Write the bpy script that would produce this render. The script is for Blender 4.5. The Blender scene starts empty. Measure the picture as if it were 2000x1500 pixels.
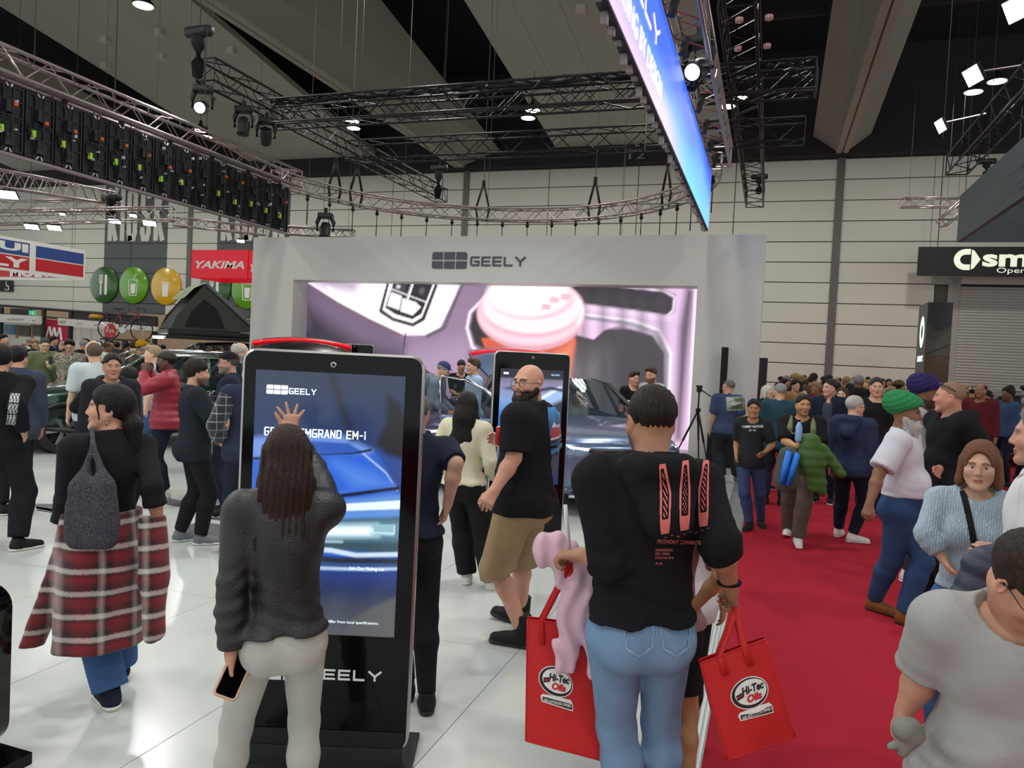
import bpy, bmesh, math, random
import numpy as np
from mathutils import Matrix, Vector
random.seed(7); RNG = np.random.default_rng(7)
SC = bpy.context.scene
COL = SC.collection
# ------------------------------------------------------------------ camera, world, lights, exposure
CAM_H = 1.82; FPX = 1475.0
YAW, PITCH, ROLL = math.radians(18.75), math.radians(1.95), math.radians(2.83)
def cam_axes():
    cy, sy, cp, sp, cr, sr = math.cos(YAW), math.sin(YAW), math.cos(PITCH), math.sin(PITCH), math.cos(ROLL), math.sin(ROLL)
    fwd = np.array([-sy*cp, cy*cp, -sp]); right = np.array([cy, sy, 0.0]); up = np.cross(right, fwd)
    return right*cr + up*sr, -right*sr + up*cr, fwd
CR, CU, CF = cam_axes(); CAM = np.array([0, 0, CAM_H])
cd = bpy.data.cameras.new('camera'); cam = bpy.data.objects.new('camera', cd); COL.objects.link(cam)
cd.sensor_fit = 'HORIZONTAL'; cd.sensor_width = 36.0; cd.lens = FPX/2000*36.0; cd.clip_start = 0.05; cd.clip_end = 300
cam.matrix_world = Matrix(((CR[0], CU[0], -CF[0], 0), (CR[1], CU[1], -CF[1], 0), (CR[2], CU[2], -CF[2], CAM_H), (0, 0, 0, 1)))
SC.camera = cam
SC.view_settings.view_transform = 'Standard'; SC.view_settings.look = 'None'; SC.view_settings.gamma = 1.0
SC.view_settings.use_curve_mapping = False; SC.view_settings.exposure = 0.12
w = bpy.data.worlds.new('hall_ambient'); SC.world = w; w.use_nodes = True
w.node_tree.nodes['Background'].inputs[0].default_value = (0.95, 1.0, 0.98, 1); w.node_tree.nodes['Background'].inputs[1].default_value = 1.0
def area_light(name, loc, size, power, col=(1, 1, 1), target=None, spread=math.pi):
    l = bpy.data.lights.new(name, 'AREA'); l.shape = 'DISK'; l.size = size; l.energy = power; l.color = col; l.spread = spread
    o = bpy.data.objects.new(name, l); COL.objects.link(o); o.location = loc
    if target is not None:
        o.rotation_euler = (Vector(target)-Vector(loc)).to_track_quat('-Z', 'Y').to_euler()
    return o
HIGHBAYS = [(x, y) for y in (-6.0, 5.4, 17.0, 28.7) for x in (-25.5, -17.6, -9.6, -1.85, 6.1)]+[(x, y) for y in (17.0, 28.7) for x in (-41.5, -33.5)]  # far-left pairs are extra, added to brighten the menu wall
for (hx, hy) in HIGHBAYS:                       # the hall's high-bay lamps and the extra far-left ones
    area_light('highbay_light', (hx, hy, 11.3), 0.7, 270, (1.0, 0.985, 0.93))
for (lx, ly) in ((-1.3, 2), (-1.3, 6.5), (-1.3, 11), (-10.5, 2), (-10.5, 6.5), (-10.5, 11.0), (-6, 0.5), (-8, 12.5), (-4, 12.5)):   # stand spots on the ring truss
    area_light('truss_spot_light', (lx, ly, 6.2), 0.35, 40, (0.97, 0.99, 1.0), (-6+(lx+6)*0.45, ly+(6.5-ly)*0.3, 0), math.radians(130))
# ------------------------------------------------------------------ pixel helpers (2000 x 1500 frame)
def ray(px, py): return CR*((px-1000)/FPX) - CU*((py-750)/FPX) + CF
def atZ(px, py, z=0.0): d = ray(px, py); return CAM + d*((z-CAM_H)/d[2])
def atY(px, py, Y): d = ray(px, py); return CAM + d*(Y/d[1])
def atX(px, py, X): d = ray(px, py); return CAM + d*(X/d[0])
def atD(px, py, D): return CAM + ray(px, py)*D
def depth(p): return float(np.dot(np.asarray(p, float)-CAM, CF))
# ------------------------------------------------------------------ materials
def lin(c):
    if isinstance(c, str):
        c = c.lstrip('#'); c = [int(c[i:i+2], 16)/255 for i in (0, 2, 4)]
        return tuple(x/12.92 if x <= 0.04045 else ((x+0.055)/1.055)**2.4 for x in c)
    return tuple(c)
MATS = {}
def mat(name, col='#808080', rough=0.6, metal=0.0, var=0.0, vscale=8.0, bump=0.0, bscale=60.0, emit=None, estr=1.0, coat=0.0, trans=0.0, sheen=0.0, spec=None, attr=None, stretch=None):
    if name in MATS: return MATS[name]
    m = bpy.data.materials.new(name); m.use_nodes = True; MATS[name] = m
    nt = m.node_tree; b = nt.nodes['Principled BSDF']; c = lin(col)+(1,)
    b.inputs['Base Color'].default_value = c; b.inputs['Roughness'].default_value = rough; b.inputs['Metallic'].default_value = metal
    if coat: b.inputs['Coat Weight'].default_value = coat; b.inputs['Coat Roughness'].default_value = 0.06
    if trans: b.inputs['Transmission Weight'].default_value = trans
    if sheen: b.inputs['Sheen Weight'].default_value = sheen; b.inputs['Sheen Roughness'].default_value = 0.5
    if spec is not None: b.inputs['Specular IOR Level'].default_value = spec
    m.diffuse_color = c
    if var or bump:
        tc = nt.nodes.new('ShaderNodeTexCoord'); src = tc.outputs['Object']
        if stretch:
            mp = nt.nodes.new('ShaderNodeMapping'); mp.inputs['Scale'].default_value = stretch; nt.links.new(src, mp.inputs[0]); src = mp.outputs[0]
    if var:
        n = nt.nodes.new('ShaderNodeTexNoise'); n.inputs['Scale'].default_value = vscale; n.inputs['Detail'].default_value = 4; nt.links.new(src, n.inputs['Vector'])
        mx = nt.nodes.new('ShaderNodeMix'); mx.data_type = 'RGBA'
        mx.inputs[6].default_value = tuple(max(0, x*(1-var)) for x in c[:3])+(1,); mx.inputs[7].default_value = tuple(min(1, x*(1+var)) for x in c[:3])+(1,)
        nt.links.new(n.outputs['Fac'], mx.inputs[0]); nt.links.new(mx.outputs[2], b.inputs['Base Color'])
    if bump:
        n2 = nt.nodes.new('ShaderNodeTexNoise'); n2.inputs['Scale'].default_value = bscale; n2.inputs['Detail'].default_value = 3; nt.links.new(src, n2.inputs['Vector'])
        bp = nt.nodes.new('ShaderNodeBump'); bp.inputs['Strength'].default_value = bump; bp.inputs['Distance'].default_value = 0.01
        nt.links.new(n2.outputs['Fac'], bp.inputs['Height']); nt.links.new(bp.outputs[0], b.inputs['Normal'])
    if attr:
        a = nt.nodes.new('ShaderNodeVertexColor'); a.layer_name = attr; nt.links.new(a.outputs['Color'], b.inputs['Base Color'])
    if emit is not None:
        b.inputs['Emission Strength'].default_value = estr
        if emit == 'attr':
            b.inputs['Base Color'].default_value = (0.02, 0.02, 0.02, 1)
            a = nt.nodes.new('ShaderNodeVertexColor'); a.layer_name = 'Col'; nt.links.new(a.outputs['Color'], b.inputs['Emission Color'])
        else: b.inputs['Emission Color'].default_value = lin(emit)+(1,)
    return m
def glassmat(name, col='#c8d4d8', alpha=0.35, rough=0.03):
    if name in MATS: return MATS[name]
    m = mat(name, col, rough, 0.0); b = m.node_tree.nodes['Principled BSDF']; b.inputs['Alpha'].default_value = alpha; b.inputs['Specular IOR Level'].default_value = 0.8
    return m
# ------------------------------------------------------------------ mesh collector
def nrm(v): v = np.asarray(v, float); return v/max(1e-9, np.linalg.norm(v))
def frame_of(d, up=(0, 0, 1)):
    d = nrm(d); s = np.cross(d, up)
    if np.linalg.norm(s) < 1e-4: s = np.cross(d, (1, 0, 0))
    s = nrm(s); return d, s, np.cross(s, d)
class MB:
    def __init__(self): self.v = []; self.f = []; self.m = []
    def add(self, vs, fs, mi=0):
        n = len(self.v); self.v.extend([tuple(map(float, p)) for p in vs]); self.f.extend([tuple(i+n for i in f) for f in fs]); self.m.extend([mi]*len(fs)); return self
    def box(self, lo, hi, mi=0, ax=None, o=(0, 0, 0), bev=0.0):
        lo = np.array(lo, float); hi = np.array(hi, float)
        if bev > 0:
            b = min(bev, *(0.45*(hi-lo))); P = []; F = []
            bm = bmesh.new(); bmesh.ops.create_cube(bm, size=1.0)
            for v in bm.verts: v.co = Vector([lo[i]+(v.co[i]+0.5)*(hi[i]-lo[i]) for i in range(3)])
            bmesh.ops.bevel(bm, geom=list(bm.edges), offset=b, segments=2, affect='EDGES', profile=0.5)
            bm.verts.index_update(); P = [tuple(v.co) for v in bm.verts]; F = [[v.index for v in f.verts] for f in bm.faces]; bm.free()
        else:
            P = [(x, y, z) for x in (lo[0], hi[0]) for y in (lo[1], hi[1]) for z in (lo[2], hi[2])]
            F = [(0, 1, 3, 2), (4, 6, 7, 5), (0, 4, 5, 1), (2, 3, 7, 6), (0, 2, 6, 4), (1, 5, 7, 3)]
        if ax is not None:
            A = np.array(ax, float); P = [np.array(o)+p[0]*A[0]+p[1]*A[1]+p[2]*A[2] for p in np.array(P)]
        return self.add(P, F, mi)
    def tube(self, a, b, r, n=6, r2=None, mi=0, cap=True):
        a = np.array(a, float); b = np.array(b, float); d, s, u = frame_of(b-a); r2 = r if r2 is None else r2
        P = [c+rr*(s*math.cos(2*math.pi*i/n)+u*math.sin(2*math.pi*i/n)) for c, rr in ((a, r), (b, r2)) for i in range(n)]
        F = [(i, (i+1) % n, n+(i+1) % n, n+i) for i in range(n)]
        if cap: F += [tuple(range(n-1, -1, -1)), tuple(range(n, 2*n))]
        return self.add(P, F, mi)
    def path(self, pts, r, n=6, mi=0, closed=False):
        pts = [np.array(p, float) for p in pts]; k = len(pts); rings = []; P = []; F = []; up = np.array((0, 0, 1.0))
        for i, p in enumerate(pts):
            d = (pts[(i+1) % k]-pts[i-1]) if closed else (pts[min(i+1, k-1)]-pts[max(i-1, 0)])
            d, s, u = frame_of(d, up); rr = r[i] if hasattr(r, '__len__') else r
            P += [p+rr*(s*math.cos(2*math.pi*j/n)+u*math.sin(2*math.pi*j/n)) for j in range(n)]
        for i in range(k if closed else k-1):
            a, b = i*n, ((i+1) % k)*n
            F += [(a+j, a+(j+1) % n, b+(j+1) % n, b+j) for j in range(n)]
        if not closed: F += [tuple(range(n-1, -1, -1)), tuple(range((k-1)*n, k*n))]
        return self.add(P, F, mi)
    def loft(self, rings, mi=0, caps=True, closed=True):
        n = len(rings[0]); P = [p for r in rings for p in r]; F = []
        for i in range(len(rings)-1):
            for j in range(n if closed else n-1):
                F.append((i*n+j, i*n+(j+1) % n, (i+1)*n+(j+1) % n, (i+1)*n+j))
        if caps and closed: F += [tuple(range(n-1, -1, -1)), tuple(range((len(rings)-1)*n, len(rings)*n))]
        return self.add(P, F, mi)
    def lathe(self, prof, o=(0, 0, 0), ax=(0, 0, 1), n=24, mi=0, caps=True):
        d, s, u = frame_of(ax, (0, 1, 0) if abs(nrm(ax)[1]) < 0.9 else (1, 0, 0)); o = np.array(o, float)
        return self.loft([[o+d*z+r*(s*math.cos(2*math.pi*i/n)+u*math.sin(2*math.pi*i/n)) for i in range(n)] for r, z in prof], mi, caps)
    def prism(self, poly, o, U, V, W, mi=0):        # polygon (u,v) extruded by vector W
        o = np.array(o, float); U = np.array(U, float); V = np.array(V, float); W = np.array(W, float); n = len(poly)
        a = [o+U*p[0]+V*p[1] for p in poly]; b = [p+W for p in a]
        return self.add(a+b, [tuple(range(n)), tuple(range(2*n-1, n-1, -1))]+[(i, n+i, n+(i+1) % n, (i+1) % n) for i in range(n)], mi)
    def flat(self, poly, o, U, V, mi=0):
        o = np.array(o, float); return self.add([o+np.array(U)*p[0]+np.array(V)*p[1] for p in poly], [tuple(range(len(poly)))], mi)
    def build(self, name, mats, parent=None, smooth=False):
        me = bpy.data.meshes.new(name); me.from_pydata(self.v, [], self.f)
        for m in (mats if isinstance(mats, (list, tuple)) else [mats]): me.materials.append(m)
        if any(self.m): me.polygons.foreach_set('material_index', self.m)
        if smooth: me.polygons.foreach_set('use_smooth', [True]*len(self.f))
        bm = bmesh.new(); bm.from_mesh(me); bmesh.ops.recalc_face_normals(bm, faces=bm.faces); bm.to_mesh(me); bm.free()
        if smooth == 'auto':
            me.set_sharp_from_angle(angle=math.radians(40))
        return link(name, me, parent)
def link(name, me, parent=None):
    o = bpy.data.objects.new(name, me); COL.objects.link(o)
    if parent is not None: o.parent = parent
    return o
def tag(o, label=None, cat=None, group=None, kind=None):
    if label: o['label'] = label
    if cat: o['category'] = cat
    if group: o['group'] = group
    if kind: o['kind'] = kind
    return o
def thing(name, label, cat, group=None, loc=(0, 0, 0), rz=0.0, kind=None):
    o = bpy.data.objects.new(name, None); COL.objects.link(o); o.location = loc; o.rotation_euler = (0, 0, rz); o.empty_display_size = 0.1
    return tag(o, label, cat, group, kind)
def copy_tree(o, parent=None):
    c = o.copy(); COL.objects.link(c)
    if parent is not None: c.parent = parent
    for ch in [x for x in o.children]: copy_tree(ch, c)
    return c
# ------------------------------------------------------------------ lettering
GL = {'G': [[(1, 1), (.12, 1), (0, .86), (0, .14), (.12, 0), (1, 0), (1, .48), (.5, .48)]], 'E': [[(1, 1), (0, 1), (0, 0), (1, 0)], [(0, .5), (.92, .5)]],
      'L': [[(0, 1), (0, 0), (.95, 0)]], 'Y': [[(0, 1), (.5, .45), (1, 1)], [(.5, .45), (.5, 0)]], 'M': [[(0, 0), (0, 1), (.5, .35), (1, 1), (1, 0)]],
      'R': [[(0, 0), (0, 1), (.9, 1), (1, .9), (1, .55), (.9, .45), (0, .45)], [(.5, .45), (1, 0)]], 'A': [[(0, 0), (.42, 1), (.58, 1), (1, 0)], [(.18, .3), (.82, .3)]],
      'N': [[(0, 0), (0, 1), (1, 0), (1, 1)]], 'D': [[(0, 0), (0, 1), (.85, 1), (1, .85), (1, .15), (.85, 0), (0, 0)]], '-': [[(.1, .45), (.9, .45)]], 'i': [[(.5, 0), (.5, .62)], [(.5, .85), (.5, 1)]],
      'K': [[(0, 0), (0, 1)], [(1, 1), (.08, .5), (1, 0)]], 'I': [[(.5, 0), (.5, 1)]], 'O': [[(.2, 0), (0, .12), (0, .88), (.2, 1), (.8, 1), (1, .88), (1, .12), (.8, 0), (.2, 0)]],
      'S': [[(1, .85), (1, .9), (.8, 1), (.2, 1), (0, .88), (0, .66), (.2, .55), (.8, .45), (1, .34), (1, .12), (.8, 0), (.2, 0), (0, .12), (0, .18)]]}
GW = {'i': .35, '-': .75, ' ': .55, 'M': 1.15, 'Y': 1.1, 'I': .3}
def stroke_text(mb, body, o, U, V, width, height, t, mi=0, gap=0.22, W=None):
    o = np.array(o, float); U = np.array(U, float); V = np.array(V, float)
    tot = sum(GW.get(c, 1.0) for c in body)+gap*(len(body)-1); cw = width/tot; x = 0.0; W = np.cross(U, V)*0.004 if W is None else np.array(W, float); kk = 0; wn = nrm(W); wn = wn if np.dot(wn, np.cross(U, V)) > 0 else -wn
    for c in body:
        gw = GW.get(c, 1.0)*cw
        for pl in GL.get(c, []):
            P = [np.array((x+t/2+p[0]*(gw-t), t/2+p[1]*(height-t))) for p in pl]
            for a, b in zip(P[:-1], P[1:]):
                d = (b-a)/max(1e-9, np.linalg.norm(b-a)); n = np.array((-d[1], d[0]))*t/2; e = d*t*0.42
                q = [a-e-n, b+e-n, b+e+n, a-e+n]; kk += 1; mb.prism(q, o+wn*t*0.012*(kk % 7), U, V, W, mi)
        x += gw+gap*cw
def text(body, o, U, V, width, height, m, parent=None, name='lettering', shear=0.0, bold=0.0, thick=0.004, spacing=1.0):
    cu = bpy.data.curves.new(name, 'FONT'); cu.body = body; cu.size = 1.0; cu.resolution_u = 3; cu.offset = bold; cu.shear = shear; cu.space_character = spacing; cu.fill_mode = 'FRONT'
    tmp = bpy.data.objects.new(name, cu); COL.objects.link(tmp)
    dg = bpy.context.evaluated_depsgraph_get(); me = bpy.data.meshes.new_from_object(tmp.evaluated_get(dg))
    bpy.data.objects.remove(tmp); bpy.data.curves.remove(cu)
    n = len(me.vertices); co = np.empty(n*3); me.vertices.foreach_get('co', co); co = co.reshape(-1, 3)
    lo, hi = co.min(0), co.max(0); uv = (co-lo)/np.maximum(hi-lo, 1e-6)
    U = np.array(U, float); V = np.array(V, float); N = nrm(np.cross(U, V))
    P = np.array(o, float)+np.outer(uv[:, 0]*width, U)+np.outer(uv[:, 1]*height, V)+N*thick
    me.vertices.foreach_set('co', P.ravel()); me.update(); me.materials.clear(); me.materials.append(m)
    ob = link(name, me, parent); return ob
# ------------------------------------------------------------------ painted colour canvases (screens, prints)
class Canvas:
    def __init__(self, w, h, nx, base='#000000'):
        self.w, self.h = w, h; self.nx = nx; self.ny = max(2, int(round(nx*h/w))); self.px = w/nx
        self.X, self.Y = np.meshgrid(np.linspace(0, w, self.nx+1), np.linspace(0, h, self.ny+1)); self.a = np.ones(self.X.shape)
        self.c = np.ones(self.X.shape+(3,))*np.array(lin(base))
    def put(self, mask, col):
        col = np.array(lin(col)) if isinstance(col, (str, tuple)) else col
        m = np.clip(mask, 0, 1)[..., None]; self.c = self.c*(1-m)+col*m
    def poly(self, pts):
        x, y = self.X, self.Y; ins = np.zeros(x.shape, bool); d = np.full(x.shape, 1e9); n = len(pts)
        for i in range(n):
            (x1, y1), (x2, y2) = pts[i], pts[(i+1) % n]
            if y1 != y2: c = ((y1 > y) != (y2 > y)) & (x < (x2-x1)*(y-y1)/(y2-y1)+x1); ins ^= c
            t = np.clip(((x-x1)*(x2-x1)+(y-y1)*(y2-y1))/max(1e-12, (x2-x1)**2+(y2-y1)**2), 0, 1); d = np.minimum(d, np.hypot(x-x1-t*(x2-x1), y-y1-t*(y2-y1)))
        return np.where(ins, -d, d)
    def fill(self, pts, col, soft=None, round=0.0):
        s = soft or self.px; self.put(np.clip(0.5-(self.poly(pts)-round)/s, 0, 1), col)
    def line(self, pts, wd, col, soft=None):
        x, y = self.X, self.Y; d = np.full(x.shape, 1e9); s = soft or self.px
        for (x1, y1), (x2, y2) in zip(pts[:-1], pts[1:]):
            t = np.clip(((x-x1)*(x2-x1)+(y-y1)*(y2-y1))/max(1e-12, (x2-x1)**2+(y2-y1)**2), 0, 1); d = np.minimum(d, np.hypot(x-x1-t*(x2-x1), y-y1-t*(y2-y1)))
        self.put(np.clip(0.5-(d-wd/2)/s, 0, 1), col)
    def ell(self, cx, cy, rx, ry, col, soft=None, rot=0.0):
        c, s_ = math.cos(rot), math.sin(rot); dx, dy = self.X-cx, self.Y-cy; u = (dx*c+dy*s_)/rx; v = (-dx*s_+dy*c)/ry
        k = np.sqrt(u*u+v*v); d = (k-1)*min(rx, ry); self.put(np.clip(0.5-d/(soft or self.px), 0, 1), col)
    def vgrad(self, stops):
        ys = [s[0] for s in stops]; cs = np.array([lin(s[1]) for s in stops]); return np.stack([np.interp(self.Y, ys, cs[:, i]) for i in range(3)], -1)
    def build(self, name, o, U, V, m, parent=None, cut=False, project=None):
        o = np.array(o, float); P = o+self.X[..., None]*np.array(U, float)+self.Y[..., None]*np.array(V, float); P = P.reshape(-1, 3)
        if project is not None: P = project(P)
        ny, nx = self.X.shape; I = np.arange(ny*nx).reshape(ny, nx); q = np.stack([I[:-1, :-1], I[:-1, 1:], I[1:, 1:], I[1:, :-1]], -1).reshape(-1, 4)
        if cut:
            a = self.a; keep = ((a[:-1, :-1]+a[1:, 1:]+a[:-1, 1:]+a[1:, :-1])/4 > 0.5).ravel(); q = q[keep]
            used = np.unique(q); remap = np.zeros(len(P), int); remap[used] = np.arange(len(used)); q = remap[q]; P = P[used]; cc = self.c.reshape(-1, 3)[used]
        else: cc = self.c.reshape(-1, 3)
        me = np_mesh(name, P, q, cc); me.materials.append(m); return link(name, me, parent)
def np_mesh(name, P, Q, colours=None, smooth=True):
    me = bpy.data.meshes.new(name); n, k = len(P), len(Q)
    me.vertices.add(n); me.vertices.foreach_set('co', np.ascontiguousarray(P, dtype=np.float32).ravel())
    w_ = Q.shape[1]; me.loops.add(k*w_); me.loops.foreach_set('vertex_index', np.ascontiguousarray(Q, dtype=np.int32).ravel())
    me.polygons.add(k); me.polygons.foreach_set('loop_start', np.arange(0, k*w_, w_, dtype=np.int32)); me.polygons.foreach_set('use_smooth', np.full(k, smooth))
    me.update(calc_edges=True)
    if colours is not None:
        at = me.color_attributes.new('Col', 'FLOAT_COLOR', 'POINT'); at.data.foreach_set('color', np.ascontiguousarray(np.c_[colours, np.ones(n)], dtype=np.float32).ravel())
    return me
EX, EY, EZ = np.eye(3)
# ================================================================== SETTING
m_white = mat('stand_floor_vinyl', '#bcc0bc', 0.22, var=0.035, vscale=1.3, bump=0.015, bscale=3)
m_carpet = mat('red_carpet', '#a62434', 0.97, var=0.16, vscale=140, bump=0.5, bscale=500, spec=0.1)
m_alu = mat('aluminium', '#b9c0c0', 0.4, 0.85)
m_panel = mat('wall_panel_paint', '#c9c8bd', 0.7, var=0.03, vscale=0.6)
m_joint = mat('joint_shadow_gap', '#55544e', 0.9)
m_kpanel = mat('kiosk_grey_paint', '#4b5052', 0.6, var=0.03, vscale=1)
m_slab = mat('ceiling_panel', '#b2b3a9', 0.9, var=0.07, vscale=0.7, stretch=(1, 0.25, 1))
m_beam = mat('beam_lining', '#8d8a82', 0.85, var=0.06, vscale=0.5)
m_trim = mat('beam_trim', '#a59f92', 0.7)
m_black = mat('void_black', '#17171a', 0.95)
m_dgrey = mat('dark_bulkhead', '#2a282a', 0.9)
fl = MB().box((-60, -12, -0.3), (30, 40, -0.03)).build('floor', mat('hall_concrete', '#6d6a66', 0.8, var=0.1, vscale=0.8)); tag(fl, 'grey concrete hall floor under the stands', 'floor', kind='structure')
cp = MB().box((-0.19, -8, -0.03), (9.5, 35.9, 0.0)).build('floor_carpet', m_carpet); tag(cp, 'red carpet aisle beside the white stand floor', 'carpet', kind='structure')
st = thing('floor_stand', 'white vinyl sheet floor of the car stand', 'floor', kind='structure')
sub = MB().box((-17.4, -6, -0.03), (-0.42, 15.3, -0.004)).build('sub_floor', m_joint, st)
xs = [-0.42]+[-1.38-1.13*i for i in range(0, 15)]; ys = [-6+0.0, -2.8, -0.4, 2.0, 4.4, 6.8, 9.2, 11.6, 14.0, 15.3]
sheet_me = {}
for i in range(len(xs)-1):
    off = 0.0 if i % 2 else 1.2
    yy = [-6]+[y+off-1.2*(i % 2 == 0)+(0 if i % 2 else 0) for y in ys[1:-1]]+[15.3]
    for j in range(len(yy)-1):
        MB().box((xs[i+1]+0.002, yy[j]+0.002, -0.004), (xs[i]-0.002, yy[j+1]-0.002, 0.0)).build('floor_sheet', m_white, st)
rp = thing('trim_1', 'grooved aluminium ramp strip between white floor and red carpet', 'trim', kind='structure')
g = MB().prism([(-0.42, -0.03), (-0.19, -0.03), (-0.19, -0.024), (-0.42, -0.0005)], (0, -6, 0), EX, EZ, (0, 21.3, 0)); g.build('ramp_base', m_alu, rp)
for k in range(9):
    x = -0.41+k*0.0245; MB().box((x, -6, -0.028), (x+0.013, 15.3, 0.0035-(k+1)*0.0026)).build('ramp_rib', m_alu, rp)
# ---- back wall with its panels
WY = 36.0
bw = thing('wall_back', 'pale horizontal panel wall at the end of the hall', 'wall', kind='structure')
MB().box((-60, WY+0.06, -0.03), (30, WY+0.5, 11.4)).build('wall_core', m_joint, bw)
zr = [11.22]+[11.22-0.9*k for k in range(1, 13)]; zr[-1] = max(zr[-1], 0)
KX = ((-39.1, -34.25), (-30.65, -25.75))
def colsplit(lo, hi): return [lo]+[x for k in KX for x in k if lo < x < hi]+[hi]
cols = [-59, -50, -41.5, -37, -32.6, -28.2, -23.6, -19.4, -15.2, -10.8, -6.4, -1.95, 2.45, 6.4, 10.9, 15.3, 20]
for i in range(len(cols)-1):
    for j in range(len(zr)-1):
        zb = zr[j+1]; 
        if cols[i+1] < -18 and zr[j] < 3.5: continue
        if 2.45 <= cols[i] and cols[i+1] > 7.3 and zb < 5.7 and cols[i] > 6: continue
        cs = colsplit(cols[i], cols[i+1])
        if cols[i+1] < -18 and zb < 3.45: zb = 3.4
        for a, b in zip(cs[:-1], cs[1:]):
            isk = any(k[0]-0.01 <= a and b <= k[1]+0.01 for k in KX)
            lo = a+(0.0 if a in sum(KX, ()) else 0.02); hi = b-(0.0 if b in sum(KX, ()) else 0.02)
            MB().box((lo, WY, zb+0.022), (hi, WY+0.07, zr[j]-0.022)).build('wall_panel', m_kpanel if isk else m_panel, bw)
for tx in (2.45, -15.2, -32.6):
    MB().box((tx-0.16, WY-0.06, -0.03), (tx+0.16, WY, 11.3)).build('wall_channel', mat('wall_channel_grey', '#5f5e59', 0.6), bw)
MB().box((-60, WY+0.02, -0.03), (-41, WY+0.05, 3.4)).build('wall_infill', m_dgrey, bw)
# ---- ceiling
ce = thing('ceiling', 'dark hall ceiling with grey sloping panels and deep beams', 'ceiling', kind='structure')
MB().box((-60, -12, 15.8), (30, 37, 16.0)).build('roof_deck', m_black, ce)
MB().box((-60, WY-0.6, 11.25), (30, WY+0.5, 16)).build('bulkhead', m_dgrey, ce)
MB().box((-60, -12.2, 11.2), (30, -12, 16)).build('bulkhead', m_dgrey, ce)
def slabz(y): return 12.0+0.14*(36-y)
for x0, x1 in ((-10.4, -2.55), (-28.2, -20.2), (-45.5, -37.5)):
    g = MB()
    n = 5; wd = (x1-x0)/n
    for k in range(n):
        for y0 in (-10, 0, 10, 20, 28):
            y1 = min(y0+(10 if y0 < 20 else 8), 35.4)
            a = x0+k*wd+0.006; b = x0+(k+1)*wd-0.006; y0_ = y0+0.006; y1_ = y1-0.006
            P = [(a, y0_, slabz(y0_)), (b, y0_, slabz(y0_)), (b, y1_, slabz(y1_)), (a, y1_, slabz(y1_))]
            MB().add(P+[(p[0], p[1], p[2]+0.25) for p in P], [(0, 1, 2, 3), (7, 6, 5, 4), (0, 4, 5, 1), (1, 5, 6, 2), (2, 6, 7, 3), (3, 7, 4, 0)]).build('ceiling_panel', m_slab, ce)
def beam(x0, x1, t0, t1):
    MB().add([(x, y, z) for y in (-11.5, 35.4) for x, z in ((x0, 11.38), (x1, 11.38), (t1, slabz(y)), (t0, slabz(y)))],
             [(0, 1, 2, 3), (4, 7, 6, 5), (0, 4, 5, 1), (1, 5, 6, 2), (2, 6, 7, 3), (3, 7, 4, 0)]).build('beam', m_beam, ce)
    for a, b in ((x0-0.03, (x0+x1)/2-0.03), ((x0+x1)/2+0.03, x1+0.03)):
        MB().box((a, -11.5, 11.3), (b, 35.4, 11.42)).build('beam_trim', m_trim, ce)
beam(2.2, 2.62, 1.2, 3.5); beam(-15.6, -15.15, -17.0, -13.25); beam(-33.2, -32.8, -34.4, -31.0)
for y in (14.0, 20.5, 27.0):
    for x0, x1 in ((-2.4, 2.0), (2.8, 18)):
        MB().box((x0, y-0.08, 13.6), (x1, y+0.08, 13.8)).build('purlin', m_dgrey, ce)
for (x0, y0, x1, y1) in ((-1.6, 20.5, 1.8, 27), (3.4, 14, 8.5, 20.5), (4, 20.5, 9, 27), (-12.4, 14, -11, 20.5)):
    MB().tube((x0, y0, 13.7), (x1, y1, 13.7), 0.07, 6).build('ceiling_brace', mat('brace_grey', '#4a4846', 0.8), ce)
m_spk = mat('ceiling_box_white', '#c9c4ba', 0.7)
for (px, py) in ((205, 72), (311, 58), (316, 106), (452, 94), (205, 123), (1135, 12)):
    d = ray(px, py); t = (12.0+0.14*36-CAM_H)/(d[2]+0.14*d[1]); p = CAM+d*t
    MB().box((p[0]-0.16, p[1]-0.12, p[2]-0.22), (p[0]+0.16, p[1]+0.12, p[2]+0.05), bev=0.02).build('ceiling_fitting', m_spk, ce)
# level number painted on the bulkhead
p = atY(1228, 311, WY-0.61); text('12', p, EX, EZ, 0.75, 0.36, mat('bulkhead_sign', '#8f8f8f'), ce)
p = atY(1229, 297, WY-0.61); text('PURPLE', p, EX, EZ, 0.78, 0.12, mat('bulkhead_sign', '#8f8f8f'), ce)
def ceil_z(x, y):
    for x0, x1 in ((-10.4, -2.55), (-28.2, -20.2), (-45.5, -37.5)):
        if x0-0.05 <= x <= x1+0.05: return slabz(y)
    for x0, x1 in ((1.2, 3.5), (-17.0, -13.25)):
        if x0 <= x <= x1: return 12.0
    return 15.8
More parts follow.
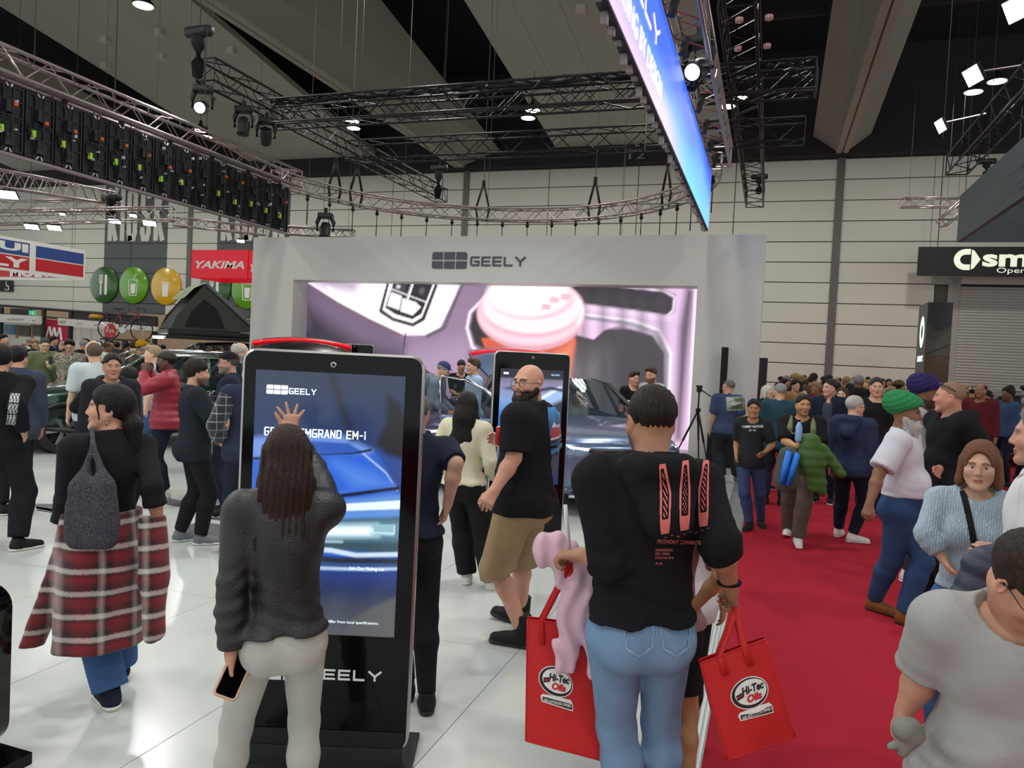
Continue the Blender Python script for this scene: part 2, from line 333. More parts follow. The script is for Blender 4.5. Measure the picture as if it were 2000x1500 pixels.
# ---- high-bay lamps of the hall and the extra far-left ones (pairs of discs)
m_lamp = mat('lamp_glow', '#ffffff', 0.4, emit='#fff8e6', estr=9.0)
m_lamp2 = mat('flood_glow', '#ffffff', 0.4, emit='#f4f8ff', estr=12.0)
m_lbody = mat('lamp_housing', '#2b2b2d', 0.5, 0.4)
for (hx, hy) in HIGHBAYS:
    if hy < 10: continue
    t = thing('highbay_lamp', 'pair of round glowing high-bay lamps below the ceiling', 'lamp', 'high-bay lamp pairs under the hall ceiling', (hx, hy, 11.5))
    for k, dx in ((0, -0.17), (1, 0.3)):
        MB().lathe([(0.3, 0.0), (0.31, 0.03), (0.2, 0.16), (0.08, 0.3), (0.06, 0.45)], (dx, (k-0.5)*-0.9, 0), n=16).build('reflector', m_lbody, t, True)
        MB().lathe([(0.01, -0.012), (0.27, -0.012), (0.28, -0.002), (0.01, -0.001)], (dx, (k-0.5)*-0.9, 0), n=16).build('lens', m_lamp, t)
        MB().tube((dx, (k-0.5)*-0.9, 0.4), (dx, (k-0.5)*-0.9, ceil_z(hx+dx, hy)-11.5), 0.012, 5).build('suspension_rod', m_lbody, t)
# ================================================================== RIGGING
m_tb = mat('truss_black', '#1d1b1d', 0.45, 0.5)
m_ts = mat('truss_silver', '#a89a98', 0.35, 0.8)
m_wire = mat('wire_grey', '#4a4845', 0.8, 0.0, spec=0.1)
m_strap = mat('sling_black', '#121214', 0.9)
def truss(name, label, pts, size, m, group=None, up=(0, 0, 1), step=None, cr=0.024, br=0.011, cat='truss', h=None):
    pts = [np.array(p, float) for p in pts]; h = h or size
    L = [0.0]
    for a, b in zip(pts[:-1], pts[1:]): L.append(L[-1]+np.linalg.norm(b-a))
    n = max(2, int(round(L[-1]/(step or size*1.05)))); S = np.linspace(0, L[-1], n+1)
    P = np.stack([np.interp(S, L, [p[k] for p in pts]) for k in range(3)], 1); fr = []
    for i in range(n+1):
        d = P[min(i+1, n)]-P[max(i-1, 0)]; d, s, u = frame_of(d, up); fr.append([P[i]+s*(sx*size/2)+u*(su*h/2) for sx, su in ((-1, -1), (1, -1), (1, 1), (-1, 1))])
    t = thing(name, label, cat, group)
    for k in range(4): MB().path([f[k] for f in (fr if len(pts) > 2 else [fr[0], fr[-1]])], cr, 6).build('chord', m, t, True)
    g = MB()
    for i in range(n):
        for k in range(4):
            k2 = (k+1) % 4; a, b = (fr[i][k], fr[i+1][k2]) if i % 2 else (fr[i][k2], fr[i+1][k]); g.tube(a, b, br, 4, cap=False)
    for i in (0, n):
        for k in range(4): g.tube(fr[i][k], fr[i][(k+1) % 4], br*1.3, 4, cap=False)
    g.build('lacing', m, t); return t
GRP_B = 'black box trusses of the overhead rig'
truss('lighting_truss', 'black box truss carrying moving head lights above the big left panel wall', [(-10.55, 11.9, 7.05), (-10.55, 22.9, 7.05)], 0.42, m_tb)
truss('lighting_truss', 'long black cross truss with cable bundles, nearer of the two', [(-10.7, 13.95, 6.85), (0.45, 13.95, 6.85)], 0.5, m_tb)
truss('lighting_truss', 'black cross truss doubled on top of the nearer cross truss', [(-10.9, 14.6, 7.0), (0.5, 14.6, 7.0)], 0.4, m_tb)
truss('lighting_truss', 'black cross truss further back over the display wall', [(-10.3, 16.8, 6.8), (0.4, 16.8, 6.8)], 0.46, m_tb)
truss('lighting_truss', 'black truss running away beside the blue banner with pink end couplers', [(-0.72, 11.0, 7.1), (-0.72, 24.6, 7.1)], 0.5, m_tb, up=(0, 0, 1))
truss('lighting_truss', 'dark truss over the dark blue hanging box with flood lamps', [(3.95, 6.0, 6.95), (3.95, 20.6, 6.95)], 0.45, m_tb)
g = MB()
for k in range(5):
    pts = [(-10.6+0.35*i, 13.95+0.12*math.sin(k+i*0.7), 7.12+0.05*math.sin(i*1.3+k*2)) for i in range(32)]; g.path(pts, 0.022, 5)
tag(g.build('cable_bundle', m_strap, None, True), 'black cable bundle lying along the nearer cross truss', 'cable')
cp_ = thing('truss_couplers', 'four pinkish round couplers on the end of the black truss by the blue banner', 'coupler')
for (px, py) in ((1444, 39), (1502, 34), (1441, 95), (1498, 90)):
    q = atZ(px, py, 7.1); MB().lathe([(0.0, -0.05), (0.06, -0.03), (0.06, 0.03), (0.0, 0.05)], q, n=10).build('coupler', mat('coupler_pink', '#b08a86', 0.5, 0.3), cp_, True)
# oval ring truss
RX0, RX1, RYE = -10.7, -1.2, 14.2; RC = (RX0+RX1)/2; RR = (RX1-RX0)/2
arc = [(RC+RR*math.cos(a), RYE+0.2+RR*math.sin(a), 5.62) for a in np.linspace(0, math.pi, 31)]
truss('ring_truss', 'silver curved truss hanging behind the top of the white display wall', arc, 0.3, m_ts)
truss('ring_truss', 'silver straight truss carrying the black panel backs', [(RX0, 4.0, 5.72), (RX0, RYE+0.9, 5.72)], 0.36, m_ts, cr=0.03)
truss('ring_truss', 'silver straight truss along the top of the blue screen banner', [(RX1+0.12, 3.0, 5.72), (RX1+0.12, RYE+0.3, 5.72)], 0.36, m_ts, cr=0.03)
g = thing('hanging_sling', 'row of short hooks and chains hanging below the curved silver truss', 'hook')
for a in np.linspace(0.08, math.pi-0.08, 22):
    x, y = RC+RR*math.cos(a), RYE+0.2+RR*math.sin(a)
    MB().tube((x, y, 5.45), (x, y, 5.3), 0.035, 6).tube((x, y, 5.3), (x, y, 4.75), 0.012, 5).tube((x, y, 5.36), (x, y, 5.33), 0.05, 6).build('hook', m_tb, g, True)
for i, (px, py, a) in enumerate(((627, 352, 2.75), (658, 362, 2.62), (908, 405, 1.9), (1078, 410, 1.25), (1212, 402, 0.75))):
    x, y = RC+RR*math.cos(a), RYE+0.2+RR*math.sin(a)
    t = thing('lifting_sling', 'black lifting sling on the curved silver truss, '+('nearest the black panel wall', 'second from the black panel wall', 'third from the black panel wall', 'second from the blue banner', 'nearest the blue banner')[i], 'sling', 'slings holding the curved truss')
    for s in (-1, 1): MB().tube((x, y, 6.45), (x+0.2*s*math.sin(a)*0.9, y-0.2*s*math.cos(a)*0.9, 5.75), 0.03, 6).tube((x+0.2*s*math.sin(a)*0.9, y-0.2*s*math.cos(a)*0.9, 5.78), (x+0.12*s*math.sin(a), y-0.12*s*math.cos(a), 5.45), 0.03, 6).build('strap', m_strap, t, True)
    MB().tube((x, y, 6.42), (x, y, ceil_z(x, y)), 0.008, 5).build('wire', m_wire, t)
    MB().lathe([(0.0, 6.36), (0.05, 6.4), (0.05, 6.5), (0.0, 6.54)], (x, y, 0), n=8).build('shackle', m_strap, t)
def motor(name, label, p, L=0.55, s=1.0, chain=True):
    t = thing(name, label, 'hoist', None, tuple(p))
    MB().tube((-0.2*s, 0, 0), (0.2*s, 0, 0), 0.085*s, 12).tube((-0.23*s, 0, 0), (-0.2*s, 0, 0), 0.06*s, 12).tube((0.2*s, 0, 0), (0.24*s, 0, 0), 0.07*s, 12).build('motor_body', m_lbody, t, True)
    MB().path([(0, 0, -0.08*s), (0.01, 0, -0.3*L), (0.015, 0, -0.7*L), (0, 0, -L)], [0.1*s, 0.105*s, 0.1*s, 0.07*s], 10).build('chain_bag', m_strap, t, True)
    if chain: MB().tube((0.03, 0, 0.08*s), (0.03, 0, ceil_z(p[0], p[1])-p[2]), 0.012, 5).build('chain', m_wire, t)
    MB().path([(0.05, 0, -0.05), (0.12*s, 0.02, -0.3), (0.14*s, 0, -L-0.1)], 0.016, 5).build('hook_chain', m_wire, t, True); return t
motor('chain_hoist', 'black chain hoist with long bag above the lit moving head light', atX(388, 62, -10.55), 0.85, 1.25)
motor('chain_hoist', 'black chain hoist at the far end of the long black truss', atD(857, 328, 24.0), 0.95, 1.2)
motor('chain_hoist', 'black chain hoist in front of the grey menu wall letters', atD(217, 386, 21.0), 0.5, 1.3)
motor('chain_hoist', 'black chain hoist above the dark blue hanging box', atD(1927, 315, 21.0), 0.45, 1.0)
motor('chain_hoist', 'black chain hoist inside the truss beside the blue banner', atD(1352, 130, 9.6), 0.3, 0.8)
motor('chain_hoist', 'black chain hoist deep inside the truss with pink couplers', atD(1483, 345, 22.0), 0.5, 1.0, False)
def head_at(px, py): q = atZ(px, py, 6.62); return np.array((-10.55, q[1], 6.62))
def moving_head(label, p, lit, yaw, tilt):
    t = thing('moving_head_light', label, 'stage light', None, tuple(p), yaw)
    MB().box((-0.17, -0.13, -0.02), (0.17, 0.13, 0.1), bev=0.03).build('light_base', m_lbody, t)
    for s in (-1, 1): MB().path([(0.14*s, 0, 0.0), (0.19*s, 0, -0.12), (0.18*s, 0, -0.32)], [0.05, 0.05, 0.035], 8).build('yoke_arm', m_lbody, t, True)
    d = np.array((0, -math.cos(tilt), -math.sin(tilt))); c = np.array((0, 0, -0.3))
    MB().lathe([(0.05, -0.2), (0.11, -0.16), (0.13, 0.0), (0.12, 0.14), (0.125, 0.17)], c, d, 16).build('light_head', m_lbody, t, True)
    MB().lathe([(0.001, 0.172), (0.1, 0.172), (0.1, 0.178), (0.001, 0.178)], c, d, 16).build('lens', mat('lens_soft', '#d0d4da', 0.3, emit='#e8f0ff', estr=1.2) if lit == 'soft' else m_lamp2 if lit else mat('lens_dark', '#20242a', 0.1), t)
    MB().tube((0, 0, 0.1), (0, 0, 0.22), 0.04, 8).build('clamp', m_tb, t); return t
moving_head('moving head stage light shining white below the black truss', head_at(382, 180), True, math.radians(25), 0.35)
moving_head('moving head stage light pointing down, second along the black truss', head_at(424, 222), False, 0.3, 1.4)
moving_head('moving head stage light with open dark yoke, third along the black truss', head_at(471, 243), False, 0.6, -0.9)
moving_head('moving head stage light behind the top of the blue banner', atD(1366, 88, 9.4), 'soft', math.radians(-20), 0.5)
moving_head('small moving head light under the left end of the curved truss', atD(636, 425, 17.5), False, 0.4, 1.2)
def flood(label, p, look, wx=0.3, wy=0.22, arm=None, grp=None):
    t = thing('flood_lamp', label, 'lamp', grp, tuple(p)); d, s, u = frame_of(np.array(look, float))
    A = np.stack([s, d, u])
    MB().box((-wx/2, -0.06, -wy/2), (wx/2, 0, wy/2), ax=A, bev=0.01).build('lamp_housing', m_lbody, t)
    MB().box((-wx/2+0.015, 0.001, -wy/2+0.015), (wx/2-0.015, 0.008, wy/2-0.015), ax=A).build('lamp_face', m_lamp2, t)
    if arm is not None: MB().tube((0, 0, 0.05), np.array(arm)-np.array(p), 0.018, 6).build('bracket_arm', m_ts, t)
    return t
GF = 'flood lamps on the silver trusses by the menu wall'
flood('square flood lamp at the very top beside the dark truss', atD(1990, 15, 9.5), (-0.75, -0.45, -0.5), 0.42, 0.3, (3.95, 8.5, 6.75))
flood('square flood lamp on a long arm, middle of the dark truss', atD(1900, 148, 12.5), (-0.8, -0.3, -0.5), 0.4, 0.3, atD(1995, 128, 12.6))
flood('square flood lamp on a long arm at the far end of the dark truss', atD(1837, 246, 15.5), (-0.85, -0.2, -0.45), 0.34, 0.28, atD(1925, 222, 15.6))
for (px, py, D, w_) in ((12, 380, 16.0, 0.42), (62, 443, 20.05, 0.34), (106, 445, 20.1, 0.34), (292, 436, 20.4, 0.34), (260, 421, 20.4, 0.2), (122, 418, 20.2, 0.16), (470, 471, 24.7, 0.25), (224, 432, 20.3, 0.3)):
    flood('white flood lamp under the silver truss by the menu wall', atD(px, py, D), (0.25, -0.35, -0.9), w_, w_*0.7, atD(px, py-14, D), GF)
truss('silver_truss', 'silver truss slanting in above the oil brand banner', [atD(-60, 338, 14.3), atD(212, 386, 21.5)], 0.34, m_ts)
truss('silver_truss', 'silver truss running across below the slanting silver truss', [atD(-60, 426, 20.0), atD(338, 418, 20.5)], 0.34, m_ts)
truss('silver_truss', 'thin silver truss behind the crossing silver trusses', [atD(-40, 402, 26), atD(232, 402, 26)], 0.35, m_ts)
truss('silver_truss', 'thin silver truss above the red box sign', [atD(338, 432, 24), atD(520, 452, 25)], 0.26, m_ts)
truss('silver_truss', 'short silver truss above the left end of the white display wall', [atD(560, 450, 20), atD(692, 457, 20)], 0.2, m_ts)
truss('silver_truss', 'short silver truss left of the dark blue hanging box', [atD(1762, 396, 26), atD(1875, 396, 26)], 0.3, m_ts)
truss('silver_truss', 'stub of silver truss hanging below the dark blue hanging box corner', [atD(1838, 436, 25), atD(1885, 398, 25)], 0.3, m_ts)
g = thing('suspension_wires', 'thin steel wires hanging from the ceiling over the stand', 'wire')
for (px, py, D, z1) in ((225, 150, 15.0, 12.6), (955, 350, 19.5, 12.4), (793, 300, 20, 12.4), (868, 190, 15, 12.8), (1218, 380, 19, 12.4), (1215, 390, 20, 12.4), (1268, 130, 11, 13), (405, 60, 13, 13), (415, 60, 13, 13), (1850, 150, 15, 14)):
    a = atD(px, py, D); b = a.copy(); b[2] = ceil_z(a[0], a[1]); a = a-np.array((0, 0, 1.2)); MB().tube(a, b, 0.006, 4).build('wire', m_wire, g)
for (px, py, D) in ((1775, 388, 26), (1850, 388, 26), (1870, 410, 25), (30, 390, 26), (200, 390, 26), (360, 425, 24.2), (500, 440, 24.9), (600, 444, 20), (680, 450, 20), (60, 412, 20), (300, 408, 20.4), (60, 345, 16)):
    a = atD(px, py, D); MB().tube(a, (a[0], a[1], ceil_z(a[0], a[1])), 0.006, 4).build('wire', m_wire, g)
# ---- black panel backs on the left of the ring
m_led = mat('led_back_black', '#15161a', 0.5, 0.2, var=0.4, vscale=14)
m_led2 = mat('led_back_rib', '#22232a', 0.45, 0.3)
lw = thing('hanging_screen', 'black backs of a hanging screen wall with coloured tape tags', 'screen wall')
pw = 0.5
def led_panel():
    g = MB(); g.box((-0.03, 0.004, 0.0), (0.03, pw-0.004, 1.0))
    for y in (0.02, 0.16, 0.32, 0.465): g.box((0.03, y, 0.02), (0.055, y+0.02, 0.98), 1)
    for z in (0.03, 0.3, 0.48, 0.52, 0.75, 0.95): g.box((0.03, 0.02, z), (0.05, pw-0.02, z+0.02), 1)
    g.box((0.03, 0.18, 0.1), (0.09, 0.31, 0.28), 1); g.box((0.03, 0.18, 0.58), (0.09, 0.31, 0.74), 1); g.box((0.03, 0.05, 0.33), (0.07, 0.14, 0.46))
    for k in range(4): g.path([(0.06, 0.08+0.1*k, 0.92), (0.1, 0.1+0.09*k, 0.7), (0.09, 0.06+0.11*k, 0.45), (0.11, 0.12+0.08*k, 0.22), (0.06, 0.1+0.09*k, 0.05)], 0.008, 4)
    for s in (-1, 1): g.tube((0.06, 0.25+0.05*s, 0.985), (0.07, 0.25+0.02*s, 0.94), 0.012, 5, mi=2).tube((0.06, 0.25+0.05*s, 0.012), (0.07, 0.25+0.02*s, 0.06), 0.012, 5, mi=2)
    return g
me_panel = None
rr = random.Random(3)
for i in range(22):
    y = RYE+0.62-pw*(i+1)
    if me_panel is None:
        o = led_panel().build('panel', [m_led, m_led2, mat('clip_grey', '#b9b9b5', 0.5, 0.3)], lw); me_panel = o.data
    else: o = link('panel', me_panel, lw)
    o.location = (RX0, y, 4.45)
    for (zz, yy, c, sz) in ((0.28+rr.uniform(-.05, .05), 0.1, '#9dc93a', (0.045, 0.1)), (0.62+rr.uniform(-.1, .1), 0.3, '#d8662a', (0.05, 0.05)), (rr.uniform(.4, .9), rr.uniform(.05, .4), '#c9ccd0', (0.02, 0.05)), (rr.uniform(.1, .5), rr.uniform(.05, .4), '#b7bbc0', (0.02, 0.03)), (rr.uniform(.1, .9), rr.uniform(.05, .4), '#a9a9b0', (0.025, 0.025))):
        if rr.random() < 0.75: MB().box((0.06, yy, zz), (0.118, yy+sz[0], zz+sz[1])).build('tape_tag', mat('tape_'+c, c, 0.6), lw).location = (RX0, y, 4.45)
MB().box((-0.05, 3.9, 4.41), (0.05, RYE+0.62, 4.45)).build('bottom_rail', mat('rail_mauve', '#8b7d80', 0.5, 0.4), lw).location = (RX0, 0, 0)
MB().tube((0, 3.9, 5.55), (0, RYE+0.8, 5.55), 0.045, 10).build('top_pipe', mat('pipe_mauve', '#6f6668', 0.5, 0.3), lw, True).location = (RX0+0.03, 0, 0)
for k in range(10):
    y = RYE+0.3-1.1*k; MB().tube((RX0+0.02, y, 5.62), (RX0+0.02, y, 5.42), 0.05, 6).build('hanging_clamp', m_tb, lw)
# ---- blue screen banner on the right of the ring
ban = thing('screen_banner', 'long blue glowing screen banner with white lettering hung above the aisle edge', 'screen')
BL = 11.4; BH = 1.02; BY1 = RYE; BZ = 4.33
cv = Canvas(BL, BH, 300, '#2b5fd0'); u = cv.X/BL; v = cv.Y/BH       # u runs from far end towards the camera
c1 = np.array(lin('#2d5cd2')); c2 = np.array(lin('#73b5f3')); c3 = np.array(lin('#d9b6ea')); c4 = np.array(lin('#6fc8dc')); c5 = np.array(lin('#2b46c8'))
def mixc(a, b, t): t = np.clip(t, 0, 1)[..., None]; return a*(1-t)+b*t
base = mixc(np.broadcast_to(c2, cv.c.shape), c1, v*1.5-0.3+u*0.7); base = mixc(base, c4, (1-v*1.9)*np.exp(-((u-0.28)/0.16)**2)); base = mixc(base, c3, (1-v*2.6)*np.clip((u-0.33)/0.2, 0, 1)); base = mixc(base, c5, np.clip(v-0.5, 0, 1)*np.exp(-((u-0.05)/0.12)**2)*1.6); base = mixc(base, c2, np.exp(-((u-0.18)/0.12)**2)*np.exp(-((v-0.5)/0.3)**2)*0.6)
cv.c = base
m_scr = mat('screen_glow', '#000000', 0.35, emit='attr', estr=1.35)
cv.build('screen_face', (RX1+0.002, BY1, BZ), -EY, EZ, m_scr, ban)
MB().box((RX1-0.09, BY1-BL, BZ-0.02), (RX1, BY1, BZ+BH+0.02)).build('banner_body', m_led, ban)
m_ledtext = mat('led_text_white', '#ffffff', 0.4, emit='#ffe9ff', estr=1.3)
g = MB(); stroke_text(g, 'GEELY', (RX1+0.004, 7.45-2.2, 4.85), EY, EZ, 2.2, 0.21, 0.036, W=(0.004, 0, 0)); g.build('lettering', m_ledtext, ban)
text('UNCOMPROMISING BY DESIGN', (RX1+0.003, 7.78-3.95, 4.50), EY, EZ, 3.95, 0.19, m_ledtext, ban, bold=0.012)
for k in range(46):
    y = BY1-0.1-0.25*k; h = 0.05+0.05*((k*7) % 3); MB().box((RX1-0.08, y-0.03, BZ-h*0.6-0.02), (RX1-0.03, y+0.02, BZ-0.02)).build('lower_clip', mat('clip_mauve', '#8f8488', 0.5, 0.4), ban)
for k in range(11):
    y = BY1-0.4-1.0*k; MB().tube((RX1+0.05, y, BZ+BH), (RX1+0.1, y, BZ+BH+0.2), 0.045, 8).build('hanging_clamp', m_tb, ban)
# ================================================================== WHITE DISPLAY WALL
GY = 14.8; GX0, GX1, GT = -11.57, -0.2, 4.34; OX0, OX1, OT = -10.43, -1.39, 3.37; SY = 15.39
m_gw = mat('display_wall_paint', '#c4c2be', 0.55, var=0.02, vscale=0.5)
m_logo = mat('logo_dark_grey', '#454852', 0.5)
gw = thing('display_wall', 'white display wall framing a giant screen with a dark grey logo', 'display wall')
MB().box((GX0, GY, 0), (OX0, GY+1.1, GT)).build('wall_column', m_gw, gw)
MB().box((OX1, GY, 0), (GX1, GY+1.1, GT)).build('wall_column', m_gw, gw)
MB().box((OX0, GY, OT), (OX1, GY+1.1, GT)).build('wall_header', m_gw, gw)
MB().box((OX0, SY+0.12, 0), (OX1, GY+1.1, OT)).build('wall_infill', m_led, gw)
MB().box((OX0, GY+0.02, 0), (OX1, SY, 0.16)).build('wall_plinth', m_gw, gw)
# logo : six tiles + letters
def logo(mb, o, U, V, w, h, W):
    tw = w*0.305; th = h*0.45; r = h*0.14
    for i in range(3):
        for j in range(2):
            x = i*(w-tw)/2; y = j*(h-th)
            pts = [(x, y), (x+tw, y), (x+tw, y+th), (x, y+th)]
            def rc(cx, cy, a0): return [(cx+r*math.cos(a), cy+r*math.sin(a)) for a in np.linspace(a0, a0+math.pi/2, 5)]
            if i == 0 and j == 0: pts = rc(x+r, y+r, math.pi)+[(x+tw, y), (x+tw, y+th), (x, y+th)]
            if i == 2 and j == 0: pts = [(x, y)]+rc(x+tw-r, y+r, -math.pi/2)+[(x+tw, y+th), (x, y+th)]
            if i == 2 and j == 1: pts = [(x, y), (x+tw, y)]+rc(x+tw-r, y+th-r, 0)+[(x, y+th)]
            if i == 0 and j == 1: pts = [(x, y), (x+tw, y), (x+tw, y+th)]+rc(x+r, y+th-r, math.pi/2)
            mb.prism(pts, o, U, V, W)
g = MB(); logo(g, (-6.96, GY-0.02, 3.655), EX, EZ, 0.8, 0.35, (0, 0.025, 0)); lg = g.build('logo_tiles', m_logo, gw)
g = MB(); stroke_text(g, 'GEELY', (-6.08, GY-0.02, 3.715), EX, EZ, 1.22, 0.2, 0.036, W=(0, 0.025, 0)); g.build('logo_letters', m_logo, gw)
# giant screen picture: pale console, gear plate, cup in holder
scr = thing('giant_screen', 'giant glowing screen showing a pale car console with takeaway cup', 'screen')
SW, SH = OX1-OX0, OT-0.16
def s2(px, py): p = atY(px, py, SY); return (p[0]-OX0, p[2]-0.16)
cv = Canvas(SW, SH, 330, '#5a4a5c')
P = lambda *a: [s2(x, y) for x, y in zip(a[0::2], a[1::2])]
pxm = lambda n: n*SY/FPX*1.05
cv.fill(P(560, 520, 1400, 520, 1400, 900, 560, 900), '#3c3242')
cv.fill(P(590, 520, 1200, 520, 1000, 640, 930, 860, 820, 860, 700, 690, 590, 590), '#6d5a70', pxm(60))
cv.fill(P(770, 540, 960, 540, 940, 700, 800, 730, 780, 640), '#8d7690', pxm(50))
cv.fill(P(600, 545, 600, 552, 660, 590, 720, 622, 790, 655, 830, 655, 860, 640, 905, 548, 905, 520, 600, 520), '#f6e9f6', pxm(3))
cv.fill(P(600, 545, 660, 545, 700, 553, 690, 566, 640, 560), '#9a8aa0', pxm(26))
cv.line(P(600, 556, 660, 594, 720, 627, 780, 655), pxm(4), '#6d5669', pxm(3))
cv.line(P(640, 560, 690, 590, 720, 600, 714, 590), pxm(4), '#fdf6ff', pxm(5))
cv.fill(P(600, 566, 660, 606, 720, 640, 790, 672, 795, 700, 700, 690, 600, 640), '#6a5a72', pxm(26))
cv.fill(P(600, 600, 700, 670, 780, 700, 790, 860, 600, 860), '#332a38', pxm(40))
cv.line(P(792, 652, 787, 690, 790, 740), pxm(3), '#221b28', pxm(3)); cv.line(P(905, 548, 868, 640, 835, 657), pxm(5), '#4d3d52', pxm(8))
cv.fill(P(800, 690, 905, 660, 925, 690, 905, 790, 800, 780), '#a48ca8', pxm(46))
# gear plate
cv.fill(P(760, 552, 852, 552, 826, 622, 806, 633, 768, 622, 745, 607), '#2a2228', pxm(3), pxm(5)); cv.fill(P(763, 552, 848, 552, 822, 618, 806, 628, 770, 618, 750, 604), '#f3eef2', pxm(3), pxm(3))
cv.fill(P(770, 552, 845, 552, 822, 612, 805, 622, 772, 612, 754, 600), '#1c171c', pxm(2), pxm(1.5)); cv.fill(P(764, 570, 785, 578, 780, 606, 756, 597), '#efeaf0', pxm(3)); cv.fill(P(786, 582, 812, 590, 822, 600, 806, 616, 782, 608), '#f7f3f8', pxm(3)); cv.fill(P(772, 554, 796, 554, 790, 574, 766, 566), '#433c44', pxm(5)); cv.fill(P(812, 554, 842, 554, 834, 582, 806, 572), '#2c272e', pxm(5)); cv.line(P(806, 553, 795, 585, 788, 604), pxm(7), '#e9e4ea', pxm(2)); cv.line(P(804, 553, 793, 585), pxm(2), '#6b6470', pxm(2)); cv.line(P(766, 565, 832, 590), pxm(3), '#d9d4da', pxm(2))
cv.ell(*s2(778, 560), pxm(5), pxm(4), '#cfc9d0', pxm(3)); cv.ell(*s2(824, 568), pxm(6), pxm(7), '#5a5560', pxm(4))
# right side: dark tray, pale ridges
cv.fill(P(1120, 545, 1320, 545, 1365, 545, 1365, 900, 1290, 900, 1280, 700, 1220, 640, 1120, 640), '#d9b9d8', pxm(10))
cv.fill(P(1090, 552, 1290, 566, 1317, 578, 1315, 606, 1298, 619, 1250, 612, 1090, 590), '#39323b', pxm(4), pxm(3)); cv.line(P(1200, 557, 1296, 568, 1318, 580, 1315, 606, 1300, 620, 1220, 608), pxm(4), '#efdcee', pxm(4))
cv.line(P(1130, 598, 1240, 612, 1305, 622), pxm(11), '#e8cbe6', pxm(6)); cv.line(P(1125, 618, 1230, 632, 1280, 650, 1302, 690, 1300, 780, 1290, 860), pxm(9), '#9b97a6', pxm(7)); cv.line(P(1125, 612, 1235, 626, 1288, 645, 1310, 690, 1306, 780), pxm(4), '#fbeefa', pxm(4))
cv.fill(P(1130, 622, 1210, 634, 1180, 645, 1160, 663, 1128, 655), '#e6c3e4', pxm(4))
cv.fill(P(1125, 662, 1162, 666, 1185, 648, 1230, 642, 1275, 655, 1298, 690, 1296, 860, 1060, 860, 1100, 700), '#3e3a40', pxm(5)); cv.fill(P(1105, 700, 1180, 690, 1200, 860, 1090, 860), '#6b686c', pxm(60))
cv.fill(P(1340, 560, 1356, 566, 1345, 680, 1330, 860, 1318, 860, 1326, 640), '#6a5468', pxm(14)); cv.line(P(1359, 552, 1352, 700, 1345, 860), pxm(5), '#f0dff2', pxm(4)); cv.line(P(1330, 552, 1360, 552), pxm(6), '#f5d2ee', pxm(4))
for k in range(5): cv.line(P(1140+38*k, 560, 1140+38*k, 860), pxm(1.5), '#453d45', pxm(30))
# holder and cup
cv.line(P(950, 578, 918, 610, 912, 640, 922, 676, 935, 690), pxm(6), '#f1def2', pxm(4)); cv.fill(P(952, 582, 924, 612, 918, 640, 928, 672, 960, 690, 975, 640), '#2a1e22', pxm(6))
cv.fill(P(940, 660, 1125, 660, 1113, 740, 1104, 800, 985, 800), cv.vgrad([(0, '#7c2f1e'), (s2(1000, 690)[1], '#c75236'), (3, '#e06a48')]), pxm(3)); cv.fill(P(1085, 690, 1120, 670, 1108, 770, 1075, 790), '#e38362', pxm(20))
cv.ell(*s2(1034, 618), pxm(109), pxm(66), '#d9a0ae', pxm(4), -0.02); cv.ell(*s2(1034, 612), pxm(108), pxm(62), '#f6c9d6', pxm(6)); cv.ell(*s2(1036, 602), pxm(104), pxm(56), '#e9a9b7', pxm(8)); cv.ell(*s2(1037, 597), pxm(102), pxm(54), '#fbdfe6', pxm(6)); cv.ell(*s2(1035, 580), pxm(88), pxm(44), '#f2bccb', pxm(6)); cv.ell(*s2(1030, 575), pxm(84), pxm(42), '#fff0f4', pxm(9))
for a, b in ((1084, 586), (1068, 600), (1106, 580)): cv.fill(P(a-9, b-7, a+9, b-5, a+6, b+6, a-11, b+5), '#efb3c3', pxm(3))
cv.line(P(1132, 590, 1138, 608, 1130, 632), pxm(5), '#fff5f8', pxm(6))
m_gscr = mat('giant_screen_glow', '#000000', 0.5, emit='attr', estr=1.15)
cv.build('screen_picture', (OX0, SY-0.001, 0.16), EX, EZ, m_gscr, scr)
MB().box((OX0, SY, 0.16), (OX1, SY+0.12, OT)).build('screen_body', m_led, scr)
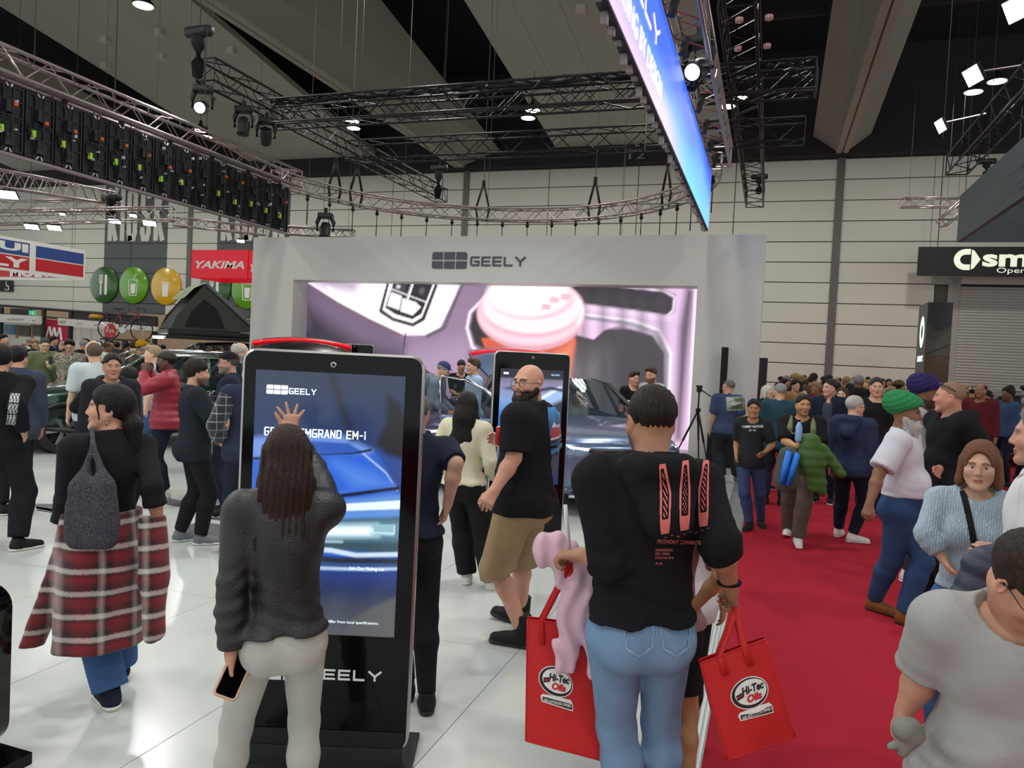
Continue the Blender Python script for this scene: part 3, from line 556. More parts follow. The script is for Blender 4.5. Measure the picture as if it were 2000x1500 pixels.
# ================================================================== TOUCH KIOSKS
m_kblk = mat('kiosk_gloss_black', '#040405', 0.07, spec=0.22)
m_kalu = mat('kiosk_silver_rim', '#b4b0ae', 0.3, 0.9)
m_ktxt = mat('kiosk_text', '#ffffff', 0.5, emit='#d8f0ff', estr=1.0); m_kprint = mat('kiosk_print_white', '#e6e6e8', 0.5)
def rrect(w, h, r, n=6, x0=0, y0=0):
    P_ = []
    for cx, cy, a0 in ((w-r, r, -math.pi/2), (w-r, h-r, 0), (r, h-r, math.pi/2), (r, r, math.pi)):
        P_ += [(x0+cx+r*math.cos(a0+math.pi/2*k/n), y0+cy+r*math.sin(a0+math.pi/2*k/n)) for k in range(n+1)]
    return P_
def kiosk(label, loc, rz, draw, kw=0.77, kh=1.71, zb=0.10):
    t = thing('touch_kiosk', label, 'kiosk', None, loc, rz)
    g = MB(); outer = rrect(kw, kh, 0.06, x0=-kw/2, y0=zb); inner = rrect(kw-0.02, kh-0.02, 0.05, x0=-kw/2+0.01, y0=zb+0.01); n = len(outer); fr = []
    for poly, y in ((inner, -0.002), (outer, 0.004), (outer, 0.05), (inner, 0.056)): fr.append([(x, y, z) for x, z in poly])
    g.loft(fr, caps=False); g.build('silver_frame', m_kalu, t, 'auto')
    MB().prism(inner, (0, 0, 0), EX, EZ, (0, 0.05, 0)).build('front_glass', m_kblk, t)
    MB().lathe([(0.001, 0), (0.013, 0), (0.013, 0.006), (0.009, 0.007), (0.001, 0.007)], (0, -0.001, zb+kh-0.055), (0, -1, 0), 16).build('camera_lens', m_kalu, t, True)
    MB().lathe([(0.001, 0.0075), (0.007, 0.0075), (0.007, 0.008), (0.001, 0.008)], (0, -0.001, zb+kh-0.055), (0, -1, 0), 12).build('camera_pupil', m_kblk, t)
    MB().box((-kw/2-0.02, -0.16, 0), (kw/2+0.02, 0.34, 0.02), bev=0.006).box((-kw/2+0.02, -0.0, 0.02), (kw/2-0.02, 0.045, zb+0.02)).build('base_plate', mat('kiosk_base_dark', '#2d2e30', 0.5, 0.3), t)
    MB().box((-kw/2+0.06, 0.056, zb+0.1), (kw/2-0.06, 0.085, zb+kh-0.1), bev=0.01).build('rear_box', m_led, t)
    draw(t, kw, kh, zb); return t
def draw_main(t, kw, kh, zb):
    W_, H_ = 0.632, 1.12; x0, z0 = -W_/2-0.01, 0.6
    cv = Canvas(W_, H_, 165, '#16233f'); u, v = cv.X/W_, cv.Y/H_
    cv.c = cv.vgrad([(0, '#4d4e55'), (0.12, '#3a4152'), (0.2, '#1d2b5a'), (0.34, '#1a3f9a'), (0.5, '#1d4fae'), (0.68, '#25529e'), (0.85, '#1c3462'), (1.12, '#27344c')])
    f = lambda *a: [(a[i]*W_, a[i+1]*H_) for i in range(0, len(a), 2)]
    cv.fill(f(-0.1, 0.70, 0.35, 0.735, 0.66, 0.74, 0.8, 0.715, 1.1, 0.60, 1.1, 0.3, -0.1, 0.3), '#2b5fc4', 0.01)
    cv.fill(f(-0.1, 0.735, 0.3, 0.765, 0.6, 0.765, 0.8, 0.715, 0.78, 0.70, 0.4, 0.69, -0.1, 0.66), '#6f93dc', 0.03); cv.fill(f(0.3, 0.74, 0.64, 0.737, 0.74, 0.705, 0.38, 0.69), '#2d58b4', 0.012)
    cv.line(f(-0.1, 0.655, 0.38, 0.685, 0.68, 0.70, 0.79, 0.716), 0.010, '#0b1226', 0.006)
    cv.fill(f(0.2, 0.68, 0.76, 0.695, 0.95, 0.60, 0.97, 0.56, 0.5, 0.525, 0.2, 0.52), '#2a63d2', 0.03); cv.fill(f(0.55, 0.66, 0.8, 0.62, 0.92, 0.575, 0.7, 0.575), '#5a8ce4', 0.08)
    cv.line(f(0.74, 0.70, 0.9, 0.63, 0.98, 0.565), 0.006, '#b8d2f6', 0.008); cv.fill(f(0.82, 0.72, 1.1, 0.63, 1.1, 0.56, 1.0, 0.55, 0.92, 0.62), '#24458c', 0.02)
    cv.fill(f(0.88, 0.93, 0.97, 0.9, 1.05, 0.78, 1.05, 0.68, 0.9, 0.7, 0.82, 0.74, 0.88, 0.82), '#12121f', 0.03); cv.line(f(0.5, 1.0, 0.6, 0.85, 0.66, 0.76), 0.03, '#1b2138', 0.03)
    cv.line(f(-0.1, 0.515, 0.5, 0.525, 0.98, 0.575), 0.016, '#0c1430', 0.008); cv.line(f(-0.1, 0.53, 0.5, 0.54, 0.96, 0.588), 0.012, '#3d6fd4', 0.01)
    cv.fill(f(-0.1, 0.505, 0.5, 0.512, 1.1, 0.56, 1.1, 0.45, -0.1, 0.43), '#5b8fd8', 0.02); cv.fill(f(0.36, 0.455, 0.50, 0.468, 0.54, 0.49, 0.5, 0.50, 0.3, 0.49), '#dff1ff', 0.006); cv.fill(f(0.56, 0.475, 1.1, 0.50, 1.1, 0.535, 0.62, 0.505), '#e6f4ff', 0.006)
    cv.fill(f(0.3, 0.43, 1.1, 0.47, 1.1, 0.32, 0.25, 0.33), '#33505c', 0.02); cv.fill(f(0.32, 0.42, 1.1, 0.455, 1.1, 0.38, 0.3, 0.36), '#5d8ba0', 0.04)
    cv.fill(f(0.42, 0.415, 0.85, 0.43, 0.86, 0.39, 0.42, 0.375), '#d4f3ff', 0.04); cv.fill(f(0.45, 0.41, 0.8, 0.42, 0.8, 0.39, 0.46, 0.385), '#f2fdff', 0.02); cv.fill(f(0.82, 0.43, 0.97, 0.437, 0.97, 0.39, 0.84, 0.392), '#8fbcc8', 0.006); cv.line(f(0.84, 0.4, 0.97, 0.4, 0.97, 0.43), 0.004, '#e8fbff', 0.003)
    cv.line(f(0.3, 0.355, 0.62, 0.36), 0.012, '#9fb6c4', 0.006); cv.line(f(0.25, 0.33, 0.55, 0.325, 0.72, 0.31, 1.1, 0.325), 0.02, '#c9dff2', 0.008); cv.line(f(0.2, 0.305, 0.6, 0.285, 1.1, 0.295), 0.03, '#182030', 0.02); cv.line(f(0.1, 0.262, 0.5, 0.255, 0.8, 0.258, 1.1, 0.27), 0.012, '#bcd8f4', 0.012); cv.line(f(0.1, 0.275, 0.6, 0.272, 1.1, 0.282), 0.012, '#2a4e80', 0.01)
    cv.fill(f(0.66, 0.0, 1.05, 0.0, 1.05, 0.17, 0.9, 0.13, 0.7, 0.06), '#55565a', 0.02)
    cv.build('screen', (x0, -0.004, z0), EX, EZ, mat('kiosk_screen_glow', '#000000', 0.2, emit='attr', estr=1.0), t)
    g = MB(); logo(g, (x0+0.048, -0.008, z0+1.02), EX, EZ, 0.09, 0.038, (0, 0.003, 0)); g.build('screen_logo', m_ktxt, t)
    g = MB(); stroke_text(g, 'GEELY', (x0+0.143, -0.008, z0+1.023), EX, EZ, 0.115, 0.025, 0.0038, W=(0, 0.003, 0)); g.build('screen_lettering', m_ktxt, t)
    g = MB(); stroke_text(g, 'GEELY EMGRAND EM-i', (x0+0.045, -0.008, z0+0.843), EX, EZ, 0.43, 0.036, 0.0048, W=(0, 0.003, 0)); g.build('screen_lettering', m_ktxt, t)
    text('Join Our Mailing List', (x0+0.428, -0.006, z0+0.283), EX, EZ, 0.15, 0.018, m_ktxt, t, 'screen_lettering')
    text('Vehicle shown may differ from local specifications.', (x0+0.20, -0.006, z0+0.05), EX, EZ, 0.365, 0.016, m_ktxt, t, 'screen_lettering')
    g = MB(); stroke_text(g, 'GEELY', (-0.055, -0.006, 0.405), EX, EZ, 0.315, 0.046, 0.009, W=(0, 0.002, 0)); g.build('print_lettering', m_kprint, t)
    g = MB(); logo(g, (-0.3, -0.006, 0.395), EX, EZ, 0.2, 0.085, (0, 0.002, 0)); g.build('print_logo', m_kprint, t)
    MB().box((-kw/2+0.02, -0.004, zb+0.015), (kw/2-0.02, -0.002, zb+0.085)).build('foot_panel', mat('kiosk_matt_black', '#020203', 0.6), t)
def draw_second(t, kw, kh, zb):
    W_, H_ = 0.632, 1.12; x0, z0 = -W_/2, 0.6; cv = Canvas(W_, H_, 80, '#101a2c'); f = lambda *a: [(a[i]*W_, a[i+1]*H_) for i in range(0, len(a), 2)]
    cv.c = cv.vgrad([(0, '#0e2552'), (0.4, '#15418e'), (0.7, '#3f86d2'), (0.82, '#7e9fd0'), (0.95, '#8c8ab0'), (1.02, '#77738f'), (1.04, '#161b2a'), (1.12, '#0e1422')])
    cv.fill(f(0, 0.42, 0.5, 0.72, 0.95, 0.86, 1.05, 0.86, 1.05, 0.3, 0, 0.2), '#9ec0ee', 0.02); cv.fill(f(0, 0.3, 0.5, 0.62, 1.05, 0.76, 1.05, 0.1, 0, 0.0), '#2b2f40', 0.05); cv.line(f(0, 0.40, 0.5, 0.7, 0.95, 0.85), 0.03, '#e4f0ff', 0.02)
    cv.fill(f(0.05, 0.83, 0.3, 0.87, 0.32, 0.80), '#3a3f60', 0.03); cv.line(f(0.6, 0.82, 0.8, 0.845, 1.0, 0.83), 0.03, '#2f2a3c', 0.02)
    cv.build('screen', (x0, -0.004, z0), EX, EZ, mat('kiosk_screen_glow', '#000000', 0.2, emit='attr', estr=1.0), t)
    g = MB(); logo(g, (x0+0.03, -0.008, z0+1.065), EX, EZ, 0.05, 0.02, (0, 0.003, 0)); g.build('screen_logo', m_ktxt, t)
    g = MB(); g.prism(rrect(0.1, 0.034, 0.008, 3), (x0+0.5, -0.006, z0+1.06), EX, EZ, (0, 0.001, 0)); g.build('screen_button', mat('button_blue', '#16304e', 0.4, emit='#1e4a78', estr=0.5), t)
    text('Book a Test Drive', (x0+0.51, -0.005, z0+1.07), EX, EZ, 0.08, 0.014, m_ktxt, t, 'screen_lettering')
def draw_third(t, kw, kh, zb):
    W_, H_ = 0.632, 1.12; x0, z0 = -W_/2, 0.6; cv = Canvas(W_, H_, 30, '#10182a'); cv.c = cv.vgrad([(0, '#20407a'), (0.7, '#274f96'), (1.12, '#232c40')])
    cv.build('screen', (x0, -0.004, z0), EX, EZ, mat('kiosk_screen_glow', '#000000', 0.2, emit='attr', estr=1.0), t)
    g = MB(); logo(g, (x0+0.05, -0.008, z0+1.02), EX, EZ, 0.09, 0.038, (0, 0.003, 0)); g.build('screen_logo', m_ktxt, t)
    g = MB(); stroke_text(g, 'GEELY', (x0+0.15, -0.008, z0+1.024), EX, EZ, 0.12, 0.022, 0.0042, W=(0, 0.003, 0)); stroke_text(g, 'GEELY EM-i', (x0+0.05, -0.008, z0+0.95), EX, EZ, 0.4, 0.026, 0.0062, W=(0, 0.003, 0)); g.build('screen_lettering', m_ktxt, t)
kiosk('tall silver-rimmed touch kiosk showing a blue car front, touched by a woman', (-1.745, 2.785, 0), math.radians(19.4), draw_main)
p = atD(1031, 900, 7.35); kiosk('silver-edged touch kiosk behind the bald man showing a pale bonnet', (p[0], p[1], 0), math.radians(33), draw_second, kh=1.79)
p = atD(687, 800, 15.2); kiosk('small distant touch kiosk in front of the giant screen', (p[0], p[1], 0), math.radians(28), draw_third, kh=1.85)
# ================================================================== PEOPLE : implicit-surface figures
def smin(a, b, k): h = np.clip(0.5+0.5*(b-a)/k, 0, 1); return b+(a-b)*h-k*h*(1-h)
class S:                                         # a list of blended primitives, evaluated on point arrays
    def __init__(self): self.o = []; self.post = None; self.cuts = []
    def c(self, a, b, ra, rb=None, k=0.02, n=None, q=1.0, sub=False):
        a = np.array(a, float); b = np.array(b, float); rb = ra if rb is None else rb
        self.o.append(('c', a, b, ra, rb, k, None if n is None else nrm(n), q, sub, (a+b)/2, np.linalg.norm(b-a)/2+max(ra, rb)*max(1, q))); return self
    def e(self, c, r, A=None, k=0.02, sub=False):
        c = np.array(c, float); r = np.array(r, float) if hasattr(r, '__len__') else np.array([r]*3, float); self.o.append(('e', c, r, None if A is None else np.array(A, float), None, k, None, 1, sub, c, max(r))); return self
    def g(self, s, k=0.01): self.o.append(('g', s, None, 0, 0, k, None, 1, False, None, 0)); return self
    def cut(self, p, n): self.cuts.append((np.array(p, float), nrm(n))); return self     # keep the side n points away from
    def ev(self, P, mg):
        d = np.full(len(P), 1e3)
        for t, a, b, ra, rb, k, n, q, sub, bc, br in self.o:
            if t == 'g':
                d = smin(d, a.ev(P, mg), k); continue
            v = P-bc; lim = br+k+mg; idx = np.nonzero(np.einsum('ij,ij->i', v, v) < lim*lim)[0]
            if len(idx) == 0: continue
            p = P[idx]
            if t == 'c':
                ab = b-a; pa = p-a; 
                if n is not None: pa = pa+np.outer(pa@n*(1/q-1), n); ab = ab+n*(ab@n)*(1/q-1)
                h = np.clip(pa@ab/max(1e-12, ab@ab), 0, 1); w_ = pa-h[:, None]*ab; di = np.sqrt(np.einsum('ij,ij->i', w_, w_))-(ra+h*(rb-ra))
                if n is not None and q < 1: di = di*(0.5+0.5*q)
            else:
                w_ = p-a
                if ra is not None: w_ = w_@ra.T
                k0 = np.sqrt(((w_/b)**2).sum(1)); k1 = np.sqrt(((w_/(b*b))**2).sum(1)); di = k0*(k0-1)/np.maximum(k1, 1e-9)
            d[idx] = -smin(-d[idx], di, k) if sub else smin(d[idx], di, k)
        if self.post is not None: d = self.post(P, d)
        for p, n in self.cuts: d = np.maximum(d, (P-p)@n)
        return d
    def bounds(self):
        lo = np.full(3, 1e9); hi = -lo
        for o in self.o:
            if o[0] == 'g': l, h = o[1].bounds()
            elif o[8]: continue
            elif o[0] == 'c':
                r = max(o[3], o[4])*max(1, o[7]); l = np.minimum(o[1], o[2])-r; h = np.maximum(o[1], o[2])+r
            else: r = max(o[2]) if o[3] is not None else o[2]; l = o[1]-r; h = o[1]+r
            lo = np.minimum(lo, l); hi = np.maximum(hi, h)
        for p, n in self.cuts:
            for i in range(3):
                if abs(n[i]) > 0.999:
                    if n[i] > 0: hi[i] = min(hi[i], p[i])
                    else: lo[i] = max(lo[i], p[i])
        return lo, hi
E12 = [((0, 0, 0), (1, 0, 0)), ((0, 1, 0), (1, 1, 0)), ((0, 0, 1), (1, 0, 1)), ((0, 1, 1), (1, 1, 1)), ((0, 0, 0), (0, 1, 0)), ((1, 0, 0), (1, 1, 0)), ((0, 0, 1), (0, 1, 1)), ((1, 0, 1), (1, 1, 1)), ((0, 0, 0), (0, 0, 1)), ((1, 0, 0), (1, 0, 1)), ((0, 1, 0), (0, 1, 1)), ((1, 1, 0), (1, 1, 1))]
def polygonise(s, vox, pad=0.02):
    lo, hi = s.bounds(); lo = lo-pad-vox*2; hi = hi+pad+vox*2; B = 4
    nb = np.maximum(1, np.ceil((hi-lo)/(vox*B)).astype(int)); ctr = [lo[i]+(np.arange(nb[i])+0.5)*B*vox-0.5*vox for i in range(3)]
    C = np.stack(np.meshgrid(*ctr, indexing='ij'), -1).reshape(-1, 3); dc = s.ev(C, vox*8); act = np.nonzero(np.abs(dc) < vox*5.2)[0]
    D = np.empty((len(C), 64), np.float32); D[:] = np.where(dc < 0, -1.0, 1.0)[:, None]
    of = np.stack(np.meshgrid(*[np.arange(B)]*3, indexing='ij'), -1).reshape(-1, 3); ijk = np.stack(np.unravel_index(act, nb), -1)
    P = lo+((ijk[:, None, :]*B+of[None])*vox).reshape(-1, 3); D[act] = s.ev(P, vox*6).reshape(-1, 64)
    n = nb*B; D = D.reshape(nb[0], nb[1], nb[2], B, B, B).transpose(0, 3, 1, 4, 2, 5).reshape(n)
    sg = D < 0; cnt = np.zeros(n-1, np.uint8); sl = lambda o: tuple(slice(o[i], n[i]-1+o[i]) for i in range(3))
    for o in of[np.all(of < 2, 1)]: cnt += sg[sl(o)]
    cells = np.argwhere((cnt > 0) & (cnt < 8)); 
    if len(cells) == 0: return np.zeros((0, 3)), np.zeros((0, 4), int)
    acc = np.zeros((len(cells), 3)); num = np.zeros(len(cells))
    for a, b in E12:
        da = D[tuple((cells+a).T)]; db = D[tuple((cells+b).T)]; m = (da < 0) != (db < 0); t = np.where(m, da/np.where(m, da-db, 1), 0)
        acc += np.where(m[:, None], np.array(a)+t[:, None]*(np.array(b)-np.array(a)), 0); num += m
    V = lo+(cells+acc/num[:, None])*vox; ID = np.full(n-1, -1, np.int32); ID[tuple(cells.T)] = np.arange(len(cells)); Q = []
    for ax in range(3):
        u, w_ = (ax+1) % 3, (ax+2) % 3; s0 = [slice(None)]*3; s1 = [slice(None)]*3; s0[ax] = slice(0, n[ax]-1); s1[ax] = slice(1, n[ax])
        ch = sg[tuple(s0)] != sg[tuple(s1)]; e = np.argwhere(ch); e = e[(e[:, u] > 0) & (e[:, w_] > 0) & (e[:, u] < n[u]-1) & (e[:, w_] < n[w_]-1)]
        if len(e) == 0: continue
        du = np.eye(3, dtype=int)[u]; dw = np.eye(3, dtype=int)[w_]; q = np.stack([ID[tuple((e-x).T)] for x in (du*0, du, du+dw, dw)], -1)
        fl_ = sg[tuple(e.T)]; q = np.where(fl_[:, None], q, q[:, ::-1]); Q.append(q)
    Q = np.concatenate(Q); return V, Q[(Q >= 0).all(1)]
_wd = np.random.default_rng(11).normal(size=(14, 3))
def wrinkle(P, f=14.0, seed=0):
    r = 0.0
    for i in range(4):
        a = nrm(_wd[(i+seed) % 14]); b = nrm(_wd[(i+5+seed) % 14]); r = r+np.sin(P@a*f*(1+0.6*i)+2.2*np.sin(P@b*f*0.55*(1+0.3*i)+i+seed))/(1+0.6*i)
    return r/2.2
def Rz(a): c, s = math.cos(a), math.sin(a); return np.array([[c, -s, 0], [s, c, 0], [0, 0, 1.0]])
def Rx(a): c, s = math.cos(a), math.sin(a); return np.array([[1.0, 0, 0], [0, c, -s], [0, s, c]])
def Ry(a): c, s = math.cos(a), math.sin(a); return np.array([[c, 0, s], [0, 1.0, 0], [-s, 0, c]])
def ik(a, t, l1, l2, pole):
    d = t-a; L = np.linalg.norm(d); m = (l1+l2)*0.998
    if L > m: d = d*m/L; t = a+d; L = m
    L = max(L, abs(l1-l2)+0.02); u = d/max(np.linalg.norm(d), 1e-6); x = (l1*l1-l2*l2+L*L)/(2*L); h = math.sqrt(max(0, l1*l1-x*x)); p = np.array(pole, float); p = p-u*(p@u)
    return a+u*x+nrm(p)*h, t
D2R = math.radians
HAIRM = {}
def hairmat(c):
    return mat('hair_'+c, c, 0.55, var=0.45, vscale=110, bump=0.9, bscale=160, stretch=(1, 1, 0.1), spec=0.25)
def cloth(name, c, var=0.10, rough=0.88, bump=0.3, bs=220, sheen=0.0): return mat(name, c, rough, var=var, vscale=9, bump=bump, bscale=bs, sheen=sheen, spec=0.18)
m_skin = mat('skin', '#c09078', 0.5, attr='Col', bump=0.12, bscale=260); m_skin.node_tree.nodes['Principled BSDF'].inputs['Subsurface Weight'].default_value = 0.06
m_sole = mat('shoe_sole_white', '#d8d6d0', 0.6); m_soleb = mat('shoe_sole_black', '#1a1a1b', 0.6)
m_frame = mat('spectacle_frame', '#17171a', 0.3); m_lens = glassmat('spectacle_lens', '#cfd8de', 0.12)
PEOPLE = {}
def hand_sdf(s, w, d, n, side, curl=0.35, spread=0.12, k=0.006, thumb=0.5, sc=1.0):
    d = nrm(d); n = np.array(n, float); n = nrm(n-d*(n@d)); r = side*np.cross(d, n); hs = 0.93*sc          # r points to the thumb side
    s.c(w, w+d*0.03*hs, 0.026*hs, 0.03*hs, 0.02, n, 0.72)
    for t in (-0.027, -0.009, 0.009, 0.027): s.c(w+d*0.02*hs+r*t*0.6*hs, w+d*0.083*hs+r*t*hs, 0.017*hs, 0.0145*hs, 0.012, n, 0.85)
    for i, (t, L) in enumerate(((0.029, 0.072), (0.010, 0.08), (-0.010, 0.075), (-0.028, 0.06))):
        p = w+d*(0.087-0.006*abs(i-1.2))*hs+r*t*hs; a = 0.0; cc = curl[i] if hasattr(curl, '__len__') else curl; dd0 = nrm(d+r*spread*t/0.028)
        for f, rad, bend in ((0.42, 0.0092, 55), (0.32, 0.0082, 75), (0.26, 0.0072, 55)):
            a += D2R(bend)*cc; q = p+(dd0*math.cos(a)+n*math.sin(a))*L*f*hs; s.c(p, q, rad*hs, rad*0.9*hs, k); p = q
    p0 = w+d*0.02*hs+r*0.022*hs+n*0.004; p1 = p0+(d*0.75+r*0.62*(1-0.3*thumb)+n*0.35*thumb)*0.045*hs; td = nrm(d*0.95+r*(0.35-0.6*thumb)+n*0.5*thumb); p2 = p1+td*0.033*hs; p3 = p2+nrm(td+n*0.4*thumb-r*0.2*thumb)*0.026*hs
    s.c(p0, p1, 0.0155*hs, 0.0125*hs, 0.012); s.c(p1, p2, 0.0115*hs, 0.0105*hs, k); s.c(p2, p3, 0.0102*hs, 0.0082*hs, k)
    return w+d*0.07*hs
def head_sdf(male=True, fat=0.0, nose=1.0, chin=1.0, ear=True):
    s = S(); f = fat
    s.e((0, -0.014, 0.036), (0.0735, 0.0945, 0.083), k=0.02).e((0, 0.026, -0.018), (0.064+0.008*f, 0.068, 0.088), k=0.03)
    s.c((0, 0.02, -0.065), (0, 0.066, -0.096), 0.042+0.006*f, 0.021*chin, 0.025)
    for x in (-1, 1):
        s.c((0.052*x, -0.004, -0.035), (0.021*x, 0.066, -0.094), 0.023+0.008*f, 0.016, 0.02); s.e((0.04*x, 0.06, -0.022), 0.022+0.004*f, k=0.02)
    s.c((-0.036, 0.079, 0.026), (0.036, 0.079, 0.026), 0.0115 if male else 0.009, k=0.018)
    for x in (-1, 1): s.e((0.031*x, 0.1, 0.006), (0.0205, 0.02, 0.0135), k=0.012, sub=True)
    s.c((0, 0.086, 0.014), (0, 0.1025+0.004*(nose-1), -0.022), 0.008, 0.0112*nose, 0.012).e((0, 0.101, -0.027), (0.0115*nose, 0.0115*nose, 0.009), k=0.006)
    for x in (-1, 1): s.e((0.0112*x*nose, 0.093, -0.03), (0.008, 0.01, 0.0072), k=0.006)
    s.e((0, 0.083, -0.057), (0.023, 0.0145, 0.0068), k=0.007).e((0, 0.081, -0.0685), (0.02, 0.014, 0.0075), k=0.007); s.c((-0.021, 0.097, -0.0628), (0.021, 0.097, -0.0628), 0.0022, k=0.004, sub=True)
    s.e((0, 0.074, -0.098), (0.02, 0.018, 0.016), k=0.015)
    for x in (-1, 1):
        s.c((0.017*x, 0.083, 0.0125), (0.044*x, 0.073, 0.0105), 0.0058, 0.0052, 0.004).c((0.019*x, 0.081, -0.0045), (0.043*x, 0.0735, -0.002), 0.0045, 0.0042, 0.004)
        if ear: A = Rz(-0.35*x); s.e((0.0775*x, -0.012, -0.004), (0.0085, 0.019, 0.031), A.T, k=0.006).e((0.083*x, -0.006, -0.002), (0.007, 0.010, 0.018), A.T, k=0.004, sub=True)
    return s
def skin_colours(Hp, base, near, beard=None, lips='#a8605a', brow='#2a1d16', cheek=0.25, bcol=None):
    base = np.array(lin(base)); n = len(Hp); c = np.tile(base, (n, 1))
    def blend(m, col, amt): nonlocal c; m = (np.clip(m, 0, 1)*amt)[:, None]; c = c*(1-m)+np.array(lin(col))*m
    x, y, z = np.abs(Hp[:, 0]), Hp[:, 1], Hp[:, 2]; g = lambda cx, cy, cz, r: np.exp(-(((x-cx)**2+(y-cy)**2+(z-cz)**2)/(r*r)))
    c = c*(1+0.05*np.sin(Hp@np.array((70, 50, 90.0))))[:, None]
    red = np.array((1.12, 0.86, 0.82)); m = (g(0.042, 0.07, -0.02, 0.025)+g(0, 0.11, -0.025, 0.02)+g(0.08, -0.01, -0.0, 0.03))[:, None]*cheek; c = c*(1-np.clip(m, 0, 1))+c*red*np.clip(m, 0, 1)
    if near:
        lm = ((x < 0.024-0.5*np.abs(z+0.063)) & (np.abs(z+0.0632) < 0.0115) & (y > 0.07)).astype(float); blend(lm, lips, 0.75); blend(((x < 0.021) & (np.abs(z+0.0628) < 0.0022) & (y > 0.07)).astype(float), '#3a1a16', 0.7)
        bz = 0.0275-0.18*np.abs(x-0.03); blend(((x > 0.013) & (x < 0.05) & (np.abs(z-bz) < 0.0055) & (y > 0.05)).astype(float), brow, 0.85)
        blend(g(0.0105, 0.103, -0.0365, 0.005)*1.2, '#40201a', 0.8); blend(g(0.031, 0.083, 0.012, 0.012), '#6b4438', 0.35)  # nostril and upper-lid shade painted into the skin colour
    if beard is not None:
        m = np.clip((-0.03-z)/0.012, 0, 1)*np.clip((y+0.02)/0.02, 0, 1)*np.clip((0.14+z)/0.02, 0, 1); m *= 1-((x < 0.022) & (np.abs(z+0.063) < 0.009)); m *= 1-np.clip((0.05-x)/0.02, 0, 1)*np.clip((z+0.05)/0.01, 0, 1); blend(m, bcol or '#2a1e18', beard)
    return c
def eyeballs(gaze=(0, 1, 0), iris='#3a2418'):
    V = []; Q = []; C = []
    for x in (-1, 1):
        o = np.array((0.031*x, 0.0715, 0.004)); d, s_, u = frame_of(gaze); nn = 12; rings = [(0.01, '#0a0807'), (12, '#0a0807'), (13, iris), (27, iris), (30, '#d9d4cf'), (60, '#d9d0ca'), (100, '#cbbdb6')]
        b = len(V); 
        for an, col in rings:
            a = D2R(an)
            for j in range(nn): V.append(o+0.0128*(d*math.cos(a)+math.sin(a)*(s_*math.cos(2*math.pi*j/nn)+u*math.sin(2*math.pi*j/nn)))); C.append(lin(col))
        for i in range(len(rings)-1):
            for j in range(nn): Q.append((b+i*nn+j, b+i*nn+(j+1) % nn, b+(i+1)*nn+(j+1) % nn, b+(i+1)*nn+j))
    return np.array(V), np.array(Q), np.array(C)
def join(parts):
    V = []; Q = []; C = []; n = 0
    for v, q, c in parts:
        if len(v) == 0: continue
        V.append(v); Q.append(q+n); C.append(c); n += len(v)
    return np.concatenate(V), np.concatenate(Q), np.concatenate(C)
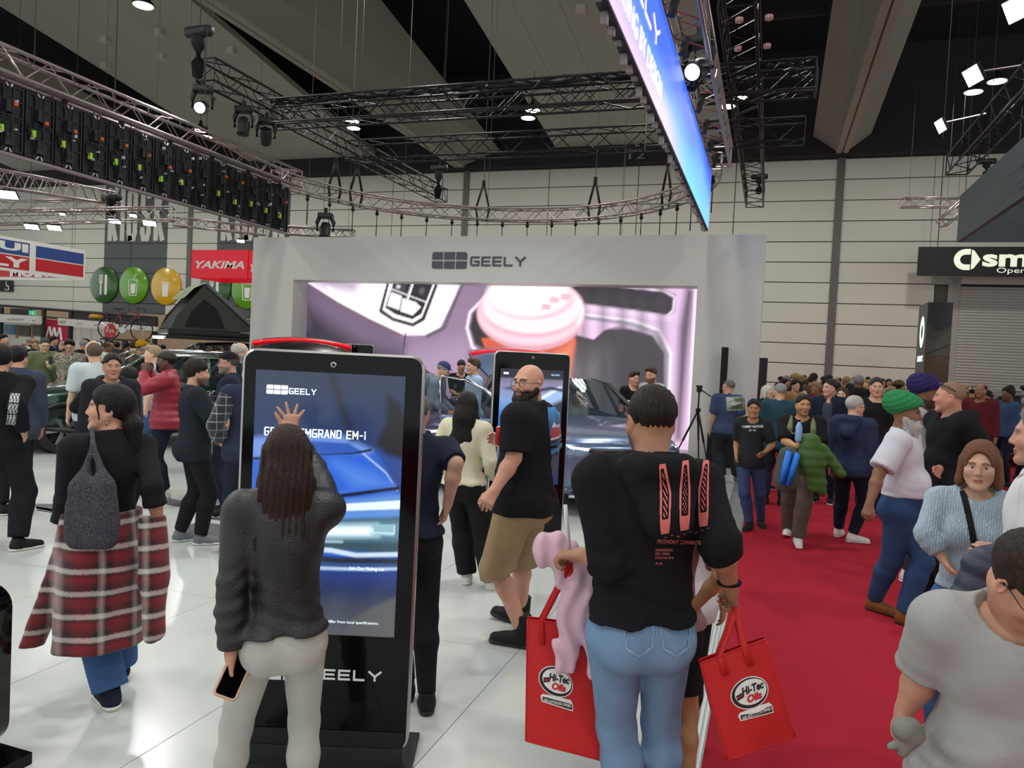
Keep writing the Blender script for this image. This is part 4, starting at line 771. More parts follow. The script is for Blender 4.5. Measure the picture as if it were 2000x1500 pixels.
def hair_sdf(st, H, Rh, thick=0.012, length=0.3, part=0.0, vox=0.006):
    """H head centre, Rh head rotation (columns = head axes in body space)."""
    s = S(); T = lambda p: H+Rh@np.array(p, float); A = Rh.T; t = thick
    if st in ('short', 'curly', 'buzz', 'balding', 'quiff', 'long', 'pony', 'bob', 'bun'):
        cap = S(); cap.e(T((0, -0.016, 0.04)), (0.0735+t*0.8, 0.0945+t, 0.083+t*1.3), A, k=0.02)
        if st == 'quiff': cap.c(T((-0.045, 0.05, 0.108)), T((0.045, 0.055, 0.11)), 0.022+t*0.5, k=0.03)
        if st in ('curly',): cap.e(T((0, 0.0, 0.075)), (0.08, 0.1, 0.06+t), A, k=0.03)
        amp = {'curly': 0.008, 'short': 0.003, 'quiff': 0.004, 'buzz': 0.001, 'balding': 0.002}.get(st, 0.003); fr = 60 if st == 'curly' else 45
        low = {'long': -0.2, 'bob': -0.2, 'pony': -0.075, 'bun': -0.075}.get(st, -0.062); hl = {'long': 0.078, 'bob': 0.084, 'pony': 0.076, 'buzz': 0.088}.get(st, 0.086)
        def post(P, d, st=st, low=low, hl=hl, amp=amp, fr=fr):
            h = (P-H)@Rh; x, y, z = h[:, 0], h[:, 1], h[:, 2]
            d = d+amp*wrinkle(h*np.array((1, 1, 0.5)), fr)+(0.0016*np.sin(x*330+4*np.sin(y*40)+3*np.sin(z*30)) if st not in ('buzz', 'balding') else 0)+np.clip(0.035-z, 0, 0.05)*(0.12 if st in ('short', 'quiff') else 0)
            # face opening
            w_ = np.array((0.083, 0.075, 0.10)) if st not in ('bob', 'long') else np.array((0.062, 0.07, 0.105)); q = (h-np.array((part*0.02, 0.105, hl-0.098)))/w_; f = (np.sqrt((q*q).sum(1))-1)*0.075
            d = -smin(-d, f, 0.006)
            if st not in ('long', 'bob'):
                zb = low+0.72*np.clip(y+0.085, 0, 0.10); d = np.maximum(d, zb-z)
                d = np.maximum(d, np.where((y > 0.012) & (z < 0.03), 0.01, -1))
            if st == 'balding':
                q = (h-np.array((0, 0.03, 0.115)))/np.array((0.075, 0.11, 0.075)); d = np.maximum(d, -(np.sqrt((q*q).sum(1))-1)*0.07)
            return d
        cap.post = post; s.g(cap, 0.01)
    if st == 'bob':
        b = S()
        for x in (-1, 1): b.c(T((0.078*x, -0.012, 0.03)), T((0.086*x, -0.004, -0.075)), 0.024+t*0.4, 0.03+t*0.4, 0.03, Rh@np.array((1, 0, 0)), 0.7)
        b.c(T((0, -0.07, 0.03)), T((0, -0.075, -0.085)), 0.06, 0.06, 0.04); b.post = lambda P, d: d+0.005*wrinkle(((P-H)@Rh)*np.array((1, 1, 0.35)), 60); s.g(b, 0.015)
    if st == 'long':
        b = S(); p0 = T((0, -0.055, 0.02)); p1 = T((0, -0.085, -0.10)); p2 = p1+np.array((0, -0.025, -0.10-0.25*length)); p3 = p2+np.array((0, 0.005, -0.6*length))
        n = Rh@np.array((0, 1, 0)); b.c(p0, p1, 0.09, 0.092, 0.05, n, 0.8).c(p1, p2, 0.092, 0.1, 0.05, (0, 1, 0), 0.5).c(p2, p3, 0.098, 0.06, 0.05, (0, 1, 0), 0.42)
        for x in (-1, 1): b.c(T((0.062*x, 0.0, 0.04)), T((0.078*x, -0.005, -0.10)), 0.026, 0.03, 0.03).c(T((0.078*x, -0.01, -0.10)), p2+np.array((0.085*x, 0.015, -0.02)), 0.03, 0.026, 0.03)
        b.post = lambda P, d: d+0.006*wrinkle((P-H)*np.array((1, 1, 0.12)), 75)+0.004*np.sin((P[:, 0]-H[0])*260+3*np.sin(P[:, 2]*6)); s.g(b, 0.02)
    if st in ('pony', 'bun'):
        b = S(); q0 = T((0, -0.105, 0.0))
        if st == 'bun': b.e(q0+Rh@np.array((0, -0.02, 0.03)), 0.04, k=0.02)
        else: q1 = q0+np.array((0, -0.035, -0.07)); q2 = q1+np.array((0.02, -0.005, -length)); b.e(q0, 0.032, k=0.02).c(q0, q1, 0.03, 0.04, 0.02).c(q1, q2, 0.045, 0.02, 0.03)
        b.post = lambda P, d: d+0.004*wrinkle((P-H)*np.array((1, 1, 0.15)), 70); s.g(b, 0.015)
        for x in (-1, 1): b.c(T((0.05*x, 0.06, 0.06)), T((0.07*x, 0.035, -0.05)), 0.01, 0.006, 0.01)
    return s
def person(label, head, D, face, h=None, group=None, cat='person', loc=None, skin='#c79a80', male=True, fat=0.0, sw=1.0, lean=0.0, twist=0.0, hy=0.0, hp=0.0, hr=0.0,
           hair=('short', '#1c1512'), hthick=0.012, hlen=0.3, arms=None, feet=None, top=None, bottom=None, shoes=None, glasses=None, beard=None, near=None, parts=None, bust=0.0, detail=1.0, jacket=None, vox=None, nose=1.0, dz=0.0, crouch=0.0, belly=0.0, lipc='#a8605a', gaze=None, cheek=0.25, wr=1.0):
    if not male and nose == 1.0: nose = 0.84
    hp3 = atD(head[0], head[1], D) if loc is None else np.array(loc, float)
    H_ = h or hp3[2]; sc = H_/(1.752 if crouch == 0 else 1.752-crouch); base = np.array((hp3[0], hp3[1], dz))
    vc = nrm(np.array((-base[0], -base[1], 0))); vr = np.cross(vc, (0, 0, 1)); vr = -vr      # vr = image right as the viewer sees it
    vr = np.array((-vc[1], vc[0], 0)); a = D2R(face); hd = vc*math.cos(a)+vr*math.sin(a); rz = math.atan2(hd[1], hd[0])-math.pi/2
    root = thing('person', label, cat, group, tuple(base), rz); root.scale = (sc,)*3; RB = Rz(rz)
    toL = lambda p: RB.T@((np.array(p, float)-base)/sc)
    vx = (vox or max(0.0048, 2.3*D/FPX))/sc*detail; near = (D < 9) if near is None else near
    # ---- skeleton (the pelvis sinks a little for a long stride)
    drop = 0.0
    for k_, fd in (feet or {}).items():
        s_ = 1 if k_ == 'r' else -1
        fp = toL(atZ(*fd['px'], 0.0)) if 'px' in fd else np.array(fd.get('at', (0.1, 0, 0)), float)*np.array((s_, 1, 1)); r2 = (fp[0]-0.088*s_)**2+(fp[1]-0.03)**2; drop = max(drop, 0.91-0.085-fp[2]*(0 if 'px' in fd else 1)-math.sqrt(max(0.45, 0.848**2-r2)))
    drop = min(max(drop, 0.0), 0.028)
    tw = D2R(twist); RT = Rz(tw)@Rx(-D2R(lean)); pel = np.array((0, 0, 0.93-crouch-drop)); up = lambda p: pel+RT@(np.array(p, float)-np.array((0, 0, 0.93)))
    neck = up((0, -0.028, 1.475)); HC = neck+RT@Rx(-D2R(hp)*0.4)@np.array((0, 0.035, 0.145)); RH = RT@Rz(D2R(hy))@Rx(-D2R(hp))@Ry(D2R(hr))
    fw = 1+0.16*fat; SH = {s: up((0.178*sw*s, -0.012, 1.425)) for s in (-1, 1)}; HP = {s: pel+np.array((0.088*fw*s, 0, -0.02)) for s in (-1, 1)}
    arms = arms or {}; AR = {}
    for s_ in (-1, 1):
        ad = arms.get('r' if s_ == 1 else 'l', {})
        if 'px' in ad: tgt = toL(atD(ad['px'][0], ad['px'][1], D+ad.get('dD', 0.0)))
        elif 'at' in ad: tgt = np.array(ad['at'], float)*np.array((s_, 1, 1))
        else: tgt = up(np.array((0.235*sw+0.05*max(0, fat), 0.03, 0.87))*np.array((s_, 1, 1)))
        pole = np.array(ad.get('pole', (0.3, -1.0, -0.2)), float)*np.array((s_*(0.3 if 'px' in ad and not ad.get('pk') else 1), 1, 1)); pole = RT@pole if 'pc' not in ad else RB.T@(CR*ad['pc'][0]+CU*ad['pc'][1]-CF*ad['pc'][2]); el, wr_ = ik(SH[s_], tgt, 0.285, 0.255, pole)
        if 'elp' in ad: el = toL(atD(ad['elp'][0], ad['elp'][1], D+ad['elp'][2])); wr_ = tgt
        hdv = ad.get('hd'); hdv = nrm(wr_-el) if hdv is None else nrm(np.array(hdv, float)*np.array((s_, 1, 1))); pn = np.array(ad.get('pn', (-1, 0.1, 0.15)), float)*np.array((s_, 1, 1))
        AR[s_] = (SH[s_], el, wr_, hdv, pn, ad)
    feet = feet or {}; LG = {}
    for s_ in (-1, 1):
        fd = feet.get('r' if s_ == 1 else 'l', {}); fp = np.array(fd.get('at', (0.1, 0.0, 0.0)), float)*np.array((s_, 1, 1)); fp[0] += 0.02*max(0, fat)*s_
        if 'px' in fd: q = toL(atZ(*fd['px'], 0.0)); fp = np.array((q[0], q[1], 0.0))
        hz_ = HP[s_][2]-0.085-fp[2]; rm = math.sqrt(max(0.01, 0.849**2-hz_*hz_)); v2 = fp[:2]-HP[s_][:2]-np.array((0, 0.03)); r_ = np.linalg.norm(v2)
        if r_ > rm: fp[:2] = HP[s_][:2]+np.array((0, 0.03))+v2*rm/r_
        fy = D2R(fd.get('yaw', -8*s_)); ft = D2R(fd.get('tilt', 0)); RF = Rz(fy)@Rx(-ft)
        ank = fp+RF@np.array((0, -0.03, 0.085)); kn, an = ik(HP[s_], ank, 0.435, 0.42, Rz(fy*0.6)@np.array((0.03*s_, 1, 0.0))); fp = an-RF@np.array((0, -0.03, 0.085)); LG[s_] = (HP[s_], kn, an, fp, RF)
    # ---- garment / body volumes
    def torso(o=0.0, hem=None, k=0.045):
        t = S(); rx, ry = RT@np.array((1.0, 0, 0)), RT@np.array((0, 1.0, 0)); wf = fw if male else 0.93*fw; A = RT.T
        t.e(up((0, -0.012, 1.30)), (0.148*sw*(0.97+0.08*fat)+o, 0.108*fw+o, 0.19+o*0.5), A, k=k).e(up((0, 0.0, 1.08)), ((0.138 if male else 0.122)*fw+o, 0.102*fw+o+0.02*belly, 0.17), A, k=0.06)
        t.e(pel+np.array((0, -0.012, -0.01)), ((0.155 if male else 0.162)*fw+o, 0.112*fw+o, 0.14), k=0.06)
        t.c(up((-0.135*sw, -0.015, 1.405)), up((0.135*sw, -0.015, 1.405)), 0.058+o, k=0.05); t.c(up((0, -0.03, 1.40)), up((0, -0.03, 1.49)), 0.075+o*0.6, 0.058+o*0.5, 0.05)
        for x in (-1, 1): t.c(up((0.04*x, -0.03, 1.475)), up((0.16*sw*x, -0.018, 1.425)), 0.035+o*0.7, 0.045+o*0.7, 0.04)
        for x in (-1, 1): t.e(pel+np.array((0.068*x, -0.062, -0.045)), 0.085*fw+o, k=0.05)
        if bust: 
            for x in (-1, 1): t.e(up((0.068*x, 0.075, 1.275)), 0.055+0.03*bust+o*0.5, k=0.05)
        if belly: t.e(up((0, 0.045+0.05*belly, 1.07)), (0.12+0.02*belly, 0.09+0.03*belly, 0.14), A, k=0.07)
        return t
    def arm(s_, o=0.0, f=1.0, k=0.02, cut=True, cuff=None):
        sh, el, w_, hdv, pn, ad = AR[s_]; t = S(); fa = 1+0.22*fat if male else 0.88+0.2*fat; L1 = 0.285/(0.285+0.255)
        inn = sh+RT@np.array((-0.03*s_, 0, -0.005)); t.c(inn, sh, 0.05+o, 0.053*fa+o, 0.03)
        if f <= L1:
            e = sh+(el-sh)*f/L1; t.c(sh, e+nrm(el-sh)*0.03, 0.053*fa+o, (0.047*fa if o else 0.047*fa)+(cuff if cuff is not None else o*1.15), k)
            if cut: t.cut(e, nrm(el-sh))
        else:
            t.c(sh, el, 0.053*fa+o, 0.040*fa+o, k); up_ = t; t = S(); u = (f-L1)/(1-L1); e = el+(w_-el)*u; t.c(el, el+(w_-el)*min(u, 0.35), 0.040*fa+o, 0.041*fa+o, k); r1 = (0.041+(0.027-0.041)*max(0, (u-0.35)/0.65))*fa
            t.c(el+(w_-el)*min(u, 0.35), e+(nrm(w_-el)*0.03 if cut and f < 1.05 else 0), 0.041*fa+o, r1+(cuff if cuff is not None else o), k)
            if cut: t.cut(e, nrm(w_-el))
            up_.g(t, k); t = up_
        return t
    def leg(s_, o=0.0, z0=None, flare=0.0, k=0.03, slim=1.0):
        hpj, kn, an, fp, RF = LG[s_]; t = S(); fl = (1+0.14*fat)*slim; q = hpj+(kn-hpj)*0.06
        t.c(q, kn, 0.083*fl+o, 0.054*fl+o+flare*0.4, k); cm = kn+(an-kn)*0.3+RF@np.array((0, -0.012, 0)); t.c(kn, cm, 0.053*fl+o+flare*0.4, 0.054*fl+o+flare*0.6, k).c(cm, an, 0.053*fl+o+flare*0.6, 0.036*fl+o+flare, k)
        if z0 is not None:
            if z0 < 0: pass
            elif z0 <= 1: t.cut(kn+(an-kn)*z0, nrm(an-kn))
            else: t.cut(hpj+(kn-hpj)*(z0-1), nrm(kn-hpj))
        return t
    made = {}
    # ---- body (skin), one mesh
    hs = head_sdf(male, fat, nose); hsd = S()
    class HW(S):
        def ev(self, P, mg): return hs.ev((P-HC)@RH, mg)
        def bounds(self): l, u = hs.bounds(); c_ = np.array([[x, y, z] for x in (l[0], u[0]) for y in (l[1], u[1]) for z in (l[2], u[2])])@RH.T+HC; return c_.min(0), c_.max(0)
    hd_ = S(); hd_.g(HW(), 0.01); nb_ = up((0, -0.02, 1.40)); nt_ = HC+RH@np.array((0, -0.022, -0.045)); nk = (0.056 if male else 0.047)*(1+0.16*fat); hd_.c(nt_, neck, nk*0.98, nk*1.04, 0.025).c(neck, nb_, nk*1.04, nk*1.5, 0.03)
    V, Q = polygonise(hd_, vx*(0.8 if near else 1.1)); Hl = (V-HC)@RH; pieces = [(V, Q, skin_colours(Hl, skin, near, *(beard or ())[:1], lips=lipc, cheek=cheek, brow=(hair[1] if hair and near else '#2a1d16'), bcol=(beard[1] if beard and len(beard) > 1 else None)) if True else None)]
    if near:
        ev, eq, ec = eyeballs(gaze or (0, 1, 0)); pieces.append((ev@RH.T+HC, eq, ec))
    sl = (top or {}).get('sleeve', 0.45); basec = np.array(lin(skin))
    for s_ in (-1, 1):
        sh, el, w_, hdv, pn, ad = AR[s_]
        if ad.get('hide'): continue
        t = S(); sl_ = max(sl, (jacket or {}).get('sleeve', 0))
        if sl_ < 0.8: t.g(arm(s_, -0.002, 1.0, cut=False), 0.01)
        else: fa_ = 1+0.22*fat if male else 0.88+0.2*fat; t.c(el+(w_-el)*0.55, w_, 0.036*fa_-0.002, 0.027*fa_-0.001, 0.02)
        hand_sdf(t, w_, hdv, pn, s_, ad.get('curl', 0.35), ad.get('spread', 0.15), thumb=ad.get('thumb', 0.4), sc=1.0 if male else 0.93)
        V, Q = polygonise(t, vx); pieces.append((V, Q, np.tile(basec, (len(V), 1))*(1+0.04*np.sin(V@np.array((60, 80, 40.0))))[:, None]))
    zb = (bottom or {}).get('z0', 0.93)
    for s_ in (-1, 1):
        if zb > 1 or zb < 0.85:
            t = leg(s_, -0.002); V, Q = polygonise(t, vx*1.5); pieces.append((V, Q, np.tile(basec, (len(V), 1))*(1+0.04*np.sin(V@np.array((60, 80, 40.0))))[:, None]))
    V, Q = polygonise(torso(-0.012), max(vx*3, 0.028)); pieces.append((V, Q, np.tile(basec, (len(V), 1))))
    V, Q, C = join(pieces); me = np_mesh('body', V, Q, C); me.materials.append(m_skin); link('body', me, root)
    def put(name, s, m, v=1.0, parent=root):
        V, Q = polygonise(s, vx*v)
        if len(V) == 0: return None
        me = np_mesh(name, V, Q); me.materials.append(m); return link(name, me, parent)
    # ---- trousers / skirt
    if bottom:
        o = bottom.get('o', 0.012); b = S(); t = torso(o*0.8); t.cut(pel+np.array((0, 0, bottom.get('waist', 0.09))), (0, 0, 1)); b.g(t, 0.02)
        for s_ in (-1, 1): b.g(leg(s_, o, bottom.get('z0', 0.93), bottom.get('flare', 0.0), slim=bottom.get('slim', 1.0)), 0.03)
        wa = bottom.get('wr', 0.0045)*wr; b.post = lambda P, d: d+wa*wrinkle(P*np.array((1, 1, 0.7)), 19, 2)*(0.5+np.clip((0.6-P[:, 2])*1.2, 0, 1.2))
        made['bottom'] = put(bottom.get('name', 'trousers'), b, bottom['m'], 1.6); made['bottom_sdf'] = b
    # ---- shoes
    if shoes:
        for s_ in (-1, 1):
            fp, RF = LG[s_][3], LG[s_][4]; T = lambda p: fp+RF@np.array(p, float); t = S(); xx = RF@np.array((1.0, 0, 0)); zz = RF@np.array((0, 0, 1.0))
            t.c(T((0, -0.055, 0.042)), T((0.004*s_, 0.14, 0.03)), 0.041, 0.038, 0.02).c(T((0, -0.02, 0.06)), T((0, 0.08, 0.04)), 0.042, 0.036, 0.03).c(T((0, -0.035, 0.05)), T((0, -0.032, 0.115)), 0.042, 0.044, 0.03).cut(T((0, 0, 0.0)), -zz).cut(T((0, 0, 0.115 if not shoes.get('boot') else 0.2)), zz)
            if shoes.get('boot'): t.c(T((0, -0.035, 0.1)), T((0, -0.03, 0.22)), 0.048, 0.05, 0.03)
            o_ = put('shoe', t, shoes['m'], 1.4)
            if o_ is None: continue
            z_ = S(); z_.c(T((0, -0.055, 0.03)), T((0.004*s_, 0.142, 0.024)), 0.046, 0.043, 0.02).cut(T((0, 0, 0.0)), -zz).cut(T((0, 0, 0.026)), zz); put('sole', z_, shoes.get('sole', m_sole), 1.3, o_)
    # ---- top garment(s)
    def garment(name, tp):
        o = tp.get('o', 0.012); b = S(); t = torso(o); hem = tp.get('hem', 0.86); ow = tp.get('flare', 0.0); 
        if hem < 0.9: t.c(pel+np.array((0, 0, 0.05)), np.array((0, 0, hem-crouch)), 0.125*fw+o, 0.13*fw+o+ow, 0.06, (0, 1, 0), 0.8).c(pel+np.array((0.05, 0, 0)), pel+np.array((-0.05, 0, 0)), 0.125*fw+o, k=0.05, n=(0, 1, 0), q=0.85)
        if hem < 0.95 and bottom:
            oo = max(o, bottom.get('o', 0.012)*0.8+0.012); t.e(pel+np.array((0, -0.012, -0.01)), ((0.155 if male else 0.162)*fw+oo, 0.112*fw+oo, 0.14), k=0.04)
            for x in (-1, 1): t.e(pel+np.array((0.068*x, -0.05, -0.04)), 0.08*fw+oo*0.8, k=0.06)
            for x in (-1, 1): t.c(HP[x], HP[x]+(LG[x][1]-HP[x])*0.4, 0.083*(1+0.14*fat)+oo, 0.07*(1+0.14*fat)+oo, 0.04)
        t.cut(np.array((0, 0, hem-crouch)), (0, 0, -1)); b.g(t, 0.02)
        for s_ in (-1, 1): b.g(arm(s_, tp.get('so', o), tp.get('sleeve', 0.45), cuff=tp.get('cuff')), 0.03)
        nd = tp.get('neck', 'crew'); wa = tp.get('wr', 0.0045)*wr; pf = tp.get('puff', 0)
        def post(P, d):
            e = wa*wrinkle(P, 17, 1)
            for s_ in (-1, 1):
                el = AR[s_][1]; q = P-el; e = e+0.5*wa*np.exp(-(q*q).sum(1)/0.008)*np.sin(P@nrm(AR[s_][2]-AR[s_][0])*105+3*np.sin(P[:, 0]*26+P[:, 1]*21))
            e = e+0.5*wa*np.exp(-((P[:, 2]-0.99+crouch)/0.09)**2)*np.sin(P[:, 2]*95+3*np.sin(P[:, 0]*14)+2*np.sin(P[:, 1]*17))
            if pf: e = e-pf*np.abs(np.cos(P[:, 2]*math.pi/0.085+0.3*np.sin(P[:, 0]*9)))**0.6
            return d+e
        b.post = post; r_ = nk+(0.012 if nd in ('crew', 'hood', 'polo') else 0.004); dn = RT@np.array((0, 1.0, 0))
        out = S(); out.g(b, 0.005)
        cn = neck+RT@np.array((0, 0.012, 0.03)); out.c(cn-RT@np.array((0, -0.02, 0.06)), HC+RH@np.array((0, 0, -0.05)), r_+0.006, r_+0.03, 0.006, sub=True)
        if nd == 'v': out.c(cn+RT@np.array((0, 0.05, -0.02)), cn+RT@np.array((0, 0.1, -0.09)), 0.04, 0.015, 0.006, sub=True)
        if nd in ('collar', 'polo', 'turtle', 'jacket'):
            cb = S(); hh = {'turtle': 0.05, 'jacket': 0.06}.get(nd, 0.032); cb.c(neck+RT@np.array((0, 0.004, -0.035)), neck+RT@np.array((0, 0.008, hh-0.01)), r_+0.02, r_+0.014, 0.01); cb.cut(neck+RT@np.array((0, 0.02, hh)), RT@np.array((0, -0.35, 0.94))); cb.c(neck-RT@np.array((0, 0, 0.12)), neck+RT@np.array((0, 0.01, 0.12)), r_+0.002, r_+0.004, 0.004, sub=True); out.g(cb, 0.008)
        if nd == 'hood':
            cb = S(); R1 = 0.098*fw
            pts = [neck+RT@np.array((R1*math.sin(a_)*1.05, -0.012-R1*math.cos(a_)*0.95+0.0, 0.012-0.045*(1-math.cos(a_))*0.6)) for a_ in np.linspace(-2.7, 2.7, 9)]
            for p_, q_ in zip(pts[:-1], pts[1:]): cb.c(p_, q_, 0.03, k=0.02)
            cb.c(neck+RT@np.array((-0.065, -0.12, 0.008)), neck+RT@np.array((0.065, -0.12, 0.008)), 0.046, k=0.03)
            for x in (-1, 1): cb.c(neck+RT@np.array((0.09*x, -0.085, 0.0)), neck+RT@np.array((0.015*x, -0.165, -0.14)), 0.046, 0.062, 0.025, RT@np.array((0, 1, 0)), 0.75); cb.post = lambda P, d: d+0.005*wrinkle(P, 26, 4); out.g(cb, 0.015)
        return out
    if top:
        made['top_sdf'] = garment('top', top); made['top'] = put(top.get('name', 'shirt'), made['top_sdf'], top['m'], 1.5)
        if top.get('neck') in ('crew', 'v') and near:
            col_ = S(); pts = [neck+RT@np.array(((nk+0.021)*math.cos(a_), 0.010+(nk+0.022)*math.sin(a_), -0.002-0.022*math.sin(a_))) for a_ in np.linspace(0, 2*math.pi, 15)]
            for p_, q_ in zip(pts[:-1], pts[1:]): col_.c(p_, q_, 0.0085, k=0.004)
            put('collar', col_, top.get('collar_m', top['m']), 1.0, made['top'])
    if jacket:
        made['jacket_sdf'] = garment('jacket', jacket); 
        if jacket.get('open'): made['jacket_sdf'].c(up((0, 0.2, 1.5)), up((0, 0.2, 0.7)), 0.13+jacket['open'], 0.13+jacket['open'], 0.01, (1, 0, 0), 0.6, True)
        made['jacket'] = put(jacket.get('name', 'jacket'), made['jacket_sdf'], jacket['m'], 1.5)
    # ---- hair, hats, beard, glasses
    if hair and hair[0] not in (None, 'none'):
        put('hair', hair_sdf(hair[0], HC, RH, hthick, hlen, vox=vx), hairmat(hair[1]), 1.15)
    T = lambda p: HC+RH@np.array(p, float); A = RH.T
    if beard and beard[0] > 0.9:
        b = S(); L0 = beard[2] if len(beard) > 2 else 0.008; L = min(L0, 0.011); b.c(T((0, 0.022, -0.065)), T((0, 0.066, -0.1)), 0.043+L, 0.024+L, 0.025)
        for x in (-1, 1): b.c(T((0.056*x, 0.004, -0.03)), T((0.025*x, 0.066, -0.092)), 0.022+L*0.8, 0.02+L, 0.02)
        b.c(T((-0.022, 0.083, -0.047)), T((0.022, 0.083, -0.047)), 0.009, k=0.012)
        if L0 > 0.02: b.c(T((0, 0.05, -0.09)), T((0, 0.062, -0.11-L0*1.8)), 0.052, 0.024, 0.03)
        b.e(T((0, 0.096, -0.062)), (0.021, 0.02, 0.009), A, k=0.004, sub=True); b.cut(T((0, 0, -0.008)), RH@np.array((0, 0.30, 1))); b.post = lambda P, d: d+0.003*wrinkle(P, 90)
        put('beard', b, hairmat(beard[1]), 1.0)
    if parts:
        for nm, fn, m_ in parts:
            b = fn(T, A, up, RT, AR, neck, pel, torso, LG)
            if isinstance(b, MB): made[nm] = b.build(nm, m_, root, True)
            else: made[nm] = put(nm, b, m_, 1.15)
    if glasses:
        g = MB(); gm = glasses if not isinstance(glasses, str) else None; rr_ = 0.0016
        for x in (-1, 1):
            ring = [T((0.0325*x+0.023*math.cos(a_), 0.0985-0.10*(0.0325+0.023*math.cos(a_)*x)**2*3, 0.002+0.0185*math.sin(a_))) for a_ in np.linspace(0, 2*math.pi, 15)[:-1]]; g.path(ring, rr_, 5, closed=True)
            g.path([T((0.056*x, 0.092, 0.006)), T((0.077*x, 0.06, 0.007)), T((0.081*x, 0.0, 0.012)), T((0.081*x, -0.02, 0.0))], rr_, 5)
        g.path([T((-0.01, 0.1, 0.004)), T((0, 0.103, 0.008)), T((0.01, 0.1, 0.004))], rr_, 5); go = g.build('glasses', m_frame, root, True)
        for x in (-1, 1): MB().flat([(0.0325*x+0.022*math.cos(a_), 0.002+0.0175*math.sin(a_)) for a_ in np.linspace(0, 2*math.pi, 15)[:-1]], T((0, 0.0965, 0)), RH@np.array((1., 0, 0)), RH@np.array((0, 0, 1.))).build('lens', mat('sunglass_lens', '#101010', 0.1) if glasses == 'sun' else m_lens, go)
    made.update(root=root, toL=toL, HC=HC, RH=RH, T=T, up=up, RT=RT, AR=AR, LG=LG, sc=sc, base=base, RB=RB, vx=vx, pel=pel, neck=neck, put=put); return made
def march(sdf, P, d, off=0.003, n=28, far=0.4):
    """slide points along d until they lie on the garment surface"""
    d = nrm(d); P = np.array(P, float)-d*0.0; t = np.full(len(P), -far); hit = np.zeros(len(P), bool)
    for i in range(n):
        v = sdf.ev(P+np.outer(t, d), 0.4)-off; t = t+np.clip(v, -0.02, 0.12)*0.85
    return P+np.outer(t, d)
# common hats
def cap_sdf(T, A, up, RT, AR, neck, pel, torso, LG):
    s = S(); s.e(T((0, -0.014, 0.045)), (0.086, 0.106, 0.095), A, k=0.01); s.cut(T((0, 0, 0.042)), A.T@np.array((0, 0.12, -1))); b = S(); b.e(T((0, 0.115, 0.05)), (0.068, 0.075, 0.02), A, k=0.005).e(T((0, 0.115, 0.036)), (0.072, 0.085, 0.02), A, k=0.004, sub=True); s.g(b, 0.006); return s
def beanie_sdf(T, A, up, RT, AR, neck, pel, torso, LG):
    s = S(); s.e(T((0, -0.02, 0.05)), (0.09, 0.108, 0.105), A, k=0.01); s.cut(T((0, 0, 0.02)), A.T@np.array((0, 0.25, -1))); s.post = lambda P, d: d+0.0025*np.sin(((P-T((0, 0, 0)))@A.T)[:, 0]*280); return s
def turban_sdf(T, A, up, RT, AR, neck, pel, torso, LG):
    s = S(); s.e(T((0, -0.025, 0.075)), (0.112, 0.138, 0.088), A, k=0.02).e(T((0, -0.055, 0.105)), (0.10, 0.118, 0.088), A, k=0.03).c(T((0, 0.05, 0.075)), T((0, 0.085, 0.06)), 0.06, 0.035, 0.04); s.cut(T((0, 0.0, 0.03)), A.T@np.array((0, 0.38, -1)))
    def post(P, d):
        h = (P-T((0, 0, 0)))@A.T; v = (h[:, 2]-0.62*h[:, 1]*np.sign(h[:, 2])*0.6+0.5*np.abs(h[:, 0])); return d+0.009*np.abs(np.sin(v*82))-0.006
    s.post = post; return s
# ================================================================== SIGNS, STALLS, SMALL FIXTURES BEHIND
def pxpoly(mb, pts, Y, th=0.05, mi=0):
    P_ = [atY(x, y, Y) for x, y in pts]; n = len(P_); return mb.add(P_+[p+np.array((0, th, 0)) for p in P_], [tuple(range(n)), tuple(range(2*n-1, n-1, -1))]+[(i, n+i, n+(i+1) % n, (i+1) % n) for i in range(n)], mi)
m_wsign = mat('sign_white', '#e4e3de', 0.6); m_rsign = mat('sign_red', '#c01426', 0.5); m_bsign = mat('sign_blue', '#26468c', 0.5)
m_kw = mat('menu_letter_white', '#cfccc0', 0.7)
for k0, k1 in KX:
    t = thing('menu_lettering', 'tall stencilled word on the grey wall panel above the '+('left' if k0 < -35 else 'right')+' food symbols' if False else ('tall stencilled menu word on the grey panel above the yellow symbol' if k0 < -35 else 'tall stencilled menu word on the grey panel behind the red box sign'), 'lettering')
    g = MB(); stroke_text(g, 'KIOSK', (k0+0.25, WY-0.02, 7.75), EX, EZ, 4.35, 3.3, 0.34, gap=0.3, W=(0, 0.03, 0)); g.build('letters', m_kw, t)
